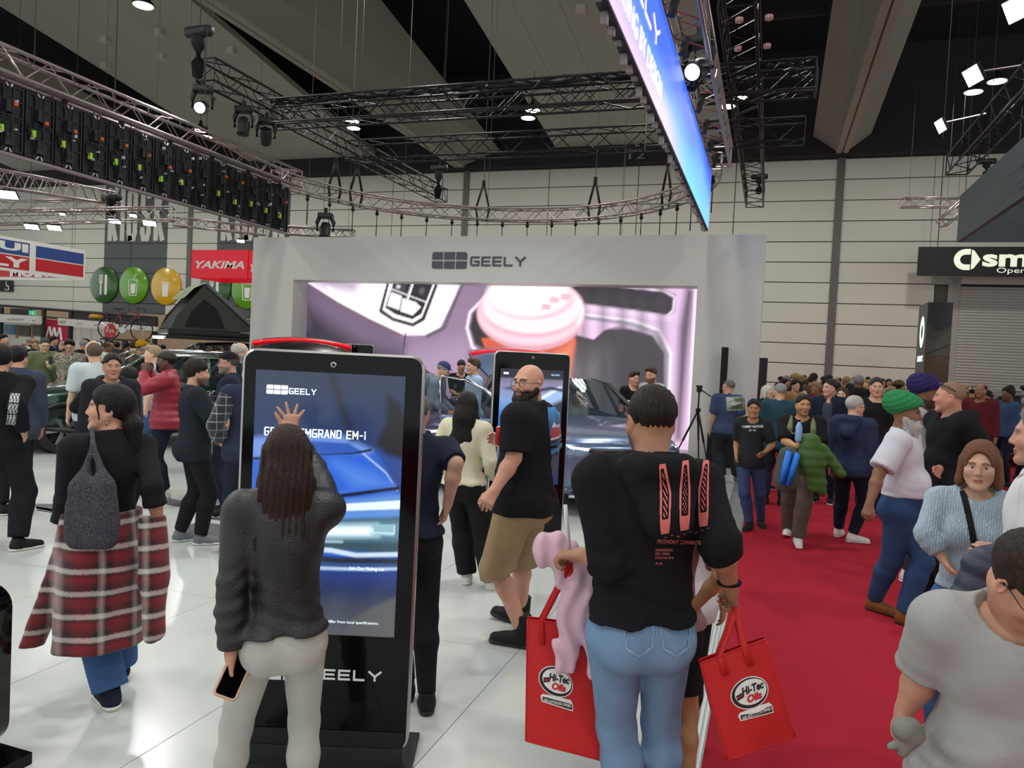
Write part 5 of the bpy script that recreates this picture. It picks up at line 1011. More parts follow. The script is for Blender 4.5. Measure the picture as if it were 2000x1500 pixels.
def disc(label, px, py, col, icon):
    c = atY(px, py, WY-0.12); t = thing('food_symbol', label, 'sign', None, tuple(c)); R_ = 1.1
    MB().lathe([(0.001, 0.12), (R_, 0.12), (R_, 0.02), (R_-0.03, 0.0), (0.001, 0.0)], (0, 0, 0), (0, 1, 0), 40).build('disc', mat('disc'+col, col, 0.25, coat=0.3), t, 'auto')
    g = MB(); B = lambda x0, z0, x1, z1: g.box((x0, -0.012, z0), (x1, 0.0, z1)); o = (0, -0.012, 0); W = (0, 0.012, 0)
    if icon == 'fork':
        for x in (-0.32, -0.24, -0.16, -0.08): B(x-0.022, 0.2, x+0.022, 0.62)
        g.prism([(-0.345, 0.22), (-0.055, 0.22), (-0.1, 0.08), (-0.14, 0.02), (-0.26, 0.02), (-0.3, 0.08)], o, EX, EZ, W); B(-0.26, -0.6, -0.14, 0.05); g.prism(rrect(0.19, 1.25, 0.09, 5, 0.1, -0.62), o, EX, EZ, W)
    elif icon == 'drink':
        g.prism([(-0.36, 0.34), (0.36, 0.34), (0.36, 0.27), (0.3, 0.27), (0.22, -0.58), (0.26, -0.64), (-0.26, -0.64), (-0.22, -0.58), (-0.3, 0.27), (-0.36, 0.27)][0:4]+[(0.27, 0.27), (0.2, -0.58), (0.27, -0.64), (0.34, 0.27)][0:0], o, EX, EZ, W)
        for a, b in (((-0.34, 0.34), (-0.26, -0.64)), ((0.34, 0.34), (0.26, -0.64)), ((-0.26, -0.62), (0.26, -0.62)), ((0.05, 0.3), (0.16, 0.62)), ((0.16, 0.62), (0.34, 0.64))): g.tube((a[0], -0.006, a[1]), (b[0], -0.006, b[1]), 0.032, 6)
        g.prism([(-0.2, 0.08), (0.2, 0.08), (0.15, -0.5), (-0.15, -0.5)], o, EX, EZ, W)
    else:
        g.prism([(-0.25, 0.12), (0.25, 0.12), (0.19, -0.62), (-0.19, -0.62)], o, EX, EZ, W); B(-0.29, 0.16, 0.29, 0.24)
        for x in (-0.13, 0.0, 0.13): g.path([(x, -0.006, 0.3), (x+0.04, -0.006, 0.38), (x-0.03, -0.006, 0.46), (x+0.02, -0.006, 0.56)], 0.016, 5)
    g.build('icon', m_wsign, t); return t
disc('round dark green fork and knife sign on the pale wall', 202, 556, '#2c5a25', 'fork'); disc('round lime green drink sign beside the yellow sign', 260, 557, '#5b9a0b', 'drink'); disc('round yellow coffee cup sign on the pale wall', 323, 559, '#d3a40c', 'coffee')
disc('round dark green fork and knife sign behind the rooftop tent', 419, 562, '#2c5a25', 'fork'); disc('round lime green drink sign half hidden by the white display wall', 483, 565, '#5b9a0b', 'drink')
t = thing('accessibility_plate', 'dark wall plate with a white wheelchair symbol', 'sign'); g = MB(); pxpoly(g, [(0, 547), (25, 548), (25, 570), (-1, 569)], WY-0.08).build('plate', m_dgrey, t)
c = atY(13, 559, WY-0.1); MB().path([(c[0]+0.18*math.cos(a), c[1], c[2]-0.08+0.18*math.sin(a)) for a in np.linspace(-2.6, 1.0, 10)], 0.03, 5).path([(c[0]-0.05, c[1], c[2]+0.3), (c[0]-0.02, c[1], c[2]+0.0), (c[0]+0.15, c[1], c[2]-0.02), (c[0]+0.22, c[1], c[2]-0.25)], 0.035, 5).build('symbol', m_wsign, t)
# red box sign
t = thing('box_sign', 'red hanging box sign with white slanted lettering', 'sign'); Y = 26.0; a = atY(374, 488, Y); b = atY(484, 543, Y); x0, x1, z0, z1 = a[0], b[0], b[2]-0.02, a[2]
m_rglow = mat('red_box_glow', '#c8142a', 0.5, emit='#c01228', estr=0.35)
for lo, hi in (((x0, Y, z0), (x1, Y+0.03, z1)), ((x0, Y+2.0, z0), (x1, Y+2.03, z1)), ((x0, Y, z0), (x0+0.03, Y+2, z1)), ((x1-0.03, Y, z0), (x1, Y+2, z1))): MB().box(lo, hi).build('sign_face', m_rglow, t)
text('YAKIMA', atY(381, 524, Y-0.002), EX, EZ, (x1-x0)*0.86, 0.32, m_wsign, t, shear=0.25, bold=0.03); text('YAKIMA', (x1+0.0, Y+0.12, z0+0.3), EY, EZ, 1.7, 0.32, m_wsign, t, shear=0.25, bold=0.03)
for k in (0.2, 0.8): MB().tube((x0+(x1-x0)*k, Y+1.99, z1), (x0+(x1-x0)*k, Y+1.99, ceil_z(x0+(x1-x0)*k, Y+2)), 0.008, 4).build('wire', m_wire, t)
# oil banner
t = thing('banner_sign', 'white hanging banner with blue and red stripes and bold lettering', 'sign'); X = -22.0; q = atX(166, 489, X); qb = atX(166, 549, X); yf = q[1]; zt, zb = q[2], qb[2]; hh = zt-zb; yn = yf-7.5
MB().box((X-0.03, yn, zb), (X, yf, zt)).build('banner_face', m_wsign, t); MB().box((X-6, yf, zb), (X, yf+0.03, zt)).build('banner_face', m_wsign, t)
y1 = atX(63, 500, X)[1]; y2 = yf-0.05; gp = 0.1*hh
for (a, b, za, zb_, m_) in ((y1+0.12, y2, zb+hh*0.53, zt-gp*1.2, m_bsign), (y1+0.12, y2, zb+gp*1.2, zb+hh*0.49, m_rsign), (y1-4.2, y1-0.1, zb+hh*0.52, zt-gp*0.9, m_bsign), (y1-4.2, y1-0.1, zb+gp*0.9, zb+hh*0.48, m_rsign)): MB().box((X, a, za), (X+0.01, b, zb_)).build('stripe', m_, t)
text('LIQUI', (X+0.012, y1-2.75, zb+hh*0.57), EY, EZ, 2.6, hh*0.3, m_wsign, t, bold=0.05); text('MOLY', (X+0.012, y1-2.75, zb+hh*0.13), EY, EZ, 2.6, hh*0.3, m_wsign, t, bold=0.05)
MB().box((X-6, yf-0.01, zb+gp), (X-0.5, yf, zb+hh*0.45)).build('stripe', m_rsign, t); text('MOLY', (X-3.4, yf-0.012, zb+hh*0.1), EX, EZ, 2.0, hh*0.3, m_wsign, t, bold=0.05)
for y in (yn+1, yf-0.5): MB().tube((X, y, zt), (X, y, ceil_z(X, y)), 0.008, 4).build('wire', m_wire, t)
# market stalls under the wall
m_beige = mat('stall_beige', '#a98f74', 0.8); m_frameb = mat('stall_frame_black', '#201c1e', 0.7); m_stall = mat('stall_panel_white', '#cfccc6', 0.7)
t = thing('stall_interior', 'beige lit room wall seen under the hall wall opening', 'partition'); pxpoly(MB(), [(-30, 600), (495, 622), (495, 720), (-30, 720)], 35.2, 0.1).build('partition_panel', m_beige, t)
pxpoly(MB(), [(20, 602), (62, 604), (62, 626), (20, 624)], 35.0).build('dark_opening', m_frameb, t); pxpoly(MB(), [(140, 606), (205, 612), (205, 640), (140, 636)], 35.0).build('dark_opening', m_frameb, t); pxpoly(MB(), [(212, 612), (300, 620), (300, 640), (212, 634)], 35.0).build('dark_opening', m_frameb, t)
t = thing('market_gantry', 'black overhead frame and posts across the market stalls', 'frame')
for a, b, w_ in (((-20, 595), (306, 620), 0.14), ((-20, 612), (300, 634), 0.1)):
    p, q = atY(*a, 30.5), atY(*b, 30.5); MB().tube(p, q, w_/2, 4).build('rail', m_frameb, t)
for px, py in ((3, 600), (86, 603), (139, 606), (211, 612), (304, 620)):
    p = atY(px, py, 30.5); MB().box((p[0]-0.09, 30.42, -0.03), (p[0]+0.09, 30.58, p[2])).build('post', m_frameb, t)
def fascia(label, pts, words, m_=m_stall):
    t = thing('stall_fascia', label, 'sign'); pxpoly(MB(), pts, 30.2, 0.24).build('board', m_, t)
    for body, px, py, wpx, hpx in words:
        a = atY(px, py, 30.19); b = atY(px+wpx, py, 30.19); text(body, a, nrm(b-a), EZ, np.linalg.norm(b-a), hpx*30.2/FPX*1.02, mat('fascia_text', '#4a4744'), t)
    return t
fascia('pale stall fascia board with scent shop name', [(-30, 612), (75, 617), (75, 632), (-30, 628)], [('CAROMA SCENTS', 13, 626, 33, 5), ('P3C', 63, 628, 7, 4)])
fascia('pale stall fascia board with pet food shop name', [(113, 621), (218, 630), (218, 643), (113, 635)], [('PETZYO', 150, 634, 12, 4), ('P3B', 184, 637, 6, 4), ('HOME SHOW', 116, 632, 12, 7)])
fascia('pale stall fascia board behind the bicycle', [(218, 632), (303, 638), (303, 647), (218, 643)], [('PETZYO', 270, 643, 14, 3), ('P3A', 294, 645, 6, 3)])
t = thing('market_partition', 'white stall back wall with framed pictures', 'partition'); pxpoly(MB(), [(-30, 630), (82, 632), (82, 720), (-30, 720)], 31.0).build('wall_board', m_stall, t)
pxpoly(MB(), [(8, 633), (30, 635), (30, 653), (7, 651)], 30.9).build('picture', mat('picture_blue', '#3a6488', 0.4), t); pxpoly(MB(), [(35, 635), (58, 636), (57, 657), (35, 655)], 30.9).build('picture', mat('picture_dark', '#34332e', 0.5), t); pxpoly(MB(), [(64, 634), (83, 636), (83, 657), (63, 655)], 30.9).build('picture', mat('picture_dark', '#34332e', 0.5), t)
for x0 in (1, 30.5, 60): pxpoly(MB(), [(x0, 634), (x0+4, 634), (x0+4, 660), (x0, 660)], 30.95).build('picture_frame', mat('frame_wood', '#8f6a3e', 0.6), t)
t = thing('stall_poster', 'crimson poster with white brush letters beside the pet food stall', 'poster'); pxpoly(MB(), [(87, 623), (139, 629), (139, 680), (87, 680)], 31.2).build('poster_board', mat('poster_crimson', '#b3123c', 0.6), t)
g = MB()
for k, (x0, y0, x1, y1) in enumerate(((90, 660, 97, 638), (97, 638, 101, 660), (101, 660, 106, 640), (106, 640, 110, 662), (110, 662, 117, 640), (117, 640, 120, 665))): g.tube(atY(x0, y0, 31.15), atY(x1, y1, 31.15), 0.06, 6)
g.build('brush_letters', m_wsign, t)
t = thing('market_partition', 'plain white stall panels between the crimson poster and the bicycle', 'partition')
for k in range(4): pxpoly(MB(), [(139+20*k, 634+k), (158+20*k, 635+k), (158+20*k, 720), (139+20*k, 720)], 31.3).build('wall_board', m_stall, t)
t = thing('exit_sign', 'small green running man exit sign above the stalls', 'sign'); pxpoly(MB(), [(56, 606), (70, 607), (70, 616), (56, 615)], 30.4).build('sign_box', mat('exit_green', '#0f9a6a', 0.5, emit='#12a070', estr=0.6), t); pxpoly(MB(), [(62, 608), (65, 608), (65, 614), (62, 614)], 30.39, 0.005).build('pictogram', m_wsign, t)
t = thing('round_sign', 'round red sign behind the mounted bicycle', 'sign'); c = atY(216, 646, 29.0); MB().lathe([(0.001, 0.06), (0.36, 0.06), (0.36, 0), (0.001, 0)], c, (0, -1, 0), 28).build('disc', m_rsign, t); MB().box((c[0]-0.03, c[1]-0.0, -0.03), (c[0]+0.03, c[1]+0.05, c[2])).build('post', m_frameb, t); text('PETZYO', c+np.array((-0.25, -0.065, -0.08)), EX, EZ, 0.5, 0.16, m_wsign, t)
t = thing('dome_lamp', 'small yellow half dome in the stall room', 'lamp'); c = atY(188, 622, 34.5); MB().lathe([(0.42, 0), (0.38, 0.15), (0.25, 0.3), (0.01, 0.38)], c, n=20).build('dome', mat('dome_yellow', '#c08a10', 0.5), t, True); MB().tube((c[0], c[1], -0.03), (c[0], c[1], c[2]+0.02), 0.03, 6).build('stem', m_frameb, t)
# display counter in the crowd
t = thing('stall_counter', 'pale display counter with open shelves among the crowd', 'counter'); p = atD(92, 690, 24.0); q = atD(60, 690, 24)
for k in range(4): x = q[0]+0.35*k; MB().box((x, p[1], 0), (x+0.04, p[1]+0.4, 1.2)).build('upright', m_wsign, t)
for z in (0.1, 0.65, 1.2): MB().box((q[0], p[1], z), (q[0]+1.09, p[1]+0.4, z+0.04)).build('shelf', m_wsign, t)
# ---- right side: roller door, brand sign, tower, dark box
t = thing('door_1', 'grey slatted roller door at the end of the red aisle', 'door', kind='structure'); m_slat = mat('roller_slat', '#b9bab4', 0.35, 0.4)
MB().box((6.9, WY-0.02, -0.03), (7.35, WY+0.03, 6.1)).build('door_jamb', mat('jamb_grey', '#9a9a92', 0.6), t)
MB().box((7.3, WY+0.03, -0.03), (16, WY+0.06, 6)).build('door_backing', m_dgrey, t)
n_ = 47
g0 = MB(); g0.loft([[(x, WY+0.0-0.04*math.sin(math.pi*k/5), 0.12*k/5) for k in range(6)] for x in (7.35, 15.9)], closed=False, caps=False); slat0 = None
for k in range(n_):
    o = g0.build('slat', m_slat, t, True) if slat0 is None else link('slat', slat0, t); slat0 = o.data; o.location = (0, 0, 0.01+0.122*k)
t = thing('brand_sign', 'black hanging brand sign with white lettering over the roller door', 'sign'); Y = 34.6; a = atY(1795, 482, Y); b = atY(1793, 538, Y); MB().box((a[0], Y, b[2]), (a[0]+9, Y+0.12, a[2])).build('sign_board', mat('sign_black', '#161616', 0.6), t); m_sm = mat('sign_glow_white', '#e8ead8', 0.5, emit='#dfe6cf', estr=0.55)
P_ = lambda px, py: (lambda p: (p[0], p[2]))(atY(px, py, Y)); s_ = 36/FPX*0.965; c = P_(1886, 507)
g = MB(); oct_ = [(c[0]+0.42*math.cos(a_), c[1]+0.42*math.sin(a_)) for a_ in np.linspace(math.pi*0.5, math.pi*1.5, 17)]+[(c[0]+0.16, c[1]-0.42), (c[0]+0.16, c[1]-0.2)]+[(c[0]+0.2*math.cos(a_), c[1]+0.2*math.sin(a_)) for a_ in np.linspace(math.pi*1.45, math.pi*0.55, 13)]+[(c[0]+0.16, c[1]+0.2), (c[0]+0.16, c[1]+0.42)]
g.prism(oct_, (0, Y-0.02, 0), EX, EZ, (0, 0.02, 0)); g.prism([(c[0]+0.2, c[1]+0.4), (c[0]+0.3, c[1]+0.34), (c[0]+0.52, c[1]), (c[0]+0.3, c[1]-0.34), (c[0]+0.2, c[1]-0.4)], (0, Y-0.02, 0), EX, EZ, (0, 0.02, 0)); g.build('emblem', m_sm, t)
a = atY(1918, 521, Y-0.005); text('smart', a, EX, EZ, 3.3, 0.62, m_sm, t, bold=0.035); a = atY(1946, 536, Y-0.005); text('Open your mind.', a, EX, EZ, 3.1, 0.27, m_sm, t)
for k in (0.6, 5): MB().tube((a[0]-3+k, Y+0.05, 7.2), (a[0]-3+k, Y+0.05, 11.3), 0.01, 4).build('wire', m_wire, t)
t = thing('brand_tower', 'tall grey tower with lit emblem and dark desert picture', 'tower'); Y = 25.0; a = atY(1813, 590, Y); b = atY(1862, 592, Y); zt = a[2]
MB().box((a[0], Y, 0), (b[0], Y+1.4, zt)).build('tower_body', mat('tower_grey', '#5d5f5c', 0.6), t)
cv = Canvas(b[0]-a[0], zt, 50, '#141010'); W_, H_ = cv.w, cv.h; cv.c = cv.vgrad([(0, '#0c0a0b'), (0.35*H_, '#120d0c'), (0.42*H_, '#3a2011'), (0.62*H_, '#54331c'), (0.66*H_, '#2c241e'), (0.82*H_, '#3a3128'), (0.86*H_, '#1a1414'), (H_, '#0d0b0d')]); f = lambda *q: [(q[i]*W_, q[i+1]*H_) for i in range(0, len(q), 2)]
cv.fill(f(0, 0.86, 0.3, 0.80, 0.6, 0.79, 1, 0.84, 1, 1, 0, 1), '#0e0c0e', 0.05); cv.fill(f(0, 0.74, 0.3, 0.72, 1, 0.8, 1, 0.62, 0.5, 0.60, 0, 0.64), '#4a4036', 0.06); cv.line(f(0, 0.62, 0.5, 0.66, 1, 0.70), 0.04, '#16100e', 0.03); cv.line(f(0.1, 0.60, 0.6, 0.62, 1, 0.60), 0.03, '#1c1410', 0.03)
cv.build('tower_picture', (a[0], Y-0.004, 0), EX, EZ, mat('tower_print', '#333333', 0.4, attr='Col'), t)
m_tg = mat('tower_glow', '#e9fff4', 0.5, emit='#d8fff0', estr=1.2); xl = a[0]-0.004
g = MB(); c = (Y+0.65, zt-0.85)
g.loft([[(xl, c[0]+0.34*math.cos(q)*r_, c[1]+0.48*math.sin(q)*r_) for q in np.linspace(0, 2*math.pi, 25)[:-1]] for r_ in (1.0, 0.45)], caps=False); g.build('emblem', m_tg, t); text('smart', (xl, Y+1.1, zt-1.75), -EY, EZ, 0.85, 0.22, m_tg, t, bold=0.03)
t = thing('hanging_box', 'dark blue hanging panel box over the right hand stand', 'hanging panel'); m_db = mat('hanging_box_blue', '#3a4654', 0.45, var=0.03, vscale=0.5)
a = atX(1870, 387, 5.0); b = atX(1870, 472, 5.0); MB().box((5.0, 5, b[2]), (5.12, 25.4, a[2])).build('side_panel', m_db, t); MB().box((5.12, 25.28, b[2]), (14, 25.4, a[2])).build('end_panel', m_db, t)
for y in (10, 20, 25): MB().tube((5.06, y, a[2]), (5.06, y, 15.8), 0.01, 4).build('wire', m_wire, t)
t = thing('wall_shadow_patch', 'grey service plate on the wall below the brand sign', 'plate'); pxpoly(MB(), [(1821, 540), (1866, 541), (1866, 556), (1820, 555)], WY-0.05, 0.04).build('plate', mat('jamb_grey', '#9a9a92', 0.6), t)  # cast shadow of the brand sign, put in as a thin grey panel
t = thing('dark_banner', 'narrow dark upright banner behind the display wall end', 'banner'); p = atD(1492, 699, 22); q = atD(1500, 699, 22); MB().box((p[0]-0.2, p[1], 0), (q[0], p[1]+0.06, p[2])).build('banner_board', mat('banner_navy', '#1b1a26', 0.6), t)
# column speaker and tripod in front of the display wall
t = thing('column_speaker', 'slim black column speaker standing on a black bass box', 'speaker'); MB().box((-1.02, 14.4, 0), (-0.55, 14.78, 0.62), bev=0.015).build('bass_box', m_strap, t); MB().box((-0.86, 14.5, 0.62), (-0.74, 14.62, 2.22), bev=0.01).build('column', m_strap, t)
t = thing('camera_tripod', 'slim black tripod with pan head beside the display wall', 'tripod'); p = atZ(1388, 943, 0); c = p+np.array((-0.28, 0.25, 0)); apex = np.array((c[0], c[1], 1.12))
for k, q in enumerate((p, p+np.array((-0.75, 0.1, 0)), p+np.array((-0.25, 0.75, 0)))):
    m1 = apex+(q-apex)*0.45; MB().tube(apex, m1, 0.017, 8).tube(m1, q+np.array((0, 0, 0.02)), 0.012, 8).tube(q+np.array((0, 0, 0.03)), q, 0.016, 8).build('leg', m_tb, t, True)
MB().tube((c[0], c[1], 0.95), (c[0], c[1], 1.42), 0.014, 8).tube((c[0], c[1], 1.1), (c[0], c[1], 1.16), 0.04, 8).build('centre_column', m_tb, t, True)
MB().box((c[0]-0.04, c[1]-0.04, 1.42), (c[0]+0.04, c[1]+0.04, 1.5), bev=0.012).box((c[0]-0.05, c[1]-0.035, 1.5), (c[0]+0.05, c[1]+0.035, 1.53)).build('pan_head', m_tb, t); MB().tube((c[0]+0.03, c[1], 1.46), (c[0]+0.2, c[1]-0.08, 1.36), 0.01, 6).build('pan_handle', m_tb, t)
# dark floor shapes on the white floor
t = thing('floor_decal', 'dark grey angular mats lying on the white stand floor', 'mat'); m_dec = mat('mat_grey', '#4c4d50', 0.6)
for k, pts in enumerate(([(66, 985), (118, 985), (112, 1002), (72, 994)], [(300, 968), (420, 992), (402, 1000), (290, 978)], [(395, 1003), (452, 993), (452, 1020), (404, 1013)], [(392, 1020), (450, 1028), (448, 1048), (400, 1050), (350, 1030)], [(70, 990), (130, 1000), (128, 1006), (72, 997)])):
    P_ = [atZ(x, y, 0.0) for x, y in pts]; MB().add([p+np.array((0, 0, 0.002)) for p in P_]+[p+np.array((0, 0, 0.006)) for p in P_], [(3, 2, 1, 0)[:len(P_)] if len(P_) == 4 else tuple(range(len(P_)-1, -1, -1)), tuple(range(len(P_), 2*len(P_)))]+[(i, (i+1) % len(P_), len(P_)+(i+1) % len(P_), len(P_)+i) for i in range(len(P_))]).build('mat_piece', m_dec, t)
# bottom-left rounded info stand
t = thing('info_stand', 'low dark rounded stand with silver edge at the left of the plaid coat', 'stand'); p = atD(-148, 1190, 2.9); zt = p[2]; px_ = p[0]
g = MB(); out = rrect(0.22, zt-0.05, 0.1, 6, -0.22+0.11, 0.05); A_ = [math.cos(YAW), math.sin(YAW)]
g.prism(out, (px_, p[1], 0), (A_[0], A_[1], 0), EZ, (-A_[1]*0.35, A_[0]*0.35, 0)); g.build('stand_body', m_kblk, t, 'auto')
g = MB(); g.path([(px_+A_[0]*u, p[1]+A_[1]*u, v) for u, v in out], 0.012, 6, closed=True); g.build('silver_edge', m_kalu, t, True); MB().box((px_-0.15, p[1]-0.05, 0), (px_+0.15, p[1]+0.35, 0.05)).build('stand_foot', m_kblk, t)
# ================================================================== CARS
m_tyre = mat('tyre_rubber', '#17171a', 0.8); m_chrome = mat('car_chrome', '#d0d4d8', 0.12, 1.0); m_blkp = mat('car_black_plastic', '#121214', 0.45); m_rim = mat('alloy_rim', '#a9adb2', 0.25, 0.9)
m_glass = glassmat('car_glass', '#2a3236', 0.5, 0.02); m_ws = glassmat('car_windscreen', '#46545a', 0.28, 0.02); m_hl = mat('headlight_glow', '#ffffff', 0.3, emit='#fff2e8', estr=6.0); m_tail = mat('tail_lamp_red', '#a00814', 0.2, emit='#d00818', estr=0.9)
m_int = mat('car_interior', '#2b2a2e', 0.8); m_seat = mat('car_seat_pale', '#8a9088', 0.7)
def paint(name, c): return mat('paint_'+name, c, 0.25, 0.55, coat=1.0)
ST = [(2.34, .36, .45, .55, .50, .52, .72, .42, .76, .78), (2.30, .26, .66, .76, .46, .74, .78, .62, .84, .86), (2.18, .21, .82, .89, .48, .87, .84, .72, .91, .94), (1.9, .2, .86, .925, .5, .905, .9, .75, .965, 1.0), (1.5, .2, .88, .935, .55, .915, .955, .76, 1.01, 1.05),
      (1.08, .2, .88, .935, .55, .915, 1.0, .77, 1.05, 1.09), (0.98, .2, .88, .935, .55, .915, 1.005, .76, 1.06, 1.10), (0.2, .2, .88, .935, .55, .92, 1.02, .65, 1.50, 1.575), (-0.5, .2, .88, .935, .55, .925, 1.04, .65, 1.545, 1.63), (-1.4, .2, .88, .935, .55, .92, 1.07, .63, 1.53, 1.615),
      (-1.95, .21, .86, .925, .55, .905, 1.09, .60, 1.46, 1.56), (-2.2, .24, .82, .9, .55, .88, 1.04, .66, 1.09, 1.12), (-2.33, .3, .7, .84, .5, .82, .95, .6, .98, 1.0), (-2.37, .4, .5, .7, .5, .68, .85, .5, .88, .9)]
def car(label, loc, hd, body, wheels=True, hatch=False, headlights=True, door=None, hs=1.0, driver=False, roofm=None, name='car', rails=False):
    rz = math.atan2(hd[1], hd[0])-math.pi/2; t = thing(name, label, 'car', None, (loc[0], loc[1], 0), rz); t.scale = (1, 1, hs)
    R = []
    for (y, zb, wb, w, z1, wbt, zbt, wg, zg, zr) in ST:
        h = [(0, zb), (wb, zb), (w, z1), (w*1.0, (z1+zbt)/2+0.03), (wbt, zbt), (wg, zg), (wg*0.72, zg+(zr-zg)*0.72), (wg*0.36, zr-0.006), (0, zr)]
        bulge = 0.05 if y > 2 else 0.0
        R.append([(x, y+bulge*(1-(x/0.9)**2), z) for x, z in h]+[(-x, y+bulge*(1-(x/0.9)**2), z) for x, z in h[-2:0:-1]])
    n = len(R[0]); parts_ = {k: ([], []) for k in ('body', 'windscreen', 'side', 'rear')}
    G = {k: MB() for k in parts_}
    for i in range(len(R)-1):
        ya, yb = ST[i][0], ST[i+1][0]
        for j in range(n):
            a, b = j, (j+1) % n; top = 5 <= j <= 10; side = j in (4, 11)
            k = 'body'
            if abs(ya-0.98) < .01 and top: k = 'windscreen'
            elif abs(ya+1.95) < .01 and top and not hatch: k = 'rear'
            elif abs(ya+1.95) < .01 and top and hatch: continue
            elif side and 0.98 >= ya > -1.9: k = 'side'
            G[k].add([R[i][a], R[i][b], R[i+1][b], R[i+1][a]], [(0, 1, 2, 3)])
    G['body'].add(R[0], [tuple(range(n))]).add(R[-1], [tuple(range(n-1, -1, -1))])
    def weld(mb, nm, m):
        o = mb.build(nm, m, t, True); bm = bmesh.new(); bm.from_mesh(o.data); bmesh.ops.remove_doubles(bm, verts=bm.verts, dist=0.001); bmesh.ops.recalc_face_normals(bm, faces=bm.faces); bm.to_mesh(o.data); bm.free(); o.data.set_sharp_from_angle(angle=math.radians(35)); return o
    bo = weld(G['body'], 'body_shell', body); md = bo.modifiers.new('sub', 'SUBSURF'); md.levels = 2; md.render_levels = 2
    weld(G['windscreen'], 'windscreen', m_ws); weld(G['side'], 'side_windows', m_glass)
    if not hatch: weld(G['rear'], 'rear_window', m_glass)
    for s in (-1, 1):
        g = MB()
        for (ya, za, yb, zb_, r_) in ((0.98, 1.05, 0.2, 1.5, 0.035), (0.1, 1.04, 0.02, 1.5, 0.03), (-0.85, 1.05, -0.9, 1.53, 0.045), (-1.55, 1.07, -1.75, 1.5, 0.06)): g.tube((0.90*s, ya, za), (0.655*s, yb, zb_), r_, 6)
        g.path([(0.665*s, 0.15, 1.51), (0.67*s, -0.5, 1.555), (0.65*s, -1.4, 1.54), (0.62*s, -1.9, 1.48)], 0.016, 6); g.build('window_pillars', body if rails else m_blkp, t, True)
        if rails: MB().path([(0.62*s, 0.1, 1.56), (0.62*s, -0.1, 1.64), (0.62*s, -1.3, 1.66), (0.6*s, -1.6, 1.6)], 0.02, 6).build('roof_rail', m_chrome, t, True)
        g = MB(); g.path([(0.93*s, 0.72, 1.03), (1.02*s, 0.7, 1.08)], 0.03, 6); g.build('mirror_arm', m_blkp, t, True)
        MB().lathe([(0.01, -0.12), (0.08, -0.1), (0.09, 0.0), (0.08, 0.1), (0.01, 0.12)], (1.03*s, 0.7, 1.1), (1, 0, 0), 12).build('wing_mirror', body, t, True)
        MB().path([(0.9*s, 1.9, 0.43), (0.945*s, 0.9, 0.3), (0.945*s, -0.9, 0.3), (0.92*s, -2.0, 0.45)], 0.04, 6).build('sill_cladding', m_blkp, t, True)
        for y in (-0.05, -0.95): MB().box((0.925*s-0.012, y-0.28, 0.90), (0.925*s+0.018, y-0.1, 0.925), bev=0.006).build('door_handle', m_chrome, t)
    for y in (1.42, -1.38):
        for s in (-1, 1):
            w_ = thing('wheel', None, None); w_.parent = t; w_.location = (0.84*s, y, 0.36); w_.rotation_euler = (0, 0, 0)
            ax = (s, 0, 0); MB().lathe([(0.25, -0.10), (0.33, -0.11), (0.36, -0.08), (0.36, 0.08), (0.33, 0.11), (0.25, 0.10)], (0, 0, 0), ax, 32, caps=False).build('tyre', m_tyre, w_, True)
            MB().lathe([(0.02, 0.02), (0.24, 0.03), (0.255, 0.1), (0.24, 0.105), (0.225, 0.05)], (0, 0, 0), ax, 32, caps=False).build('rim', m_blkp, w_, True)
            g = MB()
            for k in range(5):
                a0 = 2*math.pi*k/5; P_ = [(0.085*s, r_*math.cos(a0+da), r_*math.sin(a0+da)) for r_, da in ((0.04, -0.6), (0.24, -0.2), (0.245, 0.16), (0.04, 0.6))]; g.add(P_+[(p[0]-0.03*s, p[1], p[2]) for p in P_], [(0, 1, 2, 3), (7, 6, 5, 4), (0, 4, 5, 1), (1, 5, 6, 2), (2, 6, 7, 3), (3, 7, 4, 0)])
            g.build('spoke', m_rim, w_); g = MB()
            g.path([(0.945*s-0.84*s, 0.41*math.cos(a_), 0.41*math.sin(a_)-0.0) for a_ in np.linspace(-0.35, math.pi+0.35, 18)], 0.035, 6).build('arch_trim', m_blkp, w_, True)
            MB().lathe([(0.001, 0.0), (0.40, 0.0), (0.40, 0.012), (0.001, 0.012)], (-0.10*s, 0, 0.01), ax, 28).build('wheel_well', m_blkp, w_)
            w_.children[-1].location = (-0.075*s*0.0, 0, 0)
    # front end
    if headlights:
        for s in (-1, 1):
            MB().path([(0.38*s, 2.365, 0.80), (0.6*s, 2.315, 0.815), (0.78*s, 2.2, 0.835), (0.86*s, 2.02, 0.85)], 0.016, 6).build('headlight_strip', m_hl, t, True); MB().path([(0.5*s, 2.33, 0.785), (0.7*s, 2.25, 0.79), (0.84*s, 2.08, 0.8)], 0.014, 6).build('headlight_strip', m_hl, t, True)
            MB().path([(0.88*s, 2.14, 0.72), (0.70*s, 2.27, 0.48), (0.56*s, 2.345, 0.36), (0.78*s, 2.27, 0.27), (0.86*s, 2.2, 0.26)], 0.018, 6).build('bumper_trim', m_chrome, t, True)
        MB().path([(-0.4, 2.36, 0.79), (-0.2, 2.385, 0.785), (0.0, 2.392, 0.785), (0.2, 2.385, 0.785), (0.4, 2.36, 0.79)], 0.028, 6).build('grille_slot', m_blkp, t, True)
        g = MB()
        for k in range(8): x = -0.32+0.091*k; g.box((x-0.035, 2.395, 0.782), (x+0.035, 2.415-0.12*x*x, 0.79))
        g.build('grille_bar', m_chrome, t)
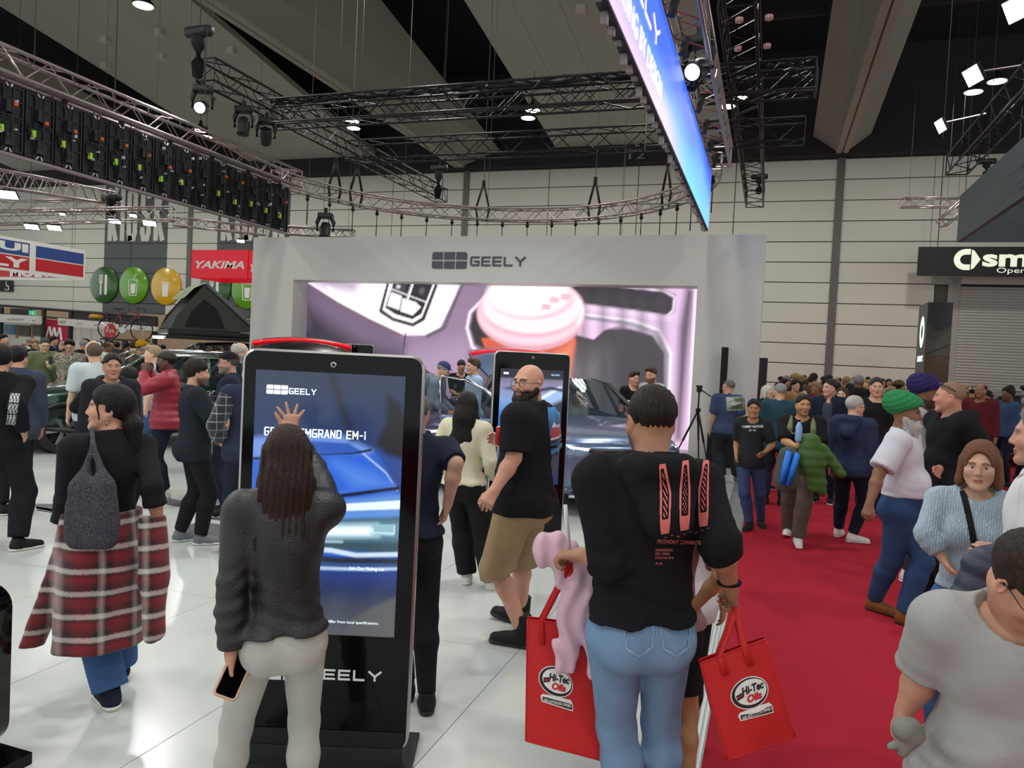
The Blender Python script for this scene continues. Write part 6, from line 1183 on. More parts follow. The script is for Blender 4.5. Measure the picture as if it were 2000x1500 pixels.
        MB().loft([[(-0.56, 2.32, z), (-0.4, 2.375, z), (0, 2.40, z), (0.4, 2.375, z), (0.56, 2.32, z)] for z in (0.27, 0.44)], closed=False, caps=False).build('lower_intake', m_blkp, t); MB().path([(-0.6, 2.31, 0.25), (0, 2.4, 0.235), (0.6, 2.31, 0.25)], 0.025, 6).build('skid_plate', m_chrome, t, True)
        MB().box((-0.19, 2.41, 0.44), (0.19, 2.425, 0.55)).build('plate_holder', m_wsign, t); g = MB(); stroke_text(g, 'GEELY', (0.09, 2.352, 0.875), -EX, nrm((0, -0.25, 1)), 0.18, 0.022, 0.005, W=(0, 0.004, 0)); g.build('bonnet_badge', m_chrome, t)
    # cabin
    MB().box((-0.78, 0.55, 0.85), (0.78, 1.1, 1.03), bev=0.06).build('dashboard', m_int, t)
    for s in (-1, 1):
        MB().box((0.38*s-0.25, -0.45, 0.45), (0.38*s+0.25, 0.1, 0.62), bev=0.06).box((0.38*s-0.24, -0.58, 0.55), (0.38*s+0.24, -0.42, 1.12), bev=0.06).box((0.38*s-0.13, -0.56, 1.15), (0.38*s+0.13, -0.46, 1.33), bev=0.04).build('seat', m_seat, t)
    g = MB(); g.path([(0.38+0.17*math.cos(a_), 0.42+0.08*math.sin(a_), 1.0+0.15*math.sin(a_)) for a_ in np.linspace(0, 2*math.pi, 17)[:-1]], 0.018, 6, closed=True); g.box((0.3, 0.43, 0.97), (0.46, 0.46, 1.04)); g.build('steering_wheel', m_int, t, True)
    MB().box((-0.8, -2.1, 0.3), (0.8, 1.0, 0.42)).build('cabin_floor', m_int, t)
    if hatch:
        g = MB(); rows = []
        for k in range(7):
            u = k/6; y = -1.95-1.02*u*math.cos(0.32)-0.02; z = 1.53+1.02*u*math.sin(0.50)+0.07*math.sin(u*math.pi); w_ = 0.6+0.28*math.sin(min(1, u*1.3)*math.pi/2)
            rows.append([(w_*v, y-0.05*(1-v*v)*u, z-0.10*v*v) for v in np.linspace(-1, 1, 9)])
        th = np.array((0, 0.02, -0.05)); g.loft(rows, closed=False, caps=False).loft([[np.array(p)+th for p in r_] for r_ in rows], closed=False, caps=False); ho = g.build('open_tailgate', body, t, True)
        MB().path([(0.86*v, -2.78+0.1*v*v, 1.965-0.09*v*v) for v in np.linspace(-1, 1, 9)], 0.035, 6).build('tail_lamp', m_tail, ho, True); MB().path([(0.7*v, -2.95, 2.0-0.10*v*v) for v in np.linspace(-1, 1, 7)], 0.012, 5).build('tailgate_edge', m_chrome, ho, True)
        for s in (-1, 1): MB().tube((0.55*s, -2.05, 1.3), (0.6*s, -2.6, 1.85), 0.014, 6).build('gas_strut', m_chrome, ho)
        MB().box((-0.7, -2.15, 0.42), (0.7, -1.6, 0.9), bev=0.05).build('boot_lining', m_int, t)
    if door:
        s, ang = door; d_ = thing('open_door', None, None); d_.parent = t; d_.location = (0.92*s, 0.95, 0); d_.rotation_euler = (0, 0, s*math.radians(ang))
        MB().box((-0.04, -1.1, 0.32), (0.04, -0.02, 1.0), bev=0.03).build('door_skin', body, d_); fr = [(0, -0.02, 1.02), (0, -0.45, 1.38), (0, -0.75, 1.5), (0, -1.1, 1.53), (0, -1.1, 1.0)]; MB().path(fr, 0.024, 6).build('window_frame', m_chrome, d_, True); MB().add([(0, y, z) for _, y, z in fr], [(0, 1, 2, 3, 4)]).build('door_glass', m_glass, d_); MB().box((-0.07, -1.0, 0.5), (-0.03, -0.1, 0.75), bev=0.02).build('door_card', m_int, d_)
    return t
fd = np.array((math.sin(D2R(33)), -math.cos(D2R(33)))); nose = atD(1207, 980, 8.9)[:2]
car('blue grey SUV with open door and raised tailgate facing the carpet', nose-fd*2.36, fd, paint('blue_grey', '#66789a'), hatch=True, door=(1, 58))
CAR1 = (nose-fd*2.36, fd); latv = np.array((CR[0], CR[1])); depv = nrm(np.r_[CF[0], CF[1], 0])[:2]
car('dark mauve SUV facing the stand between the tailgate and the giant screen', CAR1[0]-latv*2.75+depv*1.0, fd, paint('dark_mauve', '#4a4560'))
rear = atD(585, 800, 13.4)[:2]
car('black SUV with raised tailgate and red lamp behind the near touch kiosk', rear+fd*2.36, fd, paint('gloss_black', '#111114'), hatch=True, headlights=False)
wp = atZ(122, 886, 0)[:2]; v = nrm(np.r_[wp, 0])[:2]; lf = np.array((-v[1], v[0])); d_ = nrm(np.r_[lf*0.97-v*0.24, 0])[:2]; pr = np.array((d_[1], -d_[0]))
car('dark green SUV showing its front wheel behind the plaid coat woman', wp-d_*1.42-(-pr if np.dot(pr, v) > 0 else pr)*0.93, d_, paint('dark_green', '#1d3a2a'), rails=True)
a = atD(1905, 800, 17.0)[:2]; car('black car with low glossy roof in the crowd before the roller door', a, nrm(np.r_[-0.75, -0.6, 0])[:2], paint('gloss_black', '#111114'))
# four-wheel drive with rooftop tent
a = atD(405, 700, 20.5)[:2]; v = nrm(np.r_[a, 0])[:2]; d_ = np.array((v[1], -v[0]))*0.9-v*0.43; VX = car('dark four-wheel drive carrying a roof tent on the accessory stand', a, -d_ if False else np.array((-v[1], v[0]))*0.97-v*0.24, paint('gloss_black', '#111114'), hs=1.16, headlights=False, rails=False)
t = thing('roof_rack', 'flat black roof rack with lamp bar on the four-wheel drive', 'rack', None, (a[0], a[1], 1.9), VX.rotation_euler[2])
for k in range(7): MB().box((-0.68, -1.35+0.4*k, 0.03), (0.68, -1.27+0.4*k, 0.06)).build('rack_slat', m_blkp, t)
for s in (-1, 1): MB().box((0.66*s-0.03, -1.4, 0.0), (0.66*s+0.03, 1.2, 0.09)).build('rack_rail', m_blkp, t)
MB().box((-0.6, 1.22, -0.02), (0.6, 1.27, 0.05)).build('lamp_bar', m_hl, t)
t = thing('roof_tent', 'grey clamshell roof tent propped open with dark window', 'tent', None, (a[0], a[1], 2.0), VX.rotation_euler[2])
MB().box((-0.68, -1.15, 0), (0.68, 1.15, 0.14), bev=0.03).build('tent_base', m_blkp, t)
m_shell = mat('tent_shell_grey', '#5d6268', 0.4); m_canvas = mat('tent_canvas', '#3d403c', 0.9, bump=0.3)
L = 2.15; an = D2R(40); o = np.array((0, -1.1, 0.16)); ax = [EX, np.array((0, math.cos(an), math.sin(an))), np.array((0, -math.sin(an), math.cos(an)))]
MB().box((-0.7, 0, 0), (0.7, L*0.86, 0.1), ax=ax, o=o, bev=0.03).build('tent_lid', m_shell, t)
for u in (0.35, 1.25): MB().box((-0.62, u, 0.1), (0.62, u+0.05, 0.14), ax=ax, o=o).build('lid_bar', m_blkp, t)
text('YAKIMA', o+ax[1]*0.9+ax[2]*0.102+np.array((0.25, 0, 0)), -EX, ax[1], 0.5, 0.1, m_wsign, t)
tipy = -1.1+L*0.86*math.cos(an); tipz = 0.16+L*0.86*math.sin(an); side = [(-1.05, 0.16), (tipy, tipz-0.02), (0.95, 0.5), (1.1, 0.14)]
for s in (-1, 1):
    MB().prism(side, (0.66*s, 0, 0), EY, EZ, (0.02*s, 0, 0)).build('tent_wall', m_canvas, t); MB().prism([(y, z) for y, z in ((-0.25, 0.22), (0.75, 0.22), (0.62, 0.6), (0.3, 0.95), (0.0, 0.75))], (0.685*s, 0, 0), EY, EZ, (0.012*s, 0, 0)).build('tent_window', m_black, t)
MB().add([(-0.66, tipy, tipz), (0.66, tipy, tipz), (0.66, 1.1, 0.16), (-0.66, 1.1, 0.16)], [(0, 1, 2, 3)]).build('tent_door', m_canvas, t)
MB().loft([[(x, tipy+dy, tipz-dz_) for x in (-0.75, 0.75)] for dy, dz_ in ((0, -0.02), (0.25, 0.12), (0.5, 0.4))], closed=False, caps=False).build('tent_awning', mat('awning_sage', '#8a9a7c', 0.8), t)
# bicycle on a stand
p = atD(245, 640, 23.5); t = thing('bicycle', 'dark red road bicycle mounted high above the crowd', 'bicycle', None, (p[0], p[1], p[2]-0.38), D2R(20)); m_bf = mat('bike_frame_red', '#6a2420', 0.35, coat=0.5)
for x in (-0.5, 0.5):
    g = MB(); g.path([(x+0.34*math.cos(a_), 0, 0.34+0.34*math.sin(a_)) for a_ in np.linspace(0, 2*math.pi, 29)[:-1]], 0.02, 6, closed=True); o_ = g.build('wheel_tyre', m_tyre, t, True); g = MB()
    for k in range(10): g.tube((x, 0, 0.34), (x+0.33*math.cos(k*math.pi/5), 0, 0.34+0.33*math.sin(k*math.pi/5)), 0.003, 4)
    g.build('spokes', m_rim, o_)
MB().tube((-0.5, 0, 0.34), (-0.08, 0, 0.3), 0.014).tube((-0.5, 0, 0.34), (-0.2, 0, 0.78), 0.012).tube((-0.08, 0, 0.3), (-0.22, 0, 0.88), 0.018).tube((-0.08, 0, 0.3), (0.36, 0, 0.82), 0.02).tube((-0.2, 0, 0.8), (0.36, 0, 0.88), 0.018).tube((0.36, 0, 0.92), (0.5, 0, 0.34), 0.016).build('frame', m_bf, t, True)
MB().path([(0.36, 0, 0.92), (0.4, 0, 1.0)], 0.014, 6).path([(0.4, -0.2, 1.0), (0.4, 0.2, 1.0), (0.5, 0.21, 0.98), (0.48, 0.21, 0.88)], 0.014, 6).build('handlebar', m_blkp, t, True); MB().box((-0.36, -0.06, 0.93), (-0.1, 0.06, 0.97), bev=0.015).tube((-0.22, 0, 0.85), (-0.24, 0, 0.94), 0.013).build('saddle', m_blkp, t); MB().lathe([(0.01, -0.01), (0.1, -0.01), (0.1, 0.01), (0.01, 0.01)], (-0.08, -0.03, 0.3), (0, 1, 0), 20).build('crank', m_rim, t)
t2 = thing('bicycle_stand', 'dark post holding up the red road bicycle', 'stand', None, (p[0], p[1], 0), D2R(20)); MB().box((-0.06, -0.06, 0), (0.06, 0.06, p[2]-0.36)).build('post', m_blkp, t2); MB().box((-0.75, -0.05, p[2]-0.41), (0.75, 0.05, p[2]-0.36)).build('carrier_rail', m_blkp, t2); MB().box((-0.4, -0.4, -0.03), (0.4, 0.4, 0.03)).build('post_base', m_blkp, t2)
# ================================================================== VISITORS
def tartan(name, ha, va, fz, fx, rough=0.9):
    """woven check: ramps ha (along z) and va (along x) mixed"""
    if name in MATS: return MATS[name]
    m = mat(name, '#802020', rough, bump=0.4, bscale=300, sheen=0.3); nt = m.node_tree; b = nt.nodes['Principled BSDF']; tc = nt.nodes.new('ShaderNodeTexCoord'); sp = nt.nodes.new('ShaderNodeSeparateXYZ')
    nz = nt.nodes.new('ShaderNodeTexNoise'); nz.inputs['Scale'].default_value = 90; nt.links.new(tc.outputs['Object'], nz.inputs['Vector']); vm = nt.nodes.new('ShaderNodeVectorMath'); vm.operation = 'SCALE'; vm.inputs['Scale'].default_value = 0.012; nt.links.new(nz.outputs['Color'], vm.inputs[0]); va_ = nt.nodes.new('ShaderNodeVectorMath'); nt.links.new(tc.outputs['Object'], va_.inputs[0]); nt.links.new(vm.outputs[0], va_.inputs[1]); nt.links.new(va_.outputs[0], sp.inputs[0])
    outs = []
    for out, f, ramp in (('Z', fz, ha), ('X', fx, va)):
        mu = nt.nodes.new('ShaderNodeMath'); mu.operation = 'MULTIPLY'; mu.inputs[1].default_value = f; nt.links.new(sp.outputs[out], mu.inputs[0]); fr = nt.nodes.new('ShaderNodeMath'); fr.operation = 'FRACT'; nt.links.new(mu.outputs[0], fr.inputs[0]); cr = nt.nodes.new('ShaderNodeValToRGB'); el = cr.color_ramp.elements
        while len(el) < len(ramp): el.new(0.5)
        for e, (p, c) in zip(el, ramp): e.position = p; e.color = lin(c)+(1,)
        nt.links.new(fr.outputs[0], cr.inputs[0]); outs.append(cr.outputs[0])
    mx = nt.nodes.new('ShaderNodeMix'); mx.data_type = 'RGBA'; mx.inputs[0].default_value = 0.42; nt.links.new(outs[0], mx.inputs[6]); nt.links.new(outs[1], mx.inputs[7]); nt.links.new(mx.outputs[2], b.inputs['Base Color']); return m
def blotch(name, cols, scale):
    if name in MATS: return MATS[name]
    m = mat(name, cols[0], 0.9); nt = m.node_tree; b = nt.nodes['Principled BSDF']; tc = nt.nodes.new('ShaderNodeTexCoord'); n = nt.nodes.new('ShaderNodeTexNoise'); n.inputs['Scale'].default_value = scale; n.inputs['Detail'].default_value = 1; nt.links.new(tc.outputs['Object'], n.inputs['Vector']); cr = nt.nodes.new('ShaderNodeValToRGB'); cr.color_ramp.interpolation = 'CONSTANT'; el = cr.color_ramp.elements
    while len(el) < len(cols): el.new(0.5)
    for i, (e, c) in enumerate(zip(el, cols)): e.position = 0.0 if i == 0 else 0.36+0.28*(i-1)/max(1, len(cols)-2); e.color = lin(c)+(1,)
    nt.links.new(n.outputs['Fac'], cr.inputs[0]); nt.links.new(cr.outputs[0], b.inputs['Base Color']); return m
def knit(name, c):
    if name in MATS: return MATS[name]
    m = mat(name, c, 0.9, sheen=0.4); nt = m.node_tree; b = nt.nodes['Principled BSDF']; tc = nt.nodes.new('ShaderNodeTexCoord'); w_ = nt.nodes.new('ShaderNodeTexWave'); w_.inputs['Scale'].default_value = 26; w_.inputs['Distortion'].default_value = 5; w_.inputs['Detail Scale'].default_value = 2.5; nt.links.new(tc.outputs['Object'], w_.inputs['Vector']); bp = nt.nodes.new('ShaderNodeBump'); bp.inputs['Strength'].default_value = 0.7; bp.inputs['Distance'].default_value = 0.008; nt.links.new(w_.outputs['Fac'], bp.inputs['Height']); nt.links.new(bp.outputs[0], b.inputs['Normal']); return m
C_BLK = cloth('cloth_black', '#1a1a1d'); C_NAVY = cloth('cloth_navy', '#1f2536'); C_DJEAN = cloth('denim_dark', '#1d2433'); C_JEAN = cloth('denim_blue', '#3f5f8c', 0.2); C_LJEAN = cloth('denim_light', '#7391b0', 0.22); C_GJEAN = cloth('denim_grey', '#b3b1ab', 0.14); C_CHAR = cloth('cloth_charcoal', '#33343a'); C_WHITE = cloth('cloth_white', '#d5d6d8', 0.05); C_GREY = cloth('cloth_grey', '#a9a9a6', 0.06)
S_BLK = cloth('shoe_black', '#1b1b1d', rough=0.6); S_WHITE = cloth('shoe_white', '#d6d3cc', 0.05, rough=0.6); S_BRN = cloth('shoe_brown', '#7a4a26', rough=0.45); S_GREY = cloth('shoe_grey', '#6d6f75', rough=0.7)
def print_on(pp, key, cv, p0, p1, p2, D, name, m=None, cut=True, off=0.0035, parent=None):
    o = atD(*p0, D); U = (atD(*p1, D)-o)/cv.w; V = (atD(*p2, D)-o)/cv.h; toL = pp['toL']; c_ = toL(o); dl = toL(o+nrm(ray((p1[0]+p2[0])/2, (p1[1]+p2[1])/2)))-c_
    def pj(P): L_ = (P-pp['base'])/pp['sc']@pp['RB']; return march(pp[key+'_sdf'], L_, dl, off)
    return cv.build(name, o, U, V, m or mat('cloth_print', '#888888', 0.8, attr='Col'), pp['root'] if parent is None else parent, cut, pj)
def words_on(pp, key, body, p0, p1, hpx, D, m, name='lettering', bold=0.02, off=0.004, shear=0.0):
    o = atD(*p0, D); e = atD(*p1, D); U = nrm(e-o); up_ = nrm(CU-U*np.dot(CU, U)); ob = text(body, o, U, up_, np.linalg.norm(e-o), hpx*D/FPX, m, None, name, shear, bold, 0.0)
    n = len(ob.data.vertices); co = np.empty(n*3); ob.data.vertices.foreach_get('co', co); co = co.reshape(-1, 3); L_ = (co-pp['base'])/pp['sc']@pp['RB']; dl = pp['toL'](o+nrm(ray(*p0)))-pp['toL'](o)
    ob.data.vertices.foreach_set('co', march(pp[key+'_sdf'], L_, dl, off).ravel()); ob.data.update(); ob.parent = pp['root']; return ob
def blob(name, label, cat, s, m, vox, group=None):
    V, Q = polygonise(s, vox); me = np_mesh(name, V, Q); me.materials.append(m); return tag(link(name, me), label, cat, group)
# ---------------------------------------------------------------- woman at the kiosk
TW = person('woman with long brown hair in black jacket touching the kiosk screen', (565, 832), 2.62, 184, male=False, skin='#b98a6e', hair=('long', '#2b1a14'), hlen=0.42, hthick=0.016, sw=0.94, lean=4, hy=-4,
    arms={'r': dict(px=(549, 808), dD=0.52, pk=1, pole=(0.9, -0.2, -0.5), hd=(0.0, 0.12, 1.0), pn=(0, 1, 0), curl=0.03, spread=0.75, thumb=-0.3), 'l': dict(px=(450, 1288), dD=-0.10, pc=(-0.5, 0, 1), curl=0.55, thumb=0.7)},
    feet={'l': dict(px=(424, 1640)), 'r': dict(px=(590, 1650))}, top=dict(name='inner_top', m=C_BLK, sleeve=0.6, hem=0.95, o=0.006), jacket=dict(name='leather_jacket', m=mat('leather_black', '#17171a', 0.38, var=0.2, vscale=20, bump=0.35, bscale=120), sleeve=0.97, hem=0.955, o=0.024, so=0.02, neck='jacket', wr=0.007, cuff=0.02),
    bottom=dict(name='jeans', m=C_GJEAN, o=0.008, z0=0.97, wr=0.005), shoes=dict(m=S_WHITE), lipc='#a0605a')
w_, hdv = TW['AR'][-1][2], TW['AR'][-1][3]; ph = thing('phone', 'phone in a tan case held low by the kiosk woman', 'phone', None, tuple(atD(458, 1316, 2.5)), D2R(10)); ph.rotation_euler = (D2R(62), D2R(25), D2R(35))
MB().box((-0.036, -0.075, -0.004), (0.036, 0.075, 0.004), bev=0.004).build('phone_body', m_kblk, ph); g = MB(); g.path([(x-0.036, z-0.075, 0) for x, z in rrect(0.072, 0.15, 0.012, 4)], 0.0055, 6, closed=True); g.build('phone_case', mat('case_tan', '#c8a184', 0.5), ph, True)
# ---------------------------------------------------------------- woman in plaid
PW = person('dark haired woman in black top with plaid coat tied at her waist', (216, 742), 3.70, 197, male=False, skin='#c08d74', hair=('pony', '#151112'), hlen=0.26, hthick=0.018, hy=66, hp=-4, sw=0.98, fat=0.25, bust=0.3,
    arms={'l': dict(px=(122, 1078), dD=-0.03, pc=(-0.2, 0, 1), curl=0.4), 'r': dict(px=(314, 1042), dD=0.0, pc=(0.5, 0, 1), curl=0.4)}, feet={'l': dict(px=(212, 1378), yaw=0), 'r': dict(px=(232, 1300), yaw=0, tilt=0)},
    top=dict(name='black_top', m=C_BLK, sleeve=0.72, hem=1.02, o=0.014, so=0.016), bottom=dict(name='wide_jeans', m=C_JEAN, o=0.008, flare=0.045, z0=0.96), shoes=dict(m=C_NAVY), lipc='#8d3b3b')
m_pl = tartan('plaid_red', [(0.0, '#1a0f12'), (0.12, '#120c0f'), (0.3, '#6d0f1a'), (0.5, '#7a101c'), (0.68, '#150d10'), (0.76, '#d8d2cc'), (0.9, '#d2cac4'), (0.97, '#2a1416')], [(0.0, '#8a1522'), (0.3, '#7c111e'), (0.46, '#1a0e11'), (0.6, '#c9b9b4'), (0.72, '#1a0e11'), (1.0, '#8a1522')], 8.6, 6.0)
L = PW['toL']; s = S(); pe = PW['pel']; s.c(pe+np.array((0, -0.01, 0.13)), pe+np.array((0, -0.03, -0.1)), 0.175, 0.225, 0.05, (0, 1, 0), 0.85); lo = L(atD(205, 1262, 3.66)); s.c(pe+np.array((0, -0.03, -0.1)), np.array((lo[0], -0.06, lo[2]-0.12)), 0.225, 0.24, 0.05, (0, 1, 0), 0.72).cut(np.array((0, 0, lo[2])), (0.02, 0, -1)).cut(pe+np.array((0, 0, 0.16)), (0, 0, 1))
for pts in (((150, 1010), (110, 1150), (48, 1285)), ((298, 1020), (300, 1130), (305, 1235))):
    q = [L(atD(x, y, 3.62)) for x, y in pts]; s.c(q[0], q[1], 0.075, 0.075, 0.05, (0, 1, 0), 0.4).c(q[1], q[2], 0.075, 0.06, 0.03, (0, 1, 0), 0.4)
s.post = lambda P, d: d+0.010*np.sin(P[:, 0]*34+2*np.sin(P[:, 2]*5))*np.clip((1.05-P[:, 2])*1.3, 0, 1)+0.004*wrinkle(P, 16)
PW['put']('plaid_coat', s, m_pl, 1.6)
s = S(); B3 = lambda x, y, d=3.5: L(atD(x, y, d)); n_ = L(atD(180, 1000, 3.6))-L(atD(180, 1000, 3.5))
for x in (158, 206): s.c(B3(180, 838, 3.60), B3(182, 872, 3.53), 0.012, k=0.008).c(B3(182, 872, 3.53), B3(x, 945), 0.012, 0.02, 0.008)
for y, xa, xb in ((952, 158, 204), (985, 150, 210), (1020, 144, 214), (1055, 148, 210)): s.c(B3(xa, y), B3(xb, y), 0.045, k=0.07, n=n_, q=0.55)
s.post = lambda P, d: d+0.003*wrinkle(P, 22)
V, Q = polygonise(s, 0.009); me = np_mesh('tote_bag', V, Q); me.materials.append(blotch('tote_pattern', ['#3f3b45', '#26242b', '#4a4450', '#2b2830'], 110)); o_ = link('tote_bag', me); o_.matrix_world = Matrix.LocRotScale(Vector(PW['base']), PW['root'].rotation_euler, Vector((PW['sc'],)*3)); tag(o_, 'dark patterned tote bag hanging from the plaid woman\'s shoulder', 'bag')
MB().path([PW['AR'][-1][2]+0.034*np.array((math.cos(a_), math.sin(a_), 0.02)) for a_ in np.linspace(0, 2*math.pi, 13)[:-1]], 0.009, 6, closed=True).build('watch', C_WHITE, PW['root'], True)
q = PW['T']((-0.08, -0.0, -0.05)); MB().path([q+np.array((0, 0.012*math.cos(a_), -0.014+0.016*math.sin(a_))) for a_ in np.linspace(0, 2*math.pi, 11)[:-1]], 0.0025, 5, closed=True).build('earring', m_chrome, PW['root'], True)
# ---------------------------------------------------------------- man in black hoodie with bags
HM = person('man in black printed hoodie and light jeans carrying two red bags', (1277, 744), 2.58, 200, skin='#a97b5f', hair=('short', '#1d1713'), hthick=0.008, hy=2, hp=4, fat=0.22, sw=1.04, beard=(0.8, '#1f1712'),
    arms={'l': dict(px=(1138, 1084), dD=0.08, elp=(1190, 1102, -0.08), hd=(0.8, 0.45, -0.1), pn=(-0.2, -0.1, -1), curl=0.8, thumb=0.8), 'r': dict(px=(1427, 1148), dD=0.02, elp=(1404, 1058, -0.12), curl=0.85, thumb=0.7)},
    feet={'l': dict(px=(1220, 1650)), 'r': dict(px=(1290, 1640))}, top=dict(name='hoodie', m=cloth('hoodie_black', '#16161a', 0.15), sleeve=0.60, so=0.022, cuff=0.018, hem=0.955, o=0.03, neck='hood', wr=0.008), bottom=dict(name='jeans', m=C_LJEAN, o=0.014, z0=0.97, wr=0.008), shoes=dict(m=S_WHITE))
cv = Canvas(1.0, 1.35, 170, '#d06a66'); cv.a[:] = 0; f = lambda *q: [(q[i], q[i+1]) for i in range(0, len(q), 2)]
def ink(d, soft=0.0): cv.a[:] = np.maximum(cv.a, (d < soft).astype(float))
for (x, tl) in ((0.17, -0.07), (0.5, 0.0), (0.83, 0.05)):
    o1 = cv.poly([(x-0.05+tl, 1.32), (x+0.06+tl, 1.32), (x+0.10, 0.95), (x+0.09, 0.62), (x+0.07, 0.5), (x-0.07, 0.5), (x-0.09, 0.62), (x-0.10, 0.95)]); inn = cv.poly([(x-0.01+tl, 1.25), (x+0.02+tl, 1.25), (x+0.05, 0.95), (x+0.045, 0.68), (x-0.045, 0.68), (x-0.05, 0.95)])
    ink(o1); dots = (np.sin(cv.X*150)*np.sin(cv.Y*95) > 0.1) if x == 0.5 else (np.sin((cv.X*1.5+cv.Y)*75) > 0.2); cv.a[(inn < 0) & ~dots] = 0; cv.a[np.abs(inn) < 0.008] = 0
for k in range(9): ink(cv.poly(rrect(0.05, 0.012, 0.003, 2, 0.05+0.105*k, 0.44+0.012*(k % 3))))
print_on(HM, 'top', cv, (1281, 1128), (1392, 1108), (1283, 905), 2.45, 'back_print')
m_pk = mat('print_pink', '#c26660', 0.8)
for body, p0, p1, h_ in (('ANTHONY EDWARDS', (1282, 1062), (1368, 1064), 8), ('WAGE EXPERIENCE', (1280, 1077), (1314, 1077), 5), ('SPEC. 202506', (1280, 1084), (1308, 1084), 5), ('STOCK NO. 05-03', (1280, 1092), (1316, 1092), 5), ('A A', (1280, 1103), (1294, 1103), 5)): words_on(HM, 'top', body, p0, p1, h_, 2.45, m_pk)
g = MB()
for s_ in (-1,):
    pass
MB().path([HM['AR'][1][2]+nrm(HM['AR'][1][2]-HM['AR'][1][1])*-0.03+0.036*(math.cos(a_)*np.array((1, 0, 0.1))+math.sin(a_)*np.array((0, 1, 0.05))) for a_ in np.linspace(0, 2*math.pi, 15)[:-1]], 0.006, 6, closed=True).build('wristband', C_BLK, HM['root'], True)
for x in (-0.075, 0.075):          # back pockets
    cv = Canvas(0.14, 0.16, 26, '#86a2bf'); cv.a[:] = 0; pk = cv.poly([(0.012, 0.15), (0.128, 0.15), (0.122, 0.04), (0.07, 0.012), (0.018, 0.04)]); cv.a[np.abs(pk) < 0.005] = 1; px0 = 1215 if x < 0 else 1287
    print_on(HM, 'bottom', cv, (px0, 1292), (px0+70, 1286), (px0-4, 1196), 2.45, 'pocket_seam')
# tote bags
m_tote = mat('tote_red', '#c20d12', 0.55, bump=0.25, bscale=400); m_ink = mat('print_black', '#17161a', 0.6)
def tote(label, TL, TR, BR, BL, D, th, hp, hand, holes):
    c4 = [atD(*q, D) for q in (BL, BR, TR, TL)]; n = nrm(np.cross(c4[1]-c4[0], c4[3]-c4[0])); t = thing('tote_bag', label, 'bag')
    def pt(u, v, k=0): return (c4[0]*(1-u)+c4[1]*u)*(1-v)+(c4[3]*(1-u)+c4[2]*u)*v+n*k
    N = 12; g = MB(); bul = lambda u, v: 0.005*math.sin(math.pi*u)*math.sin(math.pi*min(1, v*0.85+0.1))+0.0015*math.sin(u*9+v*6)
    rowf = [[pt(i/N, j/N, bul(i/N, j/N)+th/2*(1-0.75*j/N)) for i in range(N+1)] for j in range(N+1)]; rowb = [[pt(i/N, j/N, -bul(i/N, j/N)-th/2*(1-0.75*j/N)) for i in range(N+1)] for j in range(N+1)]
    g.loft(rowf, closed=False, caps=False); g.loft(rowb, closed=False, caps=False)
    for k in (0, N): g.loft([[r_[k] for r_ in rowf], [r_[k] for r_ in rowb]], closed=False, caps=False)
    g.loft([rowf[0], rowb[0]], closed=False, caps=False); o = g.build('bag_body', m_tote, t, 'auto')
    e = MB(); e.path(rowf[N], 0.0035, 5).path(rowb[N], 0.0035, 5).path([r_[0] for r_ in rowf], 0.003, 5).path([r_[N] for r_ in rowf], 0.003, 5).path(rowf[0], 0.003, 5); e.build('bag_piping', m_tote, t, True)
    H3 = atD(*hand, D+hp)
    for k, sgn in ((0, 1), (1, -1)):
        a, b = pt(holes[0], 1, sgn*th*0.12), pt(holes[1], 1, sgn*th*0.12); a0, b0 = pt(holes[0], 0.82, sgn*(th*0.25+0.012)), pt(holes[1], 0.82, sgn*(th*0.25+0.012)); off = n*0.008*sgn; w2 = nrm(c4[1]-c4[0])*0.011
        for P_ in ((a0, a, a*0.45+H3*0.55+off+w2*0.3, H3+off), (b0, b, b*0.45+H3*0.55+off, H3+off)):
            L_ = MB(); L_.loft([[np.array(p)-w2, np.array(p)+w2, np.array(p)+w2+n*0.002, np.array(p)-w2+n*0.002] for p in P_]); L_.build('handle', m_tote, t, True)
    return t, pt, n, th, bul
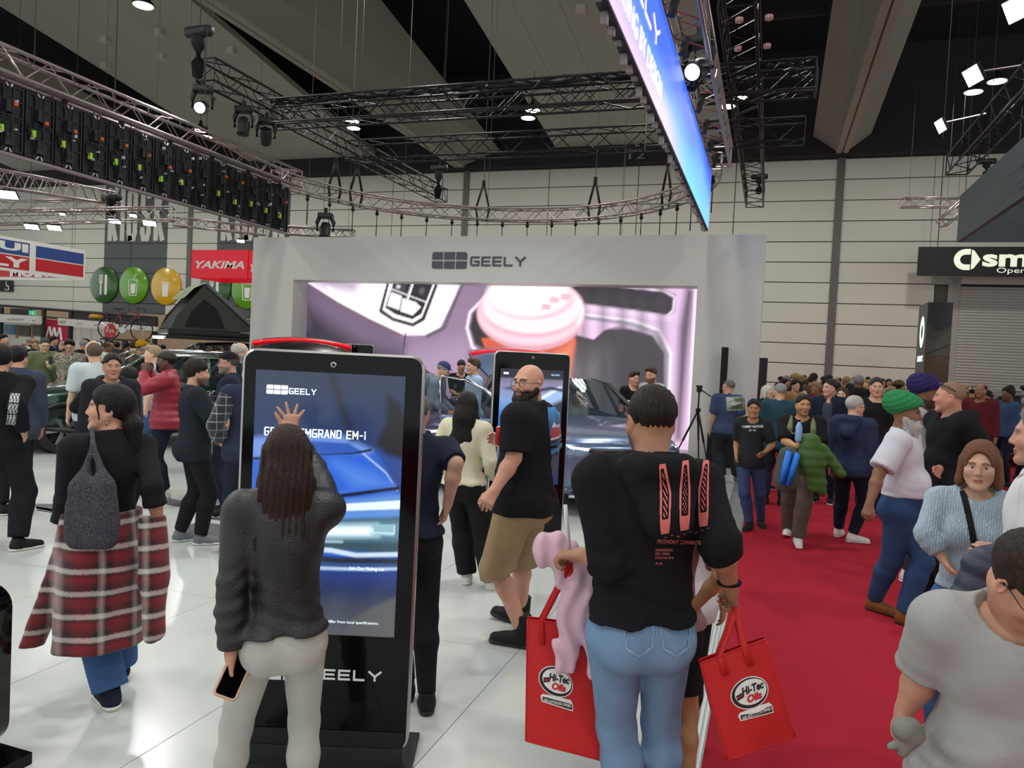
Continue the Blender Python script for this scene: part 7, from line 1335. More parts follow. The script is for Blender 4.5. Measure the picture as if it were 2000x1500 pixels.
def hitec(t, pt, n, th, bul, u0, v0, w, h):
    """round oil brand mark on the bag face"""
    K = lambda u, v, e: pt(u, v, bul(u, v)+th/2*(1-0.75*v)+e); C_ = lambda a, b: (u0+w*a, v0+h*b)
    def shp(poly, e, m, nm):
        g = MB(); P_ = [K(*C_(a, b), e) for a, b in poly]; c = sum(P_)/len(P_); nn = len(P_); g.add(P_+[K(*C_(*np.mean(poly, 0)), e)], [(i, (i+1) % nn, nn) for i in range(nn)]); return g.build(nm, m, t)
    el = lambda cx, cy, rx, ry: [(cx+rx*math.cos(a), cy+ry*math.sin(a)) for a in np.linspace(0, 2*math.pi, 33)[:-1]]
    shp(el(0.5, 0.62, 0.5, 0.37), 0.0015, m_wsign, 'mark_rim'); shp(el(0.5, 0.62, 0.475, 0.345), 0.0022, m_ink, 'mark_ring'); shp(el(0.53, 0.64, 0.42, 0.29), 0.003, m_wsign, 'mark_field')
    shp([(0.08, 0.06), (0.94, 0.0), (0.96, 0.17), (0.90, 0.26), (0.12, 0.26), (0.05, 0.2)], 0.0032, m_wsign, 'mark_ribbon'); shp([(0.1, 0.085), (0.92, 0.03), (0.935, 0.165), (0.11, 0.195)], 0.0038, m_ink, 'mark_ribbon_fill')
    for k, col in enumerate(('#17161a', '#b01818', '#17161a')): shp([(0.14, 0.66-0.04*k), (0.33, 0.70-0.04*k), (0.33, 0.665-0.04*k), (0.14, 0.615-0.04*k)], 0.0036, mat('print_'+col, col, 0.6), 'mark_flag')
    def wt(body, a, b, wd, hg, m, bold=0.03):
        A, B, Cc = K(*C_(a, b), 0.0058), K(*C_(a+wd, b), 0.0058), K(*C_(a, b+hg), 0.0058); U = B-A; V_ = Cc-A; text(body, A, U/np.linalg.norm(U), V_/np.linalg.norm(V_), np.linalg.norm(U), np.linalg.norm(V_), m, t, 'mark_lettering', 0.25, bold, 0.0)
    wt('Hi-Tec', 0.3, 0.62, 0.6, 0.19, m_ink, 0.04); wt('Oils', 0.38, 0.42, 0.4, 0.18, m_rsign, 0.05); wt('100% AUSTRALIAN OWNED', 0.13, 0.085, 0.77, 0.075, m_wsign, 0.02)
b1 = tote('red tote bag under the pink hoodie beside the light jeans', (1030, 1207), (1158, 1222), (1188, 1474), (1026, 1432), 2.84, 0.12, -0.12, (1112, 1098), (0.22, 0.7)); hitec(*b1, 0.16, 0.33, 0.46, 0.33)
b2 = tote('red tote bag tilted over the red carpet from a lowered hand', (1366, 1292), (1492, 1246), (1542, 1425), (1412, 1470), 2.50, 0.10, 0.05, (1436, 1186), (0.3, 0.68)); hitec(*b2, 0.28, 0.30, 0.56, 0.42)
s = S(); q = lambda x, y, d=2.42: atD(x, y, d+0.34)
vd = CF
for a_ in np.linspace(0.3, 5.4, 8):
    b_ = a_+0.75; s.c(q(1080+26*math.cos(a_), 1074-20*math.sin(a_)), q(1080+26*math.cos(b_), 1074-20*math.sin(b_)), 0.026, k=0.02)
s.c(q(1078, 1074), q(1104, 1094), 0.032, 0.036, 0.03).c(q(1108, 1090), q(1128, 1118), 0.05, 0.055, 0.03, vd, 0.6).c(q(1122, 1112), q(1126, 1205), 0.055, 0.07, 0.04, vd, 0.45).c(q(1126, 1200), q(1110, 1262), 0.06, 0.05, 0.03, vd, 0.45).c(q(1108, 1262), q(1103, 1304), 0.034, 0.028, 0.006, vd, 0.6).c(q(1140, 1130), q(1156, 1220), 0.036, 0.042, 0.03, vd, 0.5).c(q(1152, 1215), q(1158, 1282), 0.036, 0.026, 0.02, vd, 0.6).c(q(1158, 1286), q(1156, 1312), 0.022, 0.02, 0.004, vd, 0.6)
s.post = lambda P, d: d+0.007*np.sin((P@CR)*95+2.5*np.sin(P[:, 2]*9)+1.5*np.sin(P[:, 2]*23))+0.004*wrinkle(P, 34, 3)
blob('pink_hoodie', 'pale pink hoodie bundled in the hand over the red bag', 'clothing', s, cloth('hoodie_pink', '#d6b2c2', 0.05), 0.0055)
tag(MB().tube(atD(1104, 986, 2.7), atD(1112, 1075, 2.7), 0.0075, 8).build('white_rod', C_WHITE, None, True), 'thin white rod sticking up from the pink hoodie', 'rod')
# two youngsters standing past him
person('youngster in black shorts with hands clasped behind, beyond the hoodie man', (1318, 890), 3.08, 178, male=False, skin='#a5754f', hair=('short', '#1a1412'), sw=0.95, arms={'r': dict(px=(1352, 1190), dD=-0.1, pole=(1, -0.5, 0), curl=0.6), 'l': dict(px=(1318, 1200), dD=-0.08, pole=(1, -0.5, 0), curl=0.6)}, feet={'l': dict(px=(1300, 1600)), 'r': dict(px=(1340, 1600))}, top=dict(m=cloth('tee_brownpink', '#8d6a66'), sleeve=0.42, hem=0.93), bottom=dict(name='shorts', m=C_BLK, z0=1.75, o=0.014), shoes=dict(m=S_WHITE))
person('child in white tee and black trousers with red trainers past the hoodie man', (1352, 905), 3.6, 180, male=True, skin='#a5754f', top=dict(m=C_WHITE, sleeve=0.42, hem=0.80, o=0.02), feet={'l': dict(at=(0.06, 0, 0)), 'r': dict(px=(1338, 1478), yaw=-8)}, bottom=dict(m=C_BLK, o=0.015, z0=0.9), shoes=dict(m=cloth('shoe_red', '#8f1c26'), boot=True, sole=m_sole))
# ---------------------------------------------------------------- bald man with can
BM = person('bald bearded man with glasses in black tee and khaki shorts', (1036, 699), 4.74, 248, skin='#c48f78', hair=None, beard=(1.0, '#2a1c16', 0.012), glasses='clear', fat=0.75, belly=0.45, sw=1.1, hy=72, hp=-2,
    arms={'l': dict(px=(966, 958), dD=-0.30, elp=(1004, 893, -0.22), curl=0.45), 'r': dict(px=(985, 872), dD=-0.02, pole=(0.3, -0.8, -1), hd=(0.1, 0.8, 0.45), pn=(-1, 0.2, 0), curl=0.6, thumb=0.7)},
    feet={'l': dict(px=(1010, 1262), yaw=5), 'r': dict(px=(1003, 1205), yaw=0, tilt=-8)}, top=dict(name='black_tee', m=cloth('tee_black', '#18181b'), sleeve=0.47, so=0.03, hem=0.82, o=0.036, neck='crew', wr=0.006), bottom=dict(name='khaki_shorts', waist=0.02, m=cloth('khaki', '#9c8464'), z0=0.10, o=0.035, flare=0.03, wr=0.009), shoes=dict(m=S_BLK, sole=m_soleb, boot=True), nose=1.1)
cv = Canvas(1.0, 1.75, 60, '#2f6ea8'); cv.c = cv.vgrad([(0, '#1c2233'), (0.3, '#3a76b0'), (0.5, '#20263a'), (0.7, '#4a3a66'), (1.1, '#2a4f86'), (1.75, '#3f93cf')]); cv.fill([(0.05, 0.85), (0.2, 0.62), (0.8, 0.66), (0.98, 0.8), (0.85, 1.0), (0.3, 0.98)], '#a83a48', 0.04); cv.fill([(0.2, 1.0), (0.4, 1.2), (0.6, 1.05), (0.85, 1.15), (0.9, 1.0)], '#c9c0d4', 0.04); cv.line([(0.05, 0.12), (0.95, 0.2)], 0.12, '#3f8ac4', 0.03); cv.line([(0.1, 0.6), (0.9, 0.62)], 0.06, '#dfd8e2', 0.03)
cv.a[:] = 1; cv.a[(cv.Y < 0.36) & (cv.Y > 0.28)] = 0; print_on(BM, 'top', cv, (1076, 895), (1104, 890), (1068, 792), 4.4, 'back_print', cut=True)
cn = thing('drink_can', 'red drink can held by the bald man', 'can', None, tuple(atD(977, 870, 4.62))); MB().lathe([(0.026, 0), (0.032, 0.008), (0.032, 0.104), (0.027, 0.114)], n=20).build('can_body', mat('can_red', '#a80f1c', 0.25, 0.6), cn, True); MB().lathe([(0.027, 0.114), (0.024, 0.116), (0.001, 0.113)], n=20).build('can_lid', m_alu, cn)
# ---------------------------------------------------------------- others near the kiosk
person('woman with long dark hair in cream jumper walking past the kiosk', (915, 764), 5.9, 168, male=False, skin='#c39c82', hair=('long', '#16110f'), hlen=0.34, sw=0.95, twist=-6, arms={'l': dict(at=(0.22, 0.16, 1.02)), 'r': dict(at=(0.25, 0.12, 0.98))}, feet={'l': dict(px=(912, 1138), yaw=5), 'r': dict(px=(962, 1148), yaw=-5, tilt=-22)}, top=dict(name='cream_jumper', m=cloth('jumper_cream', '#cfcaae'), sleeve=0.97, hem=0.93, o=0.03, so=0.028, wr=0.008), bottom=dict(name='wide_trousers', m=C_BLK, o=0.02, flare=0.035, z0=0.97), shoes=dict(m=S_WHITE))
NP = person('man in navy polo and black trousers standing behind the near kiosk', (812, 762), 3.95, 186, skin='#b98d78', hair=('short', '#6a5f56'), hthick=0.006, fat=0.35, sw=1.05, feet={'r': dict(px=(832, 1385), yaw=-5), 'l': dict(px=(790, 1360))}, top=dict(name='navy_polo', m=cloth('polo_navy', '#1f2535'), sleeve=0.5, so=0.018, hem=0.94, o=0.018, neck='polo'), bottom=dict(m=C_BLK, o=0.012, z0=0.96), shoes=dict(m=S_BLK, sole=m_soleb), arms={'r': dict(px=(874, 985), dD=-0.02, elp=(890, 905, -0.06))})
PM = person('curly haired man in black polo with white trim, arms folded', (385, 703), 6.8, 98, skin='#c0917a', hair=('curly', '#1d1512'), hthick=0.016, beard=(0.75, '#241913'), arms={'r': dict(at=(0.06, 0.26, 1.12), pole=(1, 0, -0.6)), 'l': dict(at=(0.02, 0.28, 1.16), pole=(1, 0, -0.6))}, feet={'r': dict(at=(0.09, 0.1, 0)), 'l': dict(at=(0.1, -0.06, 0))}, top=dict(name='black_polo', m=cloth('polo_black', '#20242c'), sleeve=0.46, so=0.025, hem=0.80, o=0.024, neck='polo'), bottom=dict(m=C_BLK, o=0.022, z0=0.96), shoes=dict(m=S_GREY), fat=0.3)
VM = person('man in navy vest over checked sleeves at the kiosk edge', (492, 700), 6.5, 195, skin='#c59b84', hair=('short', '#3a2a20'), fat=0.4, arms={'l': dict(px=(436, 868), dD=0, pc=(-0.3, 0, 1))}, feet={'l': dict(px=(452, 1082))}, top=dict(name='checked_shirt', m=tartan('check_navy', [(0, '#12151f'), (0.8, '#161b28'), (0.88, '#b9c2cc'), (0.96, '#161b28')], [(0, '#12151f'), (0.8, '#161b28'), (0.88, '#b9c2cc'), (0.96, '#161b28')], 14, 14), sleeve=0.85, o=0.018, so=0.028, hem=0.86), jacket=dict(name='vest', m=cloth('vest_navy', '#262b40'), sleeve=0.02, o=0.034, hem=0.84, neck='jacket'), bottom=dict(m=C_DJEAN), shoes=dict(m=S_BLK, sole=m_soleb))
person('man in black cap with glasses and grey goatee facing left', (448, 686), 8.0, 268, skin='#b98a74', hair=('short', '#4a4440'), beard=(0.9, '#77706a'), glasses='clear', top=dict(name='jacket', m=C_NAVY, sleeve=0.97, neck='jacket', o=0.025, so=0.022), bottom=dict(m=C_DJEAN), shoes=dict(m=S_BLK), parts=[('cap', cap_sdf, C_BLK)])
person('grey bearded balding man with glasses facing right by the display wall', (470, 668), 10.0, 95, skin='#c4947f', hair=('balding', '#a8a6a2'), beard=(1.0, '#9a9894', 0.01), glasses='clear', top=dict(name='jumper', m=C_NAVY, sleeve=0.97), bottom=dict(m=C_DJEAN), shoes=dict(m=S_BLK), near=True)
RP = person('person in crimson puffer jacket and dark cap with hand to face mask', (326, 686), 8.6, 262, skin='#5a3b2c', hair=('buzz', '#14100f'), hthick=0.004, arms={'l': dict(at=(0.13, 0.21, 1.50), pole=(0.8, 0.1, -1), hd=(-0.1, 0.1, 1), curl=0.5), 'r': dict(at=(0.14, 0.2, 1.5), pole=(0.8, 0.1, -1), hd=(0, 0.1, 1), curl=0.5)}, top=dict(name='puffer_jacket', m=mat('puffer_crimson', '#8f1c30', 0.5, bump=0.3, bscale=120), sleeve=0.96, o=0.03, so=0.026, hem=0.86, neck='jacket', puff=0.014), bottom=dict(m=C_DJEAN, o=0.018), shoes=dict(m=S_WHITE),
    parts=[('cap', cap_sdf, mat('cap_brown', '#2a2422', 0.8)), ('face_mask', lambda T, A, *r: S().c(T((0, 0.05, -0.04)), T((0, 0.062, -0.085)), 0.056, 0.042, 0.02).cut(T((0, 0, -0.012)), A.T@np.array((0, -0.2, 1))), C_BLK)])
person('fair haired young man in profile among the cars', (299, 674), 10.4, 262, skin='#d0a58c', hair=('quiff', '#9a8768'), top=dict(m=C_GREY, sleeve=0.45), bottom=dict(m=C_JEAN), shoes=dict(m=S_WHITE), near=True)
person('dark haired man smiling at the camera in grey hood', (220, 690), 7.0, 8, skin='#a97c62', hair=('short', '#15110f'), hthick=0.014, top=dict(name='hooded_jacket', m=cloth('jacket_dark', '#24242a'), sleeve=0.97, neck='hood', o=0.024), bottom=dict(m=C_DJEAN), shoes=dict(m=S_BLK), near=True)
WT = person('man in pale tee with black sling bag across his back', (186, 670), 9.0, 192, skin='#c49d84', hair=('short', '#57483a'), hthick=0.014, hy=-25, fat=0.4, top=dict(name='pale_tee', m=cloth('tee_pale', '#b9c3c6', 0.05), sleeve=0.48, o=0.03, so=0.03, hem=0.82), bottom=dict(m=C_DJEAN), shoes=dict(m=S_WHITE))
s = S(); up = WT['up']; s.c(up((0.13, -0.06, 1.44)), up((-0.12, -0.16, 1.16)), 0.03, 0.035, 0.02, (0, 1, 0), 0.5).c(up((-0.1, -0.17, 1.2)), up((-0.2, -0.13, 1.0)), 0.06, 0.08, 0.03, (0, 1, 0), 0.7)
V, Q = polygonise(s, 0.014); me = np_mesh('sling_bag', V, Q); me.materials.append(C_BLK); o_ = link('sling_bag', me); o_.matrix_world = Matrix.LocRotScale(Vector(WT['base']), WT['root'].rotation_euler, Vector((WT['sc'],)*3)); tag(o_, 'black sling bag worn across the pale tee back', 'bag')
LMn = person('person in black hoodie with red collar and printed back at the left', (2, 672), 6.3, 172, skin='#b98a70', hair=('short', '#0f0d0d'), hthick=0.02, fat=0.2, arms={'r': dict(px=(46, 842), dD=0, pc=(0.3, 0, 1))}, feet={'r': dict(px=(42, 1074), yaw=-60), 'l': dict(at=(0.1, 0.25, 0))}, top=dict(name='hoodie', m=cloth('hoodie_black', '#16161a', 0.15), sleeve=0.97, o=0.028, so=0.026, hem=0.86, neck='turtle', collar_m=m_rsign), bottom=dict(m=C_BLK, o=0.03, flare=0.01), shoes=dict(m=S_BLK))
cv = Canvas(0.3, 0.9, 30, '#b8bcbc'); cv.a[:] = 0
for k in range(3):
    d_ = cv.poly(rrect(0.26, 0.27, 0.01, 2, 0.02, 0.02+0.3*k)); cv.a[d_ < 0] = 1; cv.put(((d_ < -0.01) & (np.sin(cv.X*70+3*np.sin(cv.Y*30+k))*np.sin(cv.Y*55+k) > 0)).astype(float), '#2b2d2f')
print_on(LMn, 'top', cv, (9, 832), (32, 833), (19, 765), 6.0, 'back_print')
person('person in slate blue jacket just behind the black hoodie', (36, 676), 7.6, 190, skin='#c09078', hair=('short', '#14100f'), hthick=0.018, hy=-40, top=dict(name='slate_jacket', m=cloth('jacket_slate', '#3a4352'), sleeve=0.97, o=0.03, so=0.028, hem=0.78, neck='jacket'), bottom=dict(m=C_BLK), shoes=dict(m=S_BLK))
GF_ = person('man with glasses in olive fleece looking at his phone behind the green car', (87, 660), 13.6, 12, skin='#cfa88c', hair=('short', '#3a3a3a'), hthick=0.012, glasses='clear', hp=14, fat=0.5, arms={'l': dict(at=(0.02, 0.26, 1.25), pole=(1, 0, -0.5), hd=(-0.3, 0.2, 0.9), pn=(-0.2, -1, 0.2), curl=0.7), 'r': dict(at=(0.2, 0.1, 0.95))}, top=dict(name='olive_fleece', m=cloth('fleece_olive', '#5c6440', sheen=0.5), sleeve=0.97, o=0.034, so=0.03, neck='jacket', hem=0.85), bottom=dict(m=C_CHAR), shoes=dict(m=S_BLK), near=True)
ph = thing('phone', 'black phone held up by the man in olive fleece', 'phone', None, tuple(atD(98, 704, 13.15))); MB().box((-0.036, -0.005, -0.07), (0.036, 0.005, 0.07), bev=0.004).build('phone_body', m_kblk, ph); MB().box((-0.032, 0.005, -0.066), (0.032, 0.006, 0.066)).build('phone_screen', mat('phone_glow', '#101418', 0.2, emit='#a8c0d8', estr=0.6), ph)
person('man with glasses in camouflage jacket looking down behind the green car', (137, 662), 13.6, 350, skin='#caa085', hair=('quiff', '#14110f'), hthick=0.014, glasses='clear', hp=22, top=dict(name='camouflage_jacket', m=blotch('camouflage', ['#8d897c', '#5a564c', '#a9a494', '#3a3833'], 30), sleeve=0.97, o=0.03, so=0.026, neck='jacket'), bottom=dict(m=C_DJEAN), shoes=dict(m=S_BLK), arms={'l': dict(at=(0.1, 0.25, 1.05)), 'r': dict(at=(0.05, 0.25, 1.05))}, near=True)
person('man in navy baseball cap and grey hooded top beside the open door', (848, 702), 11.0, 75, skin='#c59a84', hair=('short', '#8a8680'), hp=18, lean=10, arms={'r': dict(at=(0.12, 0.28, 1.0)), 'l': dict(at=(0.12, 0.3, 1.0))}, top=dict(name='hooded_top', m=cloth('hood_grey', '#6d7684'), sleeve=0.97, neck='hood', o=0.024), bottom=dict(m=C_LJEAN), shoes=dict(m=S_WHITE), parts=[('cap', cap_sdf, mat('cap_blue', '#24335c', 0.8))], near=True)
person('smiling man in pale blue shirt beside the open car', (926, 700), 11.6, 292, skin='#c99a80', hair=('quiff', '#4a3826'), top=dict(name='pale_blue_shirt', m=cloth('shirt_paleblue', '#9db8d2', 0.05), sleeve=0.9, neck='collar'), bottom=dict(m=C_JEAN), shoes=dict(m=S_BRN), near=True)
person('man in black tee looking down behind the open car', (901, 702), 14.2, 8, skin='#b98a70', hair=('short', '#241c17'), hp=24, top=dict(m=C_BLK, sleeve=0.45), bottom=dict(m=C_DJEAN), shoes=dict(m=S_BLK), arms={'l': dict(at=(0.08, 0.26, 1.1)), 'r': dict(at=(0.08, 0.26, 1.1))})
person('laughing man in black tee beside the blue grey SUV', (1238, 724), 12.4, 35, skin='#cf9c82', hair=('quiff', '#352820'), hp=8, top=dict(m=C_BLK, sleeve=0.45), bottom=dict(m=C_DJEAN), shoes=dict(m=S_BLK), near=True)
person('bearded man in pale tee with swept hair beside the blue grey SUV', (1274, 716), 12.2, 325, skin='#cb9a80', hair=('quiff', '#4a3a2c'), beard=(0.85, '#4a3426'), hp=12, top=dict(m=C_GREY, sleeve=0.45), bottom=dict(m=C_DJEAN), shoes=dict(m=S_BLK), near=True)
person('child in cream cap between the two men by the SUV', (1228, 778), 11.9, 10, h=1.25, skin='#b98a70', hair=('short', '#2a1d16'), top=dict(m=C_BLK, sleeve=0.45), bottom=dict(m=C_DJEAN), shoes=dict(m=S_BLK), parts=[('cap', cap_sdf, mat('cap_cream', '#c8c0aa', 0.8))])
# driver
dc = CAR1[0]; fdv = CAR1[1]; rv = np.array((fdv[1], -fdv[0])); dp = dc-rv*0.34-fdv*0.30
person('dark haired person sitting inside the blue grey SUV', None, 11.0, 0, loc=(dp[0], dp[1], 1.40), h=1.40, crouch=0.0, dz=0.0, skin='#8a5f48', hair=('short', '#15100e'), top=dict(m=cloth('top_sage', '#8f988c'), sleeve=0.97), arms={'l': dict(at=(0.12, 0.42, 1.22)), 'r': dict(at=(0.12, 0.42, 1.22))}, feet={'l': dict(at=(0.1, 0.2, 0.42)), 'r': dict(at=(0.1, 0.2, 0.42))}, near=True, vox=0.014)

person('woman with long black hair beside the smiling man', (254, 716), 7.5, 120, male=False, skin='#c09078', hair=('long', '#120f0e'), hlen=0.25, top=dict(m=cloth('top_pattern', '#4a4648', 0.4), sleeve=0.5), bottom=dict(m=C_BLK), shoes=dict(m=S_BLK))
person('person with tan hooded jacket bending over a stall table', (256, 664), 15.0, 160, skin='#c09a80', lean=14, hair=('short', '#2a1d16'), top=dict(name='tan_jacket', m=cloth('jacket_tan', '#9a6f3a'), sleeve=0.97, neck='hood', o=0.03, so=0.028), bottom=dict(m=C_BLK), shoes=dict(m=S_BLK))
person('person in mustard yellow beanie among the stall crowd', (278, 665), 14.4, 90, skin='#c09a80', hair=('short', '#3a2a1e'), top=dict(name='brown_jacket', m=cloth('jacket_rust', '#6a4426'), sleeve=0.97, o=0.028), bottom=dict(m=C_BLK), shoes=dict(m=S_BLK), parts=[('beanie', beanie_sdf, cloth('beanie_mustard', '#b98a14'))])
person('bald older man with glasses behind the pale tee man', (182, 664), 11.4, 262, skin='#d09c88', hair=('balding', '#b0aca6'), glasses='clear', top=dict(m=C_NAVY, sleeve=0.97), bottom=dict(m=C_DJEAN), shoes=dict(m=S_BLK))
# ---------------------------------------------------------------- right hand aisle
def boyfeet(l, r): return {'l': dict(px=l), 'r': dict(px=r)}
BY = person('boy in dark tee and navy track pants walking on the carpet edge', (1473, 776), 8.66, 2, skin='#a9764f', hair=('short', '#12100f'), hthick=0.016, h=1.505, sw=0.92, arms={'l': dict(px=(1492, 885), dD=-0.2, pole=(1, -0.4, 0), curl=0.4), 'r': dict(px=(1438, 890), dD=0)}, feet={'r': dict(px=(1462, 1035), yaw=-20), 'l': dict(px=(1486, 1028), yaw=5)}, top=dict(name='dark_tee', m=cloth('tee_dark', '#262a2b'), sleeve=0.46, so=0.026, hem=0.82, o=0.024), bottom=dict(name='track_pants', m=cloth('track_navy', '#3a4468'), o=0.02, z0=0.97), shoes=dict(m=S_BLK, sole=m_soleb), near=True, detail=0.8)
words_on(BY, 'top', 'TOMMY HILFIGER', (1448, 836), (1493, 835), 5, 8.3, m_wsign); words_on(BY, 'top', 'EST. 1985', (1463, 842), (1477, 842), 3, 8.3, m_wsign)
GM = person('man in black tee with olive backpack straps holding jacket and bottle', (1570, 765), 8.05, 0, skin='#b48258', hair=('short', '#15120f'), hthick=0.01, hy=18, beard=(0.35, '#2a2018'), fat=0.3, arms={'r': dict(px=(1556, 872), dD=-0.3, pole=(1, -0.2, -0.3), hd=(-0.8, 0.4, 0.1), curl=0.7), 'l': dict(px=(1576, 868), dD=-0.3, pole=(1, -0.2, -0.3), hd=(-0.8, 0.4, 0.1), curl=0.7)}, feet={'r': dict(px=(1540, 1032), yaw=-5, tilt=-12), 'l': dict(px=(1558, 1066), yaw=5)}, top=dict(name='black_tee', m=C_BLK, sleeve=0.5, so=0.03, hem=0.83, o=0.026), bottom=dict(m=cloth('cargo_brown', '#5d5048'), o=0.025, z0=0.97, flare=0.01), shoes=dict(m=S_WHITE), near=True, detail=0.85)
s = S(); up = GM['up']
for x in (-1, 1): s.c(up((0.12*x, 0.02, 1.47)), up((0.125*x, 0.13, 1.36)), 0.03, 0.03, 0.02).c(up((0.125*x, 0.13, 1.36)), up((0.14*x, 0.13, 1.16)), 0.03, 0.03, 0.02)
s.c(up((-0.12, 0.145, 1.3)), up((0.12, 0.145, 1.3)), 0.012, k=0.01); GM['put']('backpack_straps', s, cloth('strap_olive', '#6f7a52'), 1.0)
q = lambda x, y, d=7.7: atD(x, y, d)
s = S(); s.c(q(1582, 866), q(1582, 905), 0.105, 0.115, 0.05, (0, 1, 0), 0.6).c(q(1584, 900), q(1594, 945), 0.115, 0.09, 0.05, (0, 1, 0), 0.6).c(q(1606, 878), q(1642, 925), 0.06, 0.05, 0.04).c(q(1602, 940), q(1606, 962), 0.045, 0.04, 0.03); s.post = lambda P, d: d-0.007*np.abs(np.cos(P[:, 2]*math.pi/0.09))+0.006*wrinkle(P, 24); blob('green_jacket', 'bright green quilted jacket draped over the backpack man\'s arm', 'clothing', s, mat('quilt_green', '#3d5f24', 0.6), 0.013)
bp = thing('backpack', 'dark grey backpack with blue straps carried low on the carpet aisle', 'bag', None, (0, 0, 0)); s = S(); s.c(q(1540, 892), q(1535, 938), 0.105, 0.125, 0.05, (0, 1, 0), 0.6); V, Q = polygonise(s, 0.013); me = np_mesh('bag_body', V, Q); me.materials.append(cloth('pack_grey', '#4d5450')); link('bag_body', me, bp)
for a, b in (((1541, 882), (1528, 945)), ((1558, 886), (1539, 948))): MB().path([q(*a, 7.62), q((a[0]+b[0])/2-1, (a[1]+b[1])/2, 7.58), q(*b, 7.6)], [0.03, 0.034, 0.026], 8).build('shoulder_strap', mat('strap_blue', '#0f6fd8', 0.6), bp, True)
bt = thing('water_bottle', 'clear water bottle with blue label in the backpack man\'s hand', 'bottle', None, tuple(q(1559, 862, 7.7))); MB().lathe([(0.03, 0), (0.033, 0.02), (0.033, 0.15), (0.02, 0.18), (0.012, 0.2)], n=14).build('bottle_body', mat('bottle_label', '#7fa6cf', 0.2), bt, True); MB().lathe([(0.014, 0.2), (0.014, 0.22), (0.001, 0.22)], n=10).build('bottle_cap', C_BLK, bt)
BT = person('man in steel blue printed tee seen from behind by the column speaker', (1424, 738), 12.0, 188, skin='#c8967c', hair=('short', '#6f6a63'), hthick=0.008, hy=55, glasses='clear', fat=0.4, feet={'l': dict(px=(1408, 942), yaw=30), 'r': dict(px=(1440, 940), yaw=-10)}, top=dict(name='blue_tee', m=cloth('tee_steel', '#3f4c6c'), sleeve=0.48, so=0.03, o=0.03, hem=0.82), bottom=dict(m=C_CHAR, o=0.03, flare=0.01), shoes=dict(m=S_GREY))
cv = Canvas(1.0, 0.8, 30, '#9aa392'); cv.fill([(0.05, 0.1), (0.95, 0.05), (0.9, 0.4), (0.5, 0.35)], '#565a46', 0.08); cv.fill([(0.1, 0.4), (0.5, 0.3), (0.9, 0.5), (0.5, 0.55)], '#c9d4d8', 0.06); cv.fill([(0.05, 0.55), (0.4, 0.6), (0.4, 0.76), (0.05, 0.76)], '#b6bec6', 0.05); cv.fill([(0.5, 0.5), (0.95, 0.5), (0.95, 0.76), (0.5, 0.7)], '#5d6a4c', 0.08); print_on(BT, 'top', cv, (1419, 803), (1455, 802), (1417, 775), 11.6, 'back_print', cut=False)
person('man in teal jumper seen from behind on the carpet', (1524, 748), 10.3, 182, skin='#c8967c', hair=('short', '#8d8a86'), hthick=0.008, hy=30, fat=0.4, top=dict(name='teal_jumper', m=cloth('jumper_teal', '#274450'), sleeve=0.97, o=0.028, so=0.026, hem=0.80), bottom=dict(m=C_NAVY), shoes=dict(m=S_BLK, sole=m_soleb))
PU = person('white haired man in two tone navy hoodie and white trainers', (1672, 768), 8.1, 158, skin='#cf9a84', hair=('short', '#b3b0a9'), hthick=0.012, hy=-35, fat=0.35, glasses='clear', feet={'r': dict(px=(1668, 1060), yaw=-50), 'l': dict(px=(1636, 1040))}, top=dict(name='hoodie', m=cloth('hoodie_twotone', '#2c3650', 0.2), sleeve=0.97, o=0.034, so=0.03, hem=0.80, neck='hood', wr=0.008), bottom=dict(m=C_DJEAN, o=0.02), shoes=dict(m=S_WHITE), near=True)
person('man in navy zip jacket over grey tee looking aside', (1622, 740), 10.6, 350, skin='#cf9c84', hair=('short', '#2a211b'), hy=-38, top=dict(m=cloth('tee_slate', '#454a54'), sleeve=0.45), jacket=dict(m=C_NAVY, sleeve=0.97, o=0.03, so=0.026, open=0.02, neck='jacket'), bottom=dict(m=C_DJEAN), shoes=dict(m=S_BLK), near=True)
person('stocky man in plain black jumper smiling on the carpet', (1713, 737), 9.9, 8, skin='#cb9a80', hair=('short', '#3a302a'), fat=0.5, top=dict(name='black_jumper', m=C_BLK, sleeve=0.97, o=0.02), bottom=dict(m=C_DJEAN), shoes=dict(m=S_BLK), near=True)
TM = person('man in green turban and white short sleeved shirt walking on the carpet', (1779, 756), 5.6, 80, skin='#7d5238', hair=None, beard=(1.0, '#b5b2ac', 0.034), fat=0.6, belly=0.75, sw=1.05, lean=-2, glasses=None, arms={'r': dict(px=(1698, 985), dD=-0.22, pole=(0.5, -1, 0), curl=0.55), 'l': dict(at=(0.22, 0.2, 0.95))}, feet={'r': dict(px=(1700, 1186), yaw=-12), 'l': dict(px=(1772, 1222), yaw=-12)}, h=1.70, top=dict(name='white_shirt', m=cloth('shirt_white', '#c6c5cf', 0.04), sleeve=0.46, so=0.034, o=0.024, hem=0.97, neck='collar', wr=0.006), bottom=dict(name='jeans', m=C_JEAN if False else cloth('denim_navy', '#2d4468', 0.25), o=0.02, z0=0.98, waist=0.08, wr=0.008), shoes=dict(m=S_BRN, sole=mat('sole_brown', '#3a2417', 0.6)), parts=[('turban', turban_sdf, cloth('turban_green', '#2c7a48', 0.08))], near=True)
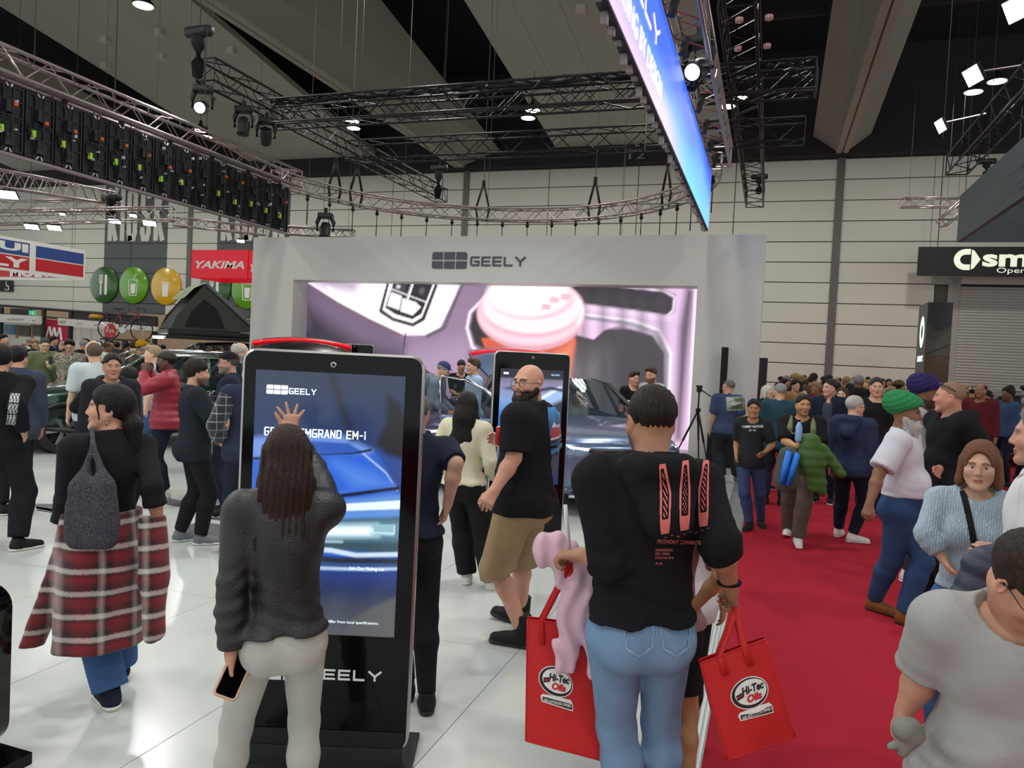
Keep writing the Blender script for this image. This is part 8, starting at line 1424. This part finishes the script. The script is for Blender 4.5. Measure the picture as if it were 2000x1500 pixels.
person('person in purple turban and pale grey hoodie beside the green turban man', (1812, 742), 6.7, 75, skin='#7d5238', hair=None, beard=(0.8, '#2a2018'), top=dict(name='grey_hoodie', m=cloth('hoodie_grey', '#a5a7a4', 0.05), sleeve=0.97, o=0.03, so=0.028, neck='hood', hem=0.84), bottom=dict(m=C_CHAR, o=0.02), shoes=dict(m=S_WHITE), parts=[('turban', turban_sdf, cloth('turban_purple', '#2a2450', 0.1))], arms={'r': dict(at=(0.14, 0.25, 1.02))}, near=True)
BH = person('shaven headed man in black hoodie with sunglasses on his head', (1858, 744), 6.1, 300, skin='#c58a74', hair=('buzz', '#8a6e5a'), hthick=0.003, hy=-28, fat=0.7, sw=1.1, belly=0.3, cheek=0.5, arms={'l': dict(px=(1872, 925), dD=-0.15, pole=(1, -0.4, 0), curl=0.6), 'r': dict(px=(1836, 915), dD=-0.1)}, top=dict(name='hoodie', m=cloth('hoodie_black', '#16161a', 0.15), sleeve=0.96, o=0.03, so=0.03, neck='hood', hem=0.84, wr=0.008), bottom=dict(m=C_BLK, o=0.02), shoes=dict(m=S_BLK), near=True)
T = BH['T']; g = MB(); g.path([T((-0.085, -0.04, 0.05)), T((-0.082, 0.03, 0.09)), T((-0.05, 0.062, 0.105)), T((0, 0.072, 0.108)), T((0.05, 0.062, 0.105)), T((0.082, 0.03, 0.09)), T((0.085, -0.04, 0.05))], [0.003, 0.004, 0.011, 0.006, 0.011, 0.004, 0.003], 8); g.build('sunglasses', m_frame, BH['root'], True)
SWm = person('woman with brown bob in pale blue cable knit jumper', (1916, 878), 3.45, 358, male=False, skin='#c59a80', hair=('bob', '#6b4630'), hthick=0.018, fat=0.2, bust=0.35, h=1.545, hp=0, arms={'r': dict(px=(1840, 1088), dD=-0.02, elp=(1808, 1042, 0.02), curl=0.4), 'l': dict(px=(1955, 1082), dD=-0.32, pole=(1, -0.3, -0.4), hd=(-0.9, 0.35, -0.05), pn=(-0.2, -1, 0.0), curl=0.4)}, feet={'r': dict(at=(0.1, 0.1, 0)), 'l': dict(at=(0.1, -0.1, 0))}, top=dict(name='knit_jumper', m=knit('knit_paleblue', '#9fb2c2'), sleeve=0.90, o=0.024, so=0.015, hem=0.98, wr=0.004, collar_m=C_BLK), bottom=dict(name='jeans', m=C_JEAN, o=0.012), shoes=dict(m=S_WHITE), lipc='#b06a62', gaze=(-0.1, 1, 0.02), near=True)
def strap_on(pp, key, pts, D, wpx, m, name='strap', off=0.004):
    P = np.array([atD(x, y, D) for x, y in pts]); n = 16; t = np.linspace(0, len(pts)-1, n*(len(pts)-1)+1); C3 = np.stack([np.interp(t, range(len(pts)), P[:, k]) for k in range(3)], 1); tg = np.gradient(C3, axis=0); sd = np.array([nrm(np.cross(CF, g_)) for g_ in tg])*wpx*D/FPX/2
    allp = np.concatenate([C3-sd, C3-sd*0.33, C3+sd*0.33, C3+sd]); L_ = (allp-pp['base'])/pp['sc']@pp['RB']; dl = pp['toL'](P[0]+nrm(ray(*pts[0])))-pp['toL'](P[0]); Q_ = march(pp[key+'_sdf'], L_, dl, off); k = len(C3)
    me = np_mesh(name, Q_, np.array([(c*k+i, c*k+i+1, (c+1)*k+i+1, (c+1)*k+i) for c in range(3) for i in range(k-1)])); me.materials.append(m); return link(name, me, pp['root'])
strap_on(SWm, 'top', [(1880, 958), (1893, 1010), (1908, 1085)], 3.3, 13, C_BLK, 'bag_strap')
q = lambda x, y, d=3.02: atD(x, y, d)
s = S(); s.c(q(1925, 1098), q(1985, 1088), 0.05, 0.055, 0.05).c(q(1905, 1110), q(1885, 1170), 0.045, 0.055, 0.05).c(q(1935, 1110), q(1925, 1190), 0.06, 0.07, 0.06).c(q(1965, 1100), q(1980, 1180), 0.07, 0.07, 0.06); s.post = lambda P, d: d-0.006*np.abs(np.cos((P[:, 2]+0.3*P[:, 0])*math.pi/0.07))+0.006*wrinkle(P, 26); blob('puffer_jacket', 'navy puffer jacket carried over the blue jumper woman\'s arm', 'clothing', s, mat('puffer_navy', '#2b3142', 0.45, bump=0.2, bscale=100), 0.008)
person('grey haired man in white tee in profile beside the blue jumper woman', (2046, 786), 3.0, 272, skin='#c08d76', hair=('short', '#6e6a66'), hthick=0.016, fat=0.2, sw=1.05, h=1.74, top=dict(name='white_tee', m=C_WHITE, sleeve=0.48, so=0.028, o=0.026, hem=0.82), bottom=dict(m=C_DJEAN), shoes=dict(m=S_WHITE), near=True, beard=(0.25, '#6a6460'))
BG = person('boy with glasses in grey tee bowing his head and holding gloves', (1978, 1040), 1.88, 12, skin='#bd8c72', hair=('short', '#2b2018'), hthick=0.018, hp=36, hy=38, lean=14, glasses='clear', fat=0.6, belly=0.5, h=1.52, arms={'r': dict(px=(1768, 1384), dD=0.10, elp=(1806, 1312, 0.06), curl=0.6, thumb=0.6), 'l': dict(at=(0.25, 0.3, 0.95))}, feet={'r': dict(at=(0.12, 0, 0)), 'l': dict(at=(0.12, 0.1, 0))}, top=dict(name='grey_tee', m=cloth('tee_grey', '#9d9d9b', 0.04), sleeve=0.48, so=0.022, o=0.03, hem=0.78, wr=0.008), bottom=dict(name='grey_shorts', m=cloth('shorts_grey', '#a5a4a0', 0.04), o=0.03, z0=0.1), shoes=dict(m=S_WHITE), near=True)
q = lambda x, y, d=1.87: atD(x, y, d); s = S(); s.c(q(1766, 1424), q(1780, 1436), 0.03, 0.026, 0.02).c(q(1786, 1420), q(1792, 1434), 0.02, 0.018, 0.012).c(q(1772, 1440), q(1764, 1462), 0.016, 0.014, 0.01).c(q(1766, 1448), q(1740, 1459), 0.01, 0.009, 0.008).c(q(1778, 1450), q(1762, 1472), 0.012, 0.01, 0.008); s.post = lambda P, d: d+0.003*wrinkle(P, 60); blob('gloves', 'small grey gloves dangling from the boy\'s hand', 'gloves', s, cloth('glove_grey', '#7e7f76'), 0.0036)
person('white haired woman in black vest with white sleeves at the carpet edge', (1500, 752), 11.6, 60, male=False, skin='#d0a890', hair=('bob', '#c9c2b4'), glasses='clear', top=dict(name='white_top', m=C_WHITE, sleeve=0.95), jacket=dict(name='vest', m=C_BLK, sleeve=0.02, o=0.03, neck='jacket'), bottom=dict(m=C_BLK), shoes=dict(m=S_BLK))
person('woman with long auburn hair in dark coat between two men on the carpet', (1646, 756), 11.5, 345, male=False, skin='#d2aa94', hair=('long', '#4a2a1c'), hlen=0.2, top=dict(name='coat', m=C_BLK, sleeve=0.97, o=0.026, neck='jacket'), bottom=dict(m=C_BLK), shoes=dict(m=S_BLK), near=True)
# ---------------------------------------------------------------- the far crowds : a few figures copied with other clothes and hair
TPL = []
for k, (mk, kw) in enumerate((('man', dict(hair=('short', '#1c1512'), hthick=0.014)), ('curly man', dict(hair=('curly', '#1c1512'), hthick=0.014)), ('woman', dict(male=False, hair=('long', '#1c1512'), hlen=0.2, sw=0.92)), ('bearded man', dict(hair=('short', '#1c1512'), beard=(1.0, '#1c1512', 0.006), fat=0.4)), ('balding man', dict(hair=('balding', '#1c1512'), fat=0.5)), ('capped visitor', dict(hair=('short', '#1c1512'), parts=[('cap', cap_sdf, C_BLK)])))):
    for pose in (0, 1):
        ar = {} if pose == 0 else {'l': dict(at=(0.05, 0.28, 1.2), pole=(1, 0, -0.5), curl=0.6), 'r': dict(at=(0.1, 0.25, 1.05), pole=(1, 0, -0.5), curl=0.6)}
        pp = person('crowd figure', None, 14, 0, loc=(0, -60-k, 1.752), h=1.752, arms=ar, hp=0 if pose == 0 else 14, top=dict(name='top', m=C_BLK, sleeve=0.97, o=0.026, so=0.024, neck='jacket' if pose else 'crew'), bottom=dict(m=C_DJEAN, o=0.016), shoes=dict(m=S_BLK, sole=m_soleb), near=False, vox=0.019, **kw); TPL.append((mk, pose, pp['root']))
TOPC = [('black', '#1a1a1d'), ('black', '#1d1d22'), ('navy', '#232a3e'), ('charcoal', '#36383e'), ('grey', '#8f908e'), ('olive', '#545a3c'), ('brown', '#5d4630'), ('white', '#c4c4c2'), ('maroon', '#5a2028'), ('blue', '#3d5478'), ('black', '#15151a'), ('tan', '#9a7a4a')]
HRC = [('dark', '#17120f'), ('dark', '#1d1612'), ('brown', '#3f2c1e'), ('grey', '#8a8682'), ('fair', '#8d7650'), ('dark', '#120f0e')]
SKN = ['#c79a80', '#b98a6c', '#8a5f45', '#d0a58c', '#a8764f', '#6a4632']
skm = {}
def skin_var(c):
    if c not in skm: m = mat('skin_far'+c, c, 0.55, var=0.06, vscale=30); skm[c] = m
    return skm[c]
cr = random.Random(21); placed = []
def crowd(n, x0, x1, d0, d1, grp, where, zone=None, faces=(0, 360)):
    k = 0; tries = 0
    while k < n and tries < 4000:
        tries += 1; px = cr.uniform(x0, x1); D = d0+(d1-d0)*cr.random()**0.8; hgt = cr.uniform(1.56, 1.84); p = atD(px, 700, D)
        if any((p[0]-q[0])**2+(p[1]-q[1])**2 < 0.42**2 for q in placed): continue
        if zone and not zone(p): continue
        placed.append((p[0], p[1])); mk, pose, root = cr.choice(TPL); tc = cr.choice(TOPC); hc = cr.choice(HRC); sk = cr.choice(SKN)
        c = copy_tree(root); c.location = (p[0], p[1], -0.03 if p[0] < -0.3 else 0.0); sc = hgt/1.752; c.scale = (sc*cr.uniform(0.97, 1.06), sc, sc); a = D2R(cr.uniform(*faces)); vc = nrm((-p[0], -p[1], 0)); vr = np.array((-vc[1], vc[0], 0)); hd = vc*math.cos(a)+vr*math.sin(a); c.rotation_euler = (0, 0, math.atan2(hd[1], hd[0])-math.pi/2)
        c['label'] = '%s haired %s in %s top%s %s' % (hc[0], mk, tc[0], ' looking down' if pose else '', where); c['group'] = grp
        for ch in c.children:
            nm = ch.name.split('.')[0]; m_ = None
            if nm == 'top': m_ = cloth('crowd_'+tc[1], tc[1])
            elif nm in ('hair', 'beard'): m_ = hairmat(hc[1])
            elif nm == 'body': m_ = skin_var(sk)
            elif nm == 'cap': m_ = cloth('crowd_'+cr.choice(TOPC)[1], '#222226')
            if m_ is not None: ch.material_slots[0].link = 'OBJECT'; ch.material_slots[0].material = m_
        k += 1
for o in SC.objects:
    if o.get('category') == 'person' and o.location[1] > -50: placed.append((o.location[0], o.location[1]))
for cl, ln in ((VX, 2.6),):
    for u in np.linspace(-2.2, 2.2, 8): d_ = (math.sin(-cl.rotation_euler[2]), math.cos(cl.rotation_euler[2])); [placed.append((cl.location[0]+d_[0]*u+dx, cl.location[1]+d_[1]*u+dy)) for dx, dy in ((-.6, -.6), (.6, .6), (.6, -.6), (-.6, .6))]
crowd(52, -30, 490, 15.5, 27.5, 'visitors crowding before the market stalls', 'in the stall crowd', lambda p: p[1] < 29.5 and p[0] < -12.2)
crowd(40, 1488, 1720, 12.5, 26, 'visitors crowding at the end of the carpet', 'in the crowd at the carpet end', lambda p: p[0] > 0.35, (0, 360))
crowd(26, 1720, 2030, 9.5, 22, 'visitors crowding before the roller door', 'in the crowd by the roller door', lambda p: p[0] > 1.0 and not (abs(p[0]-atD(1905, 800, 17)[0]) < 2.2 and abs(p[1]-atD(1905, 800, 17)[1]) < 2.2), (0, 360))
for _, _, r_ in TPL:
    for ch in list(r_.children):
        for g_ in list(ch.children): bpy.data.objects.remove(g_)
        bpy.data.objects.remove(ch)
    bpy.data.objects.remove(r_)
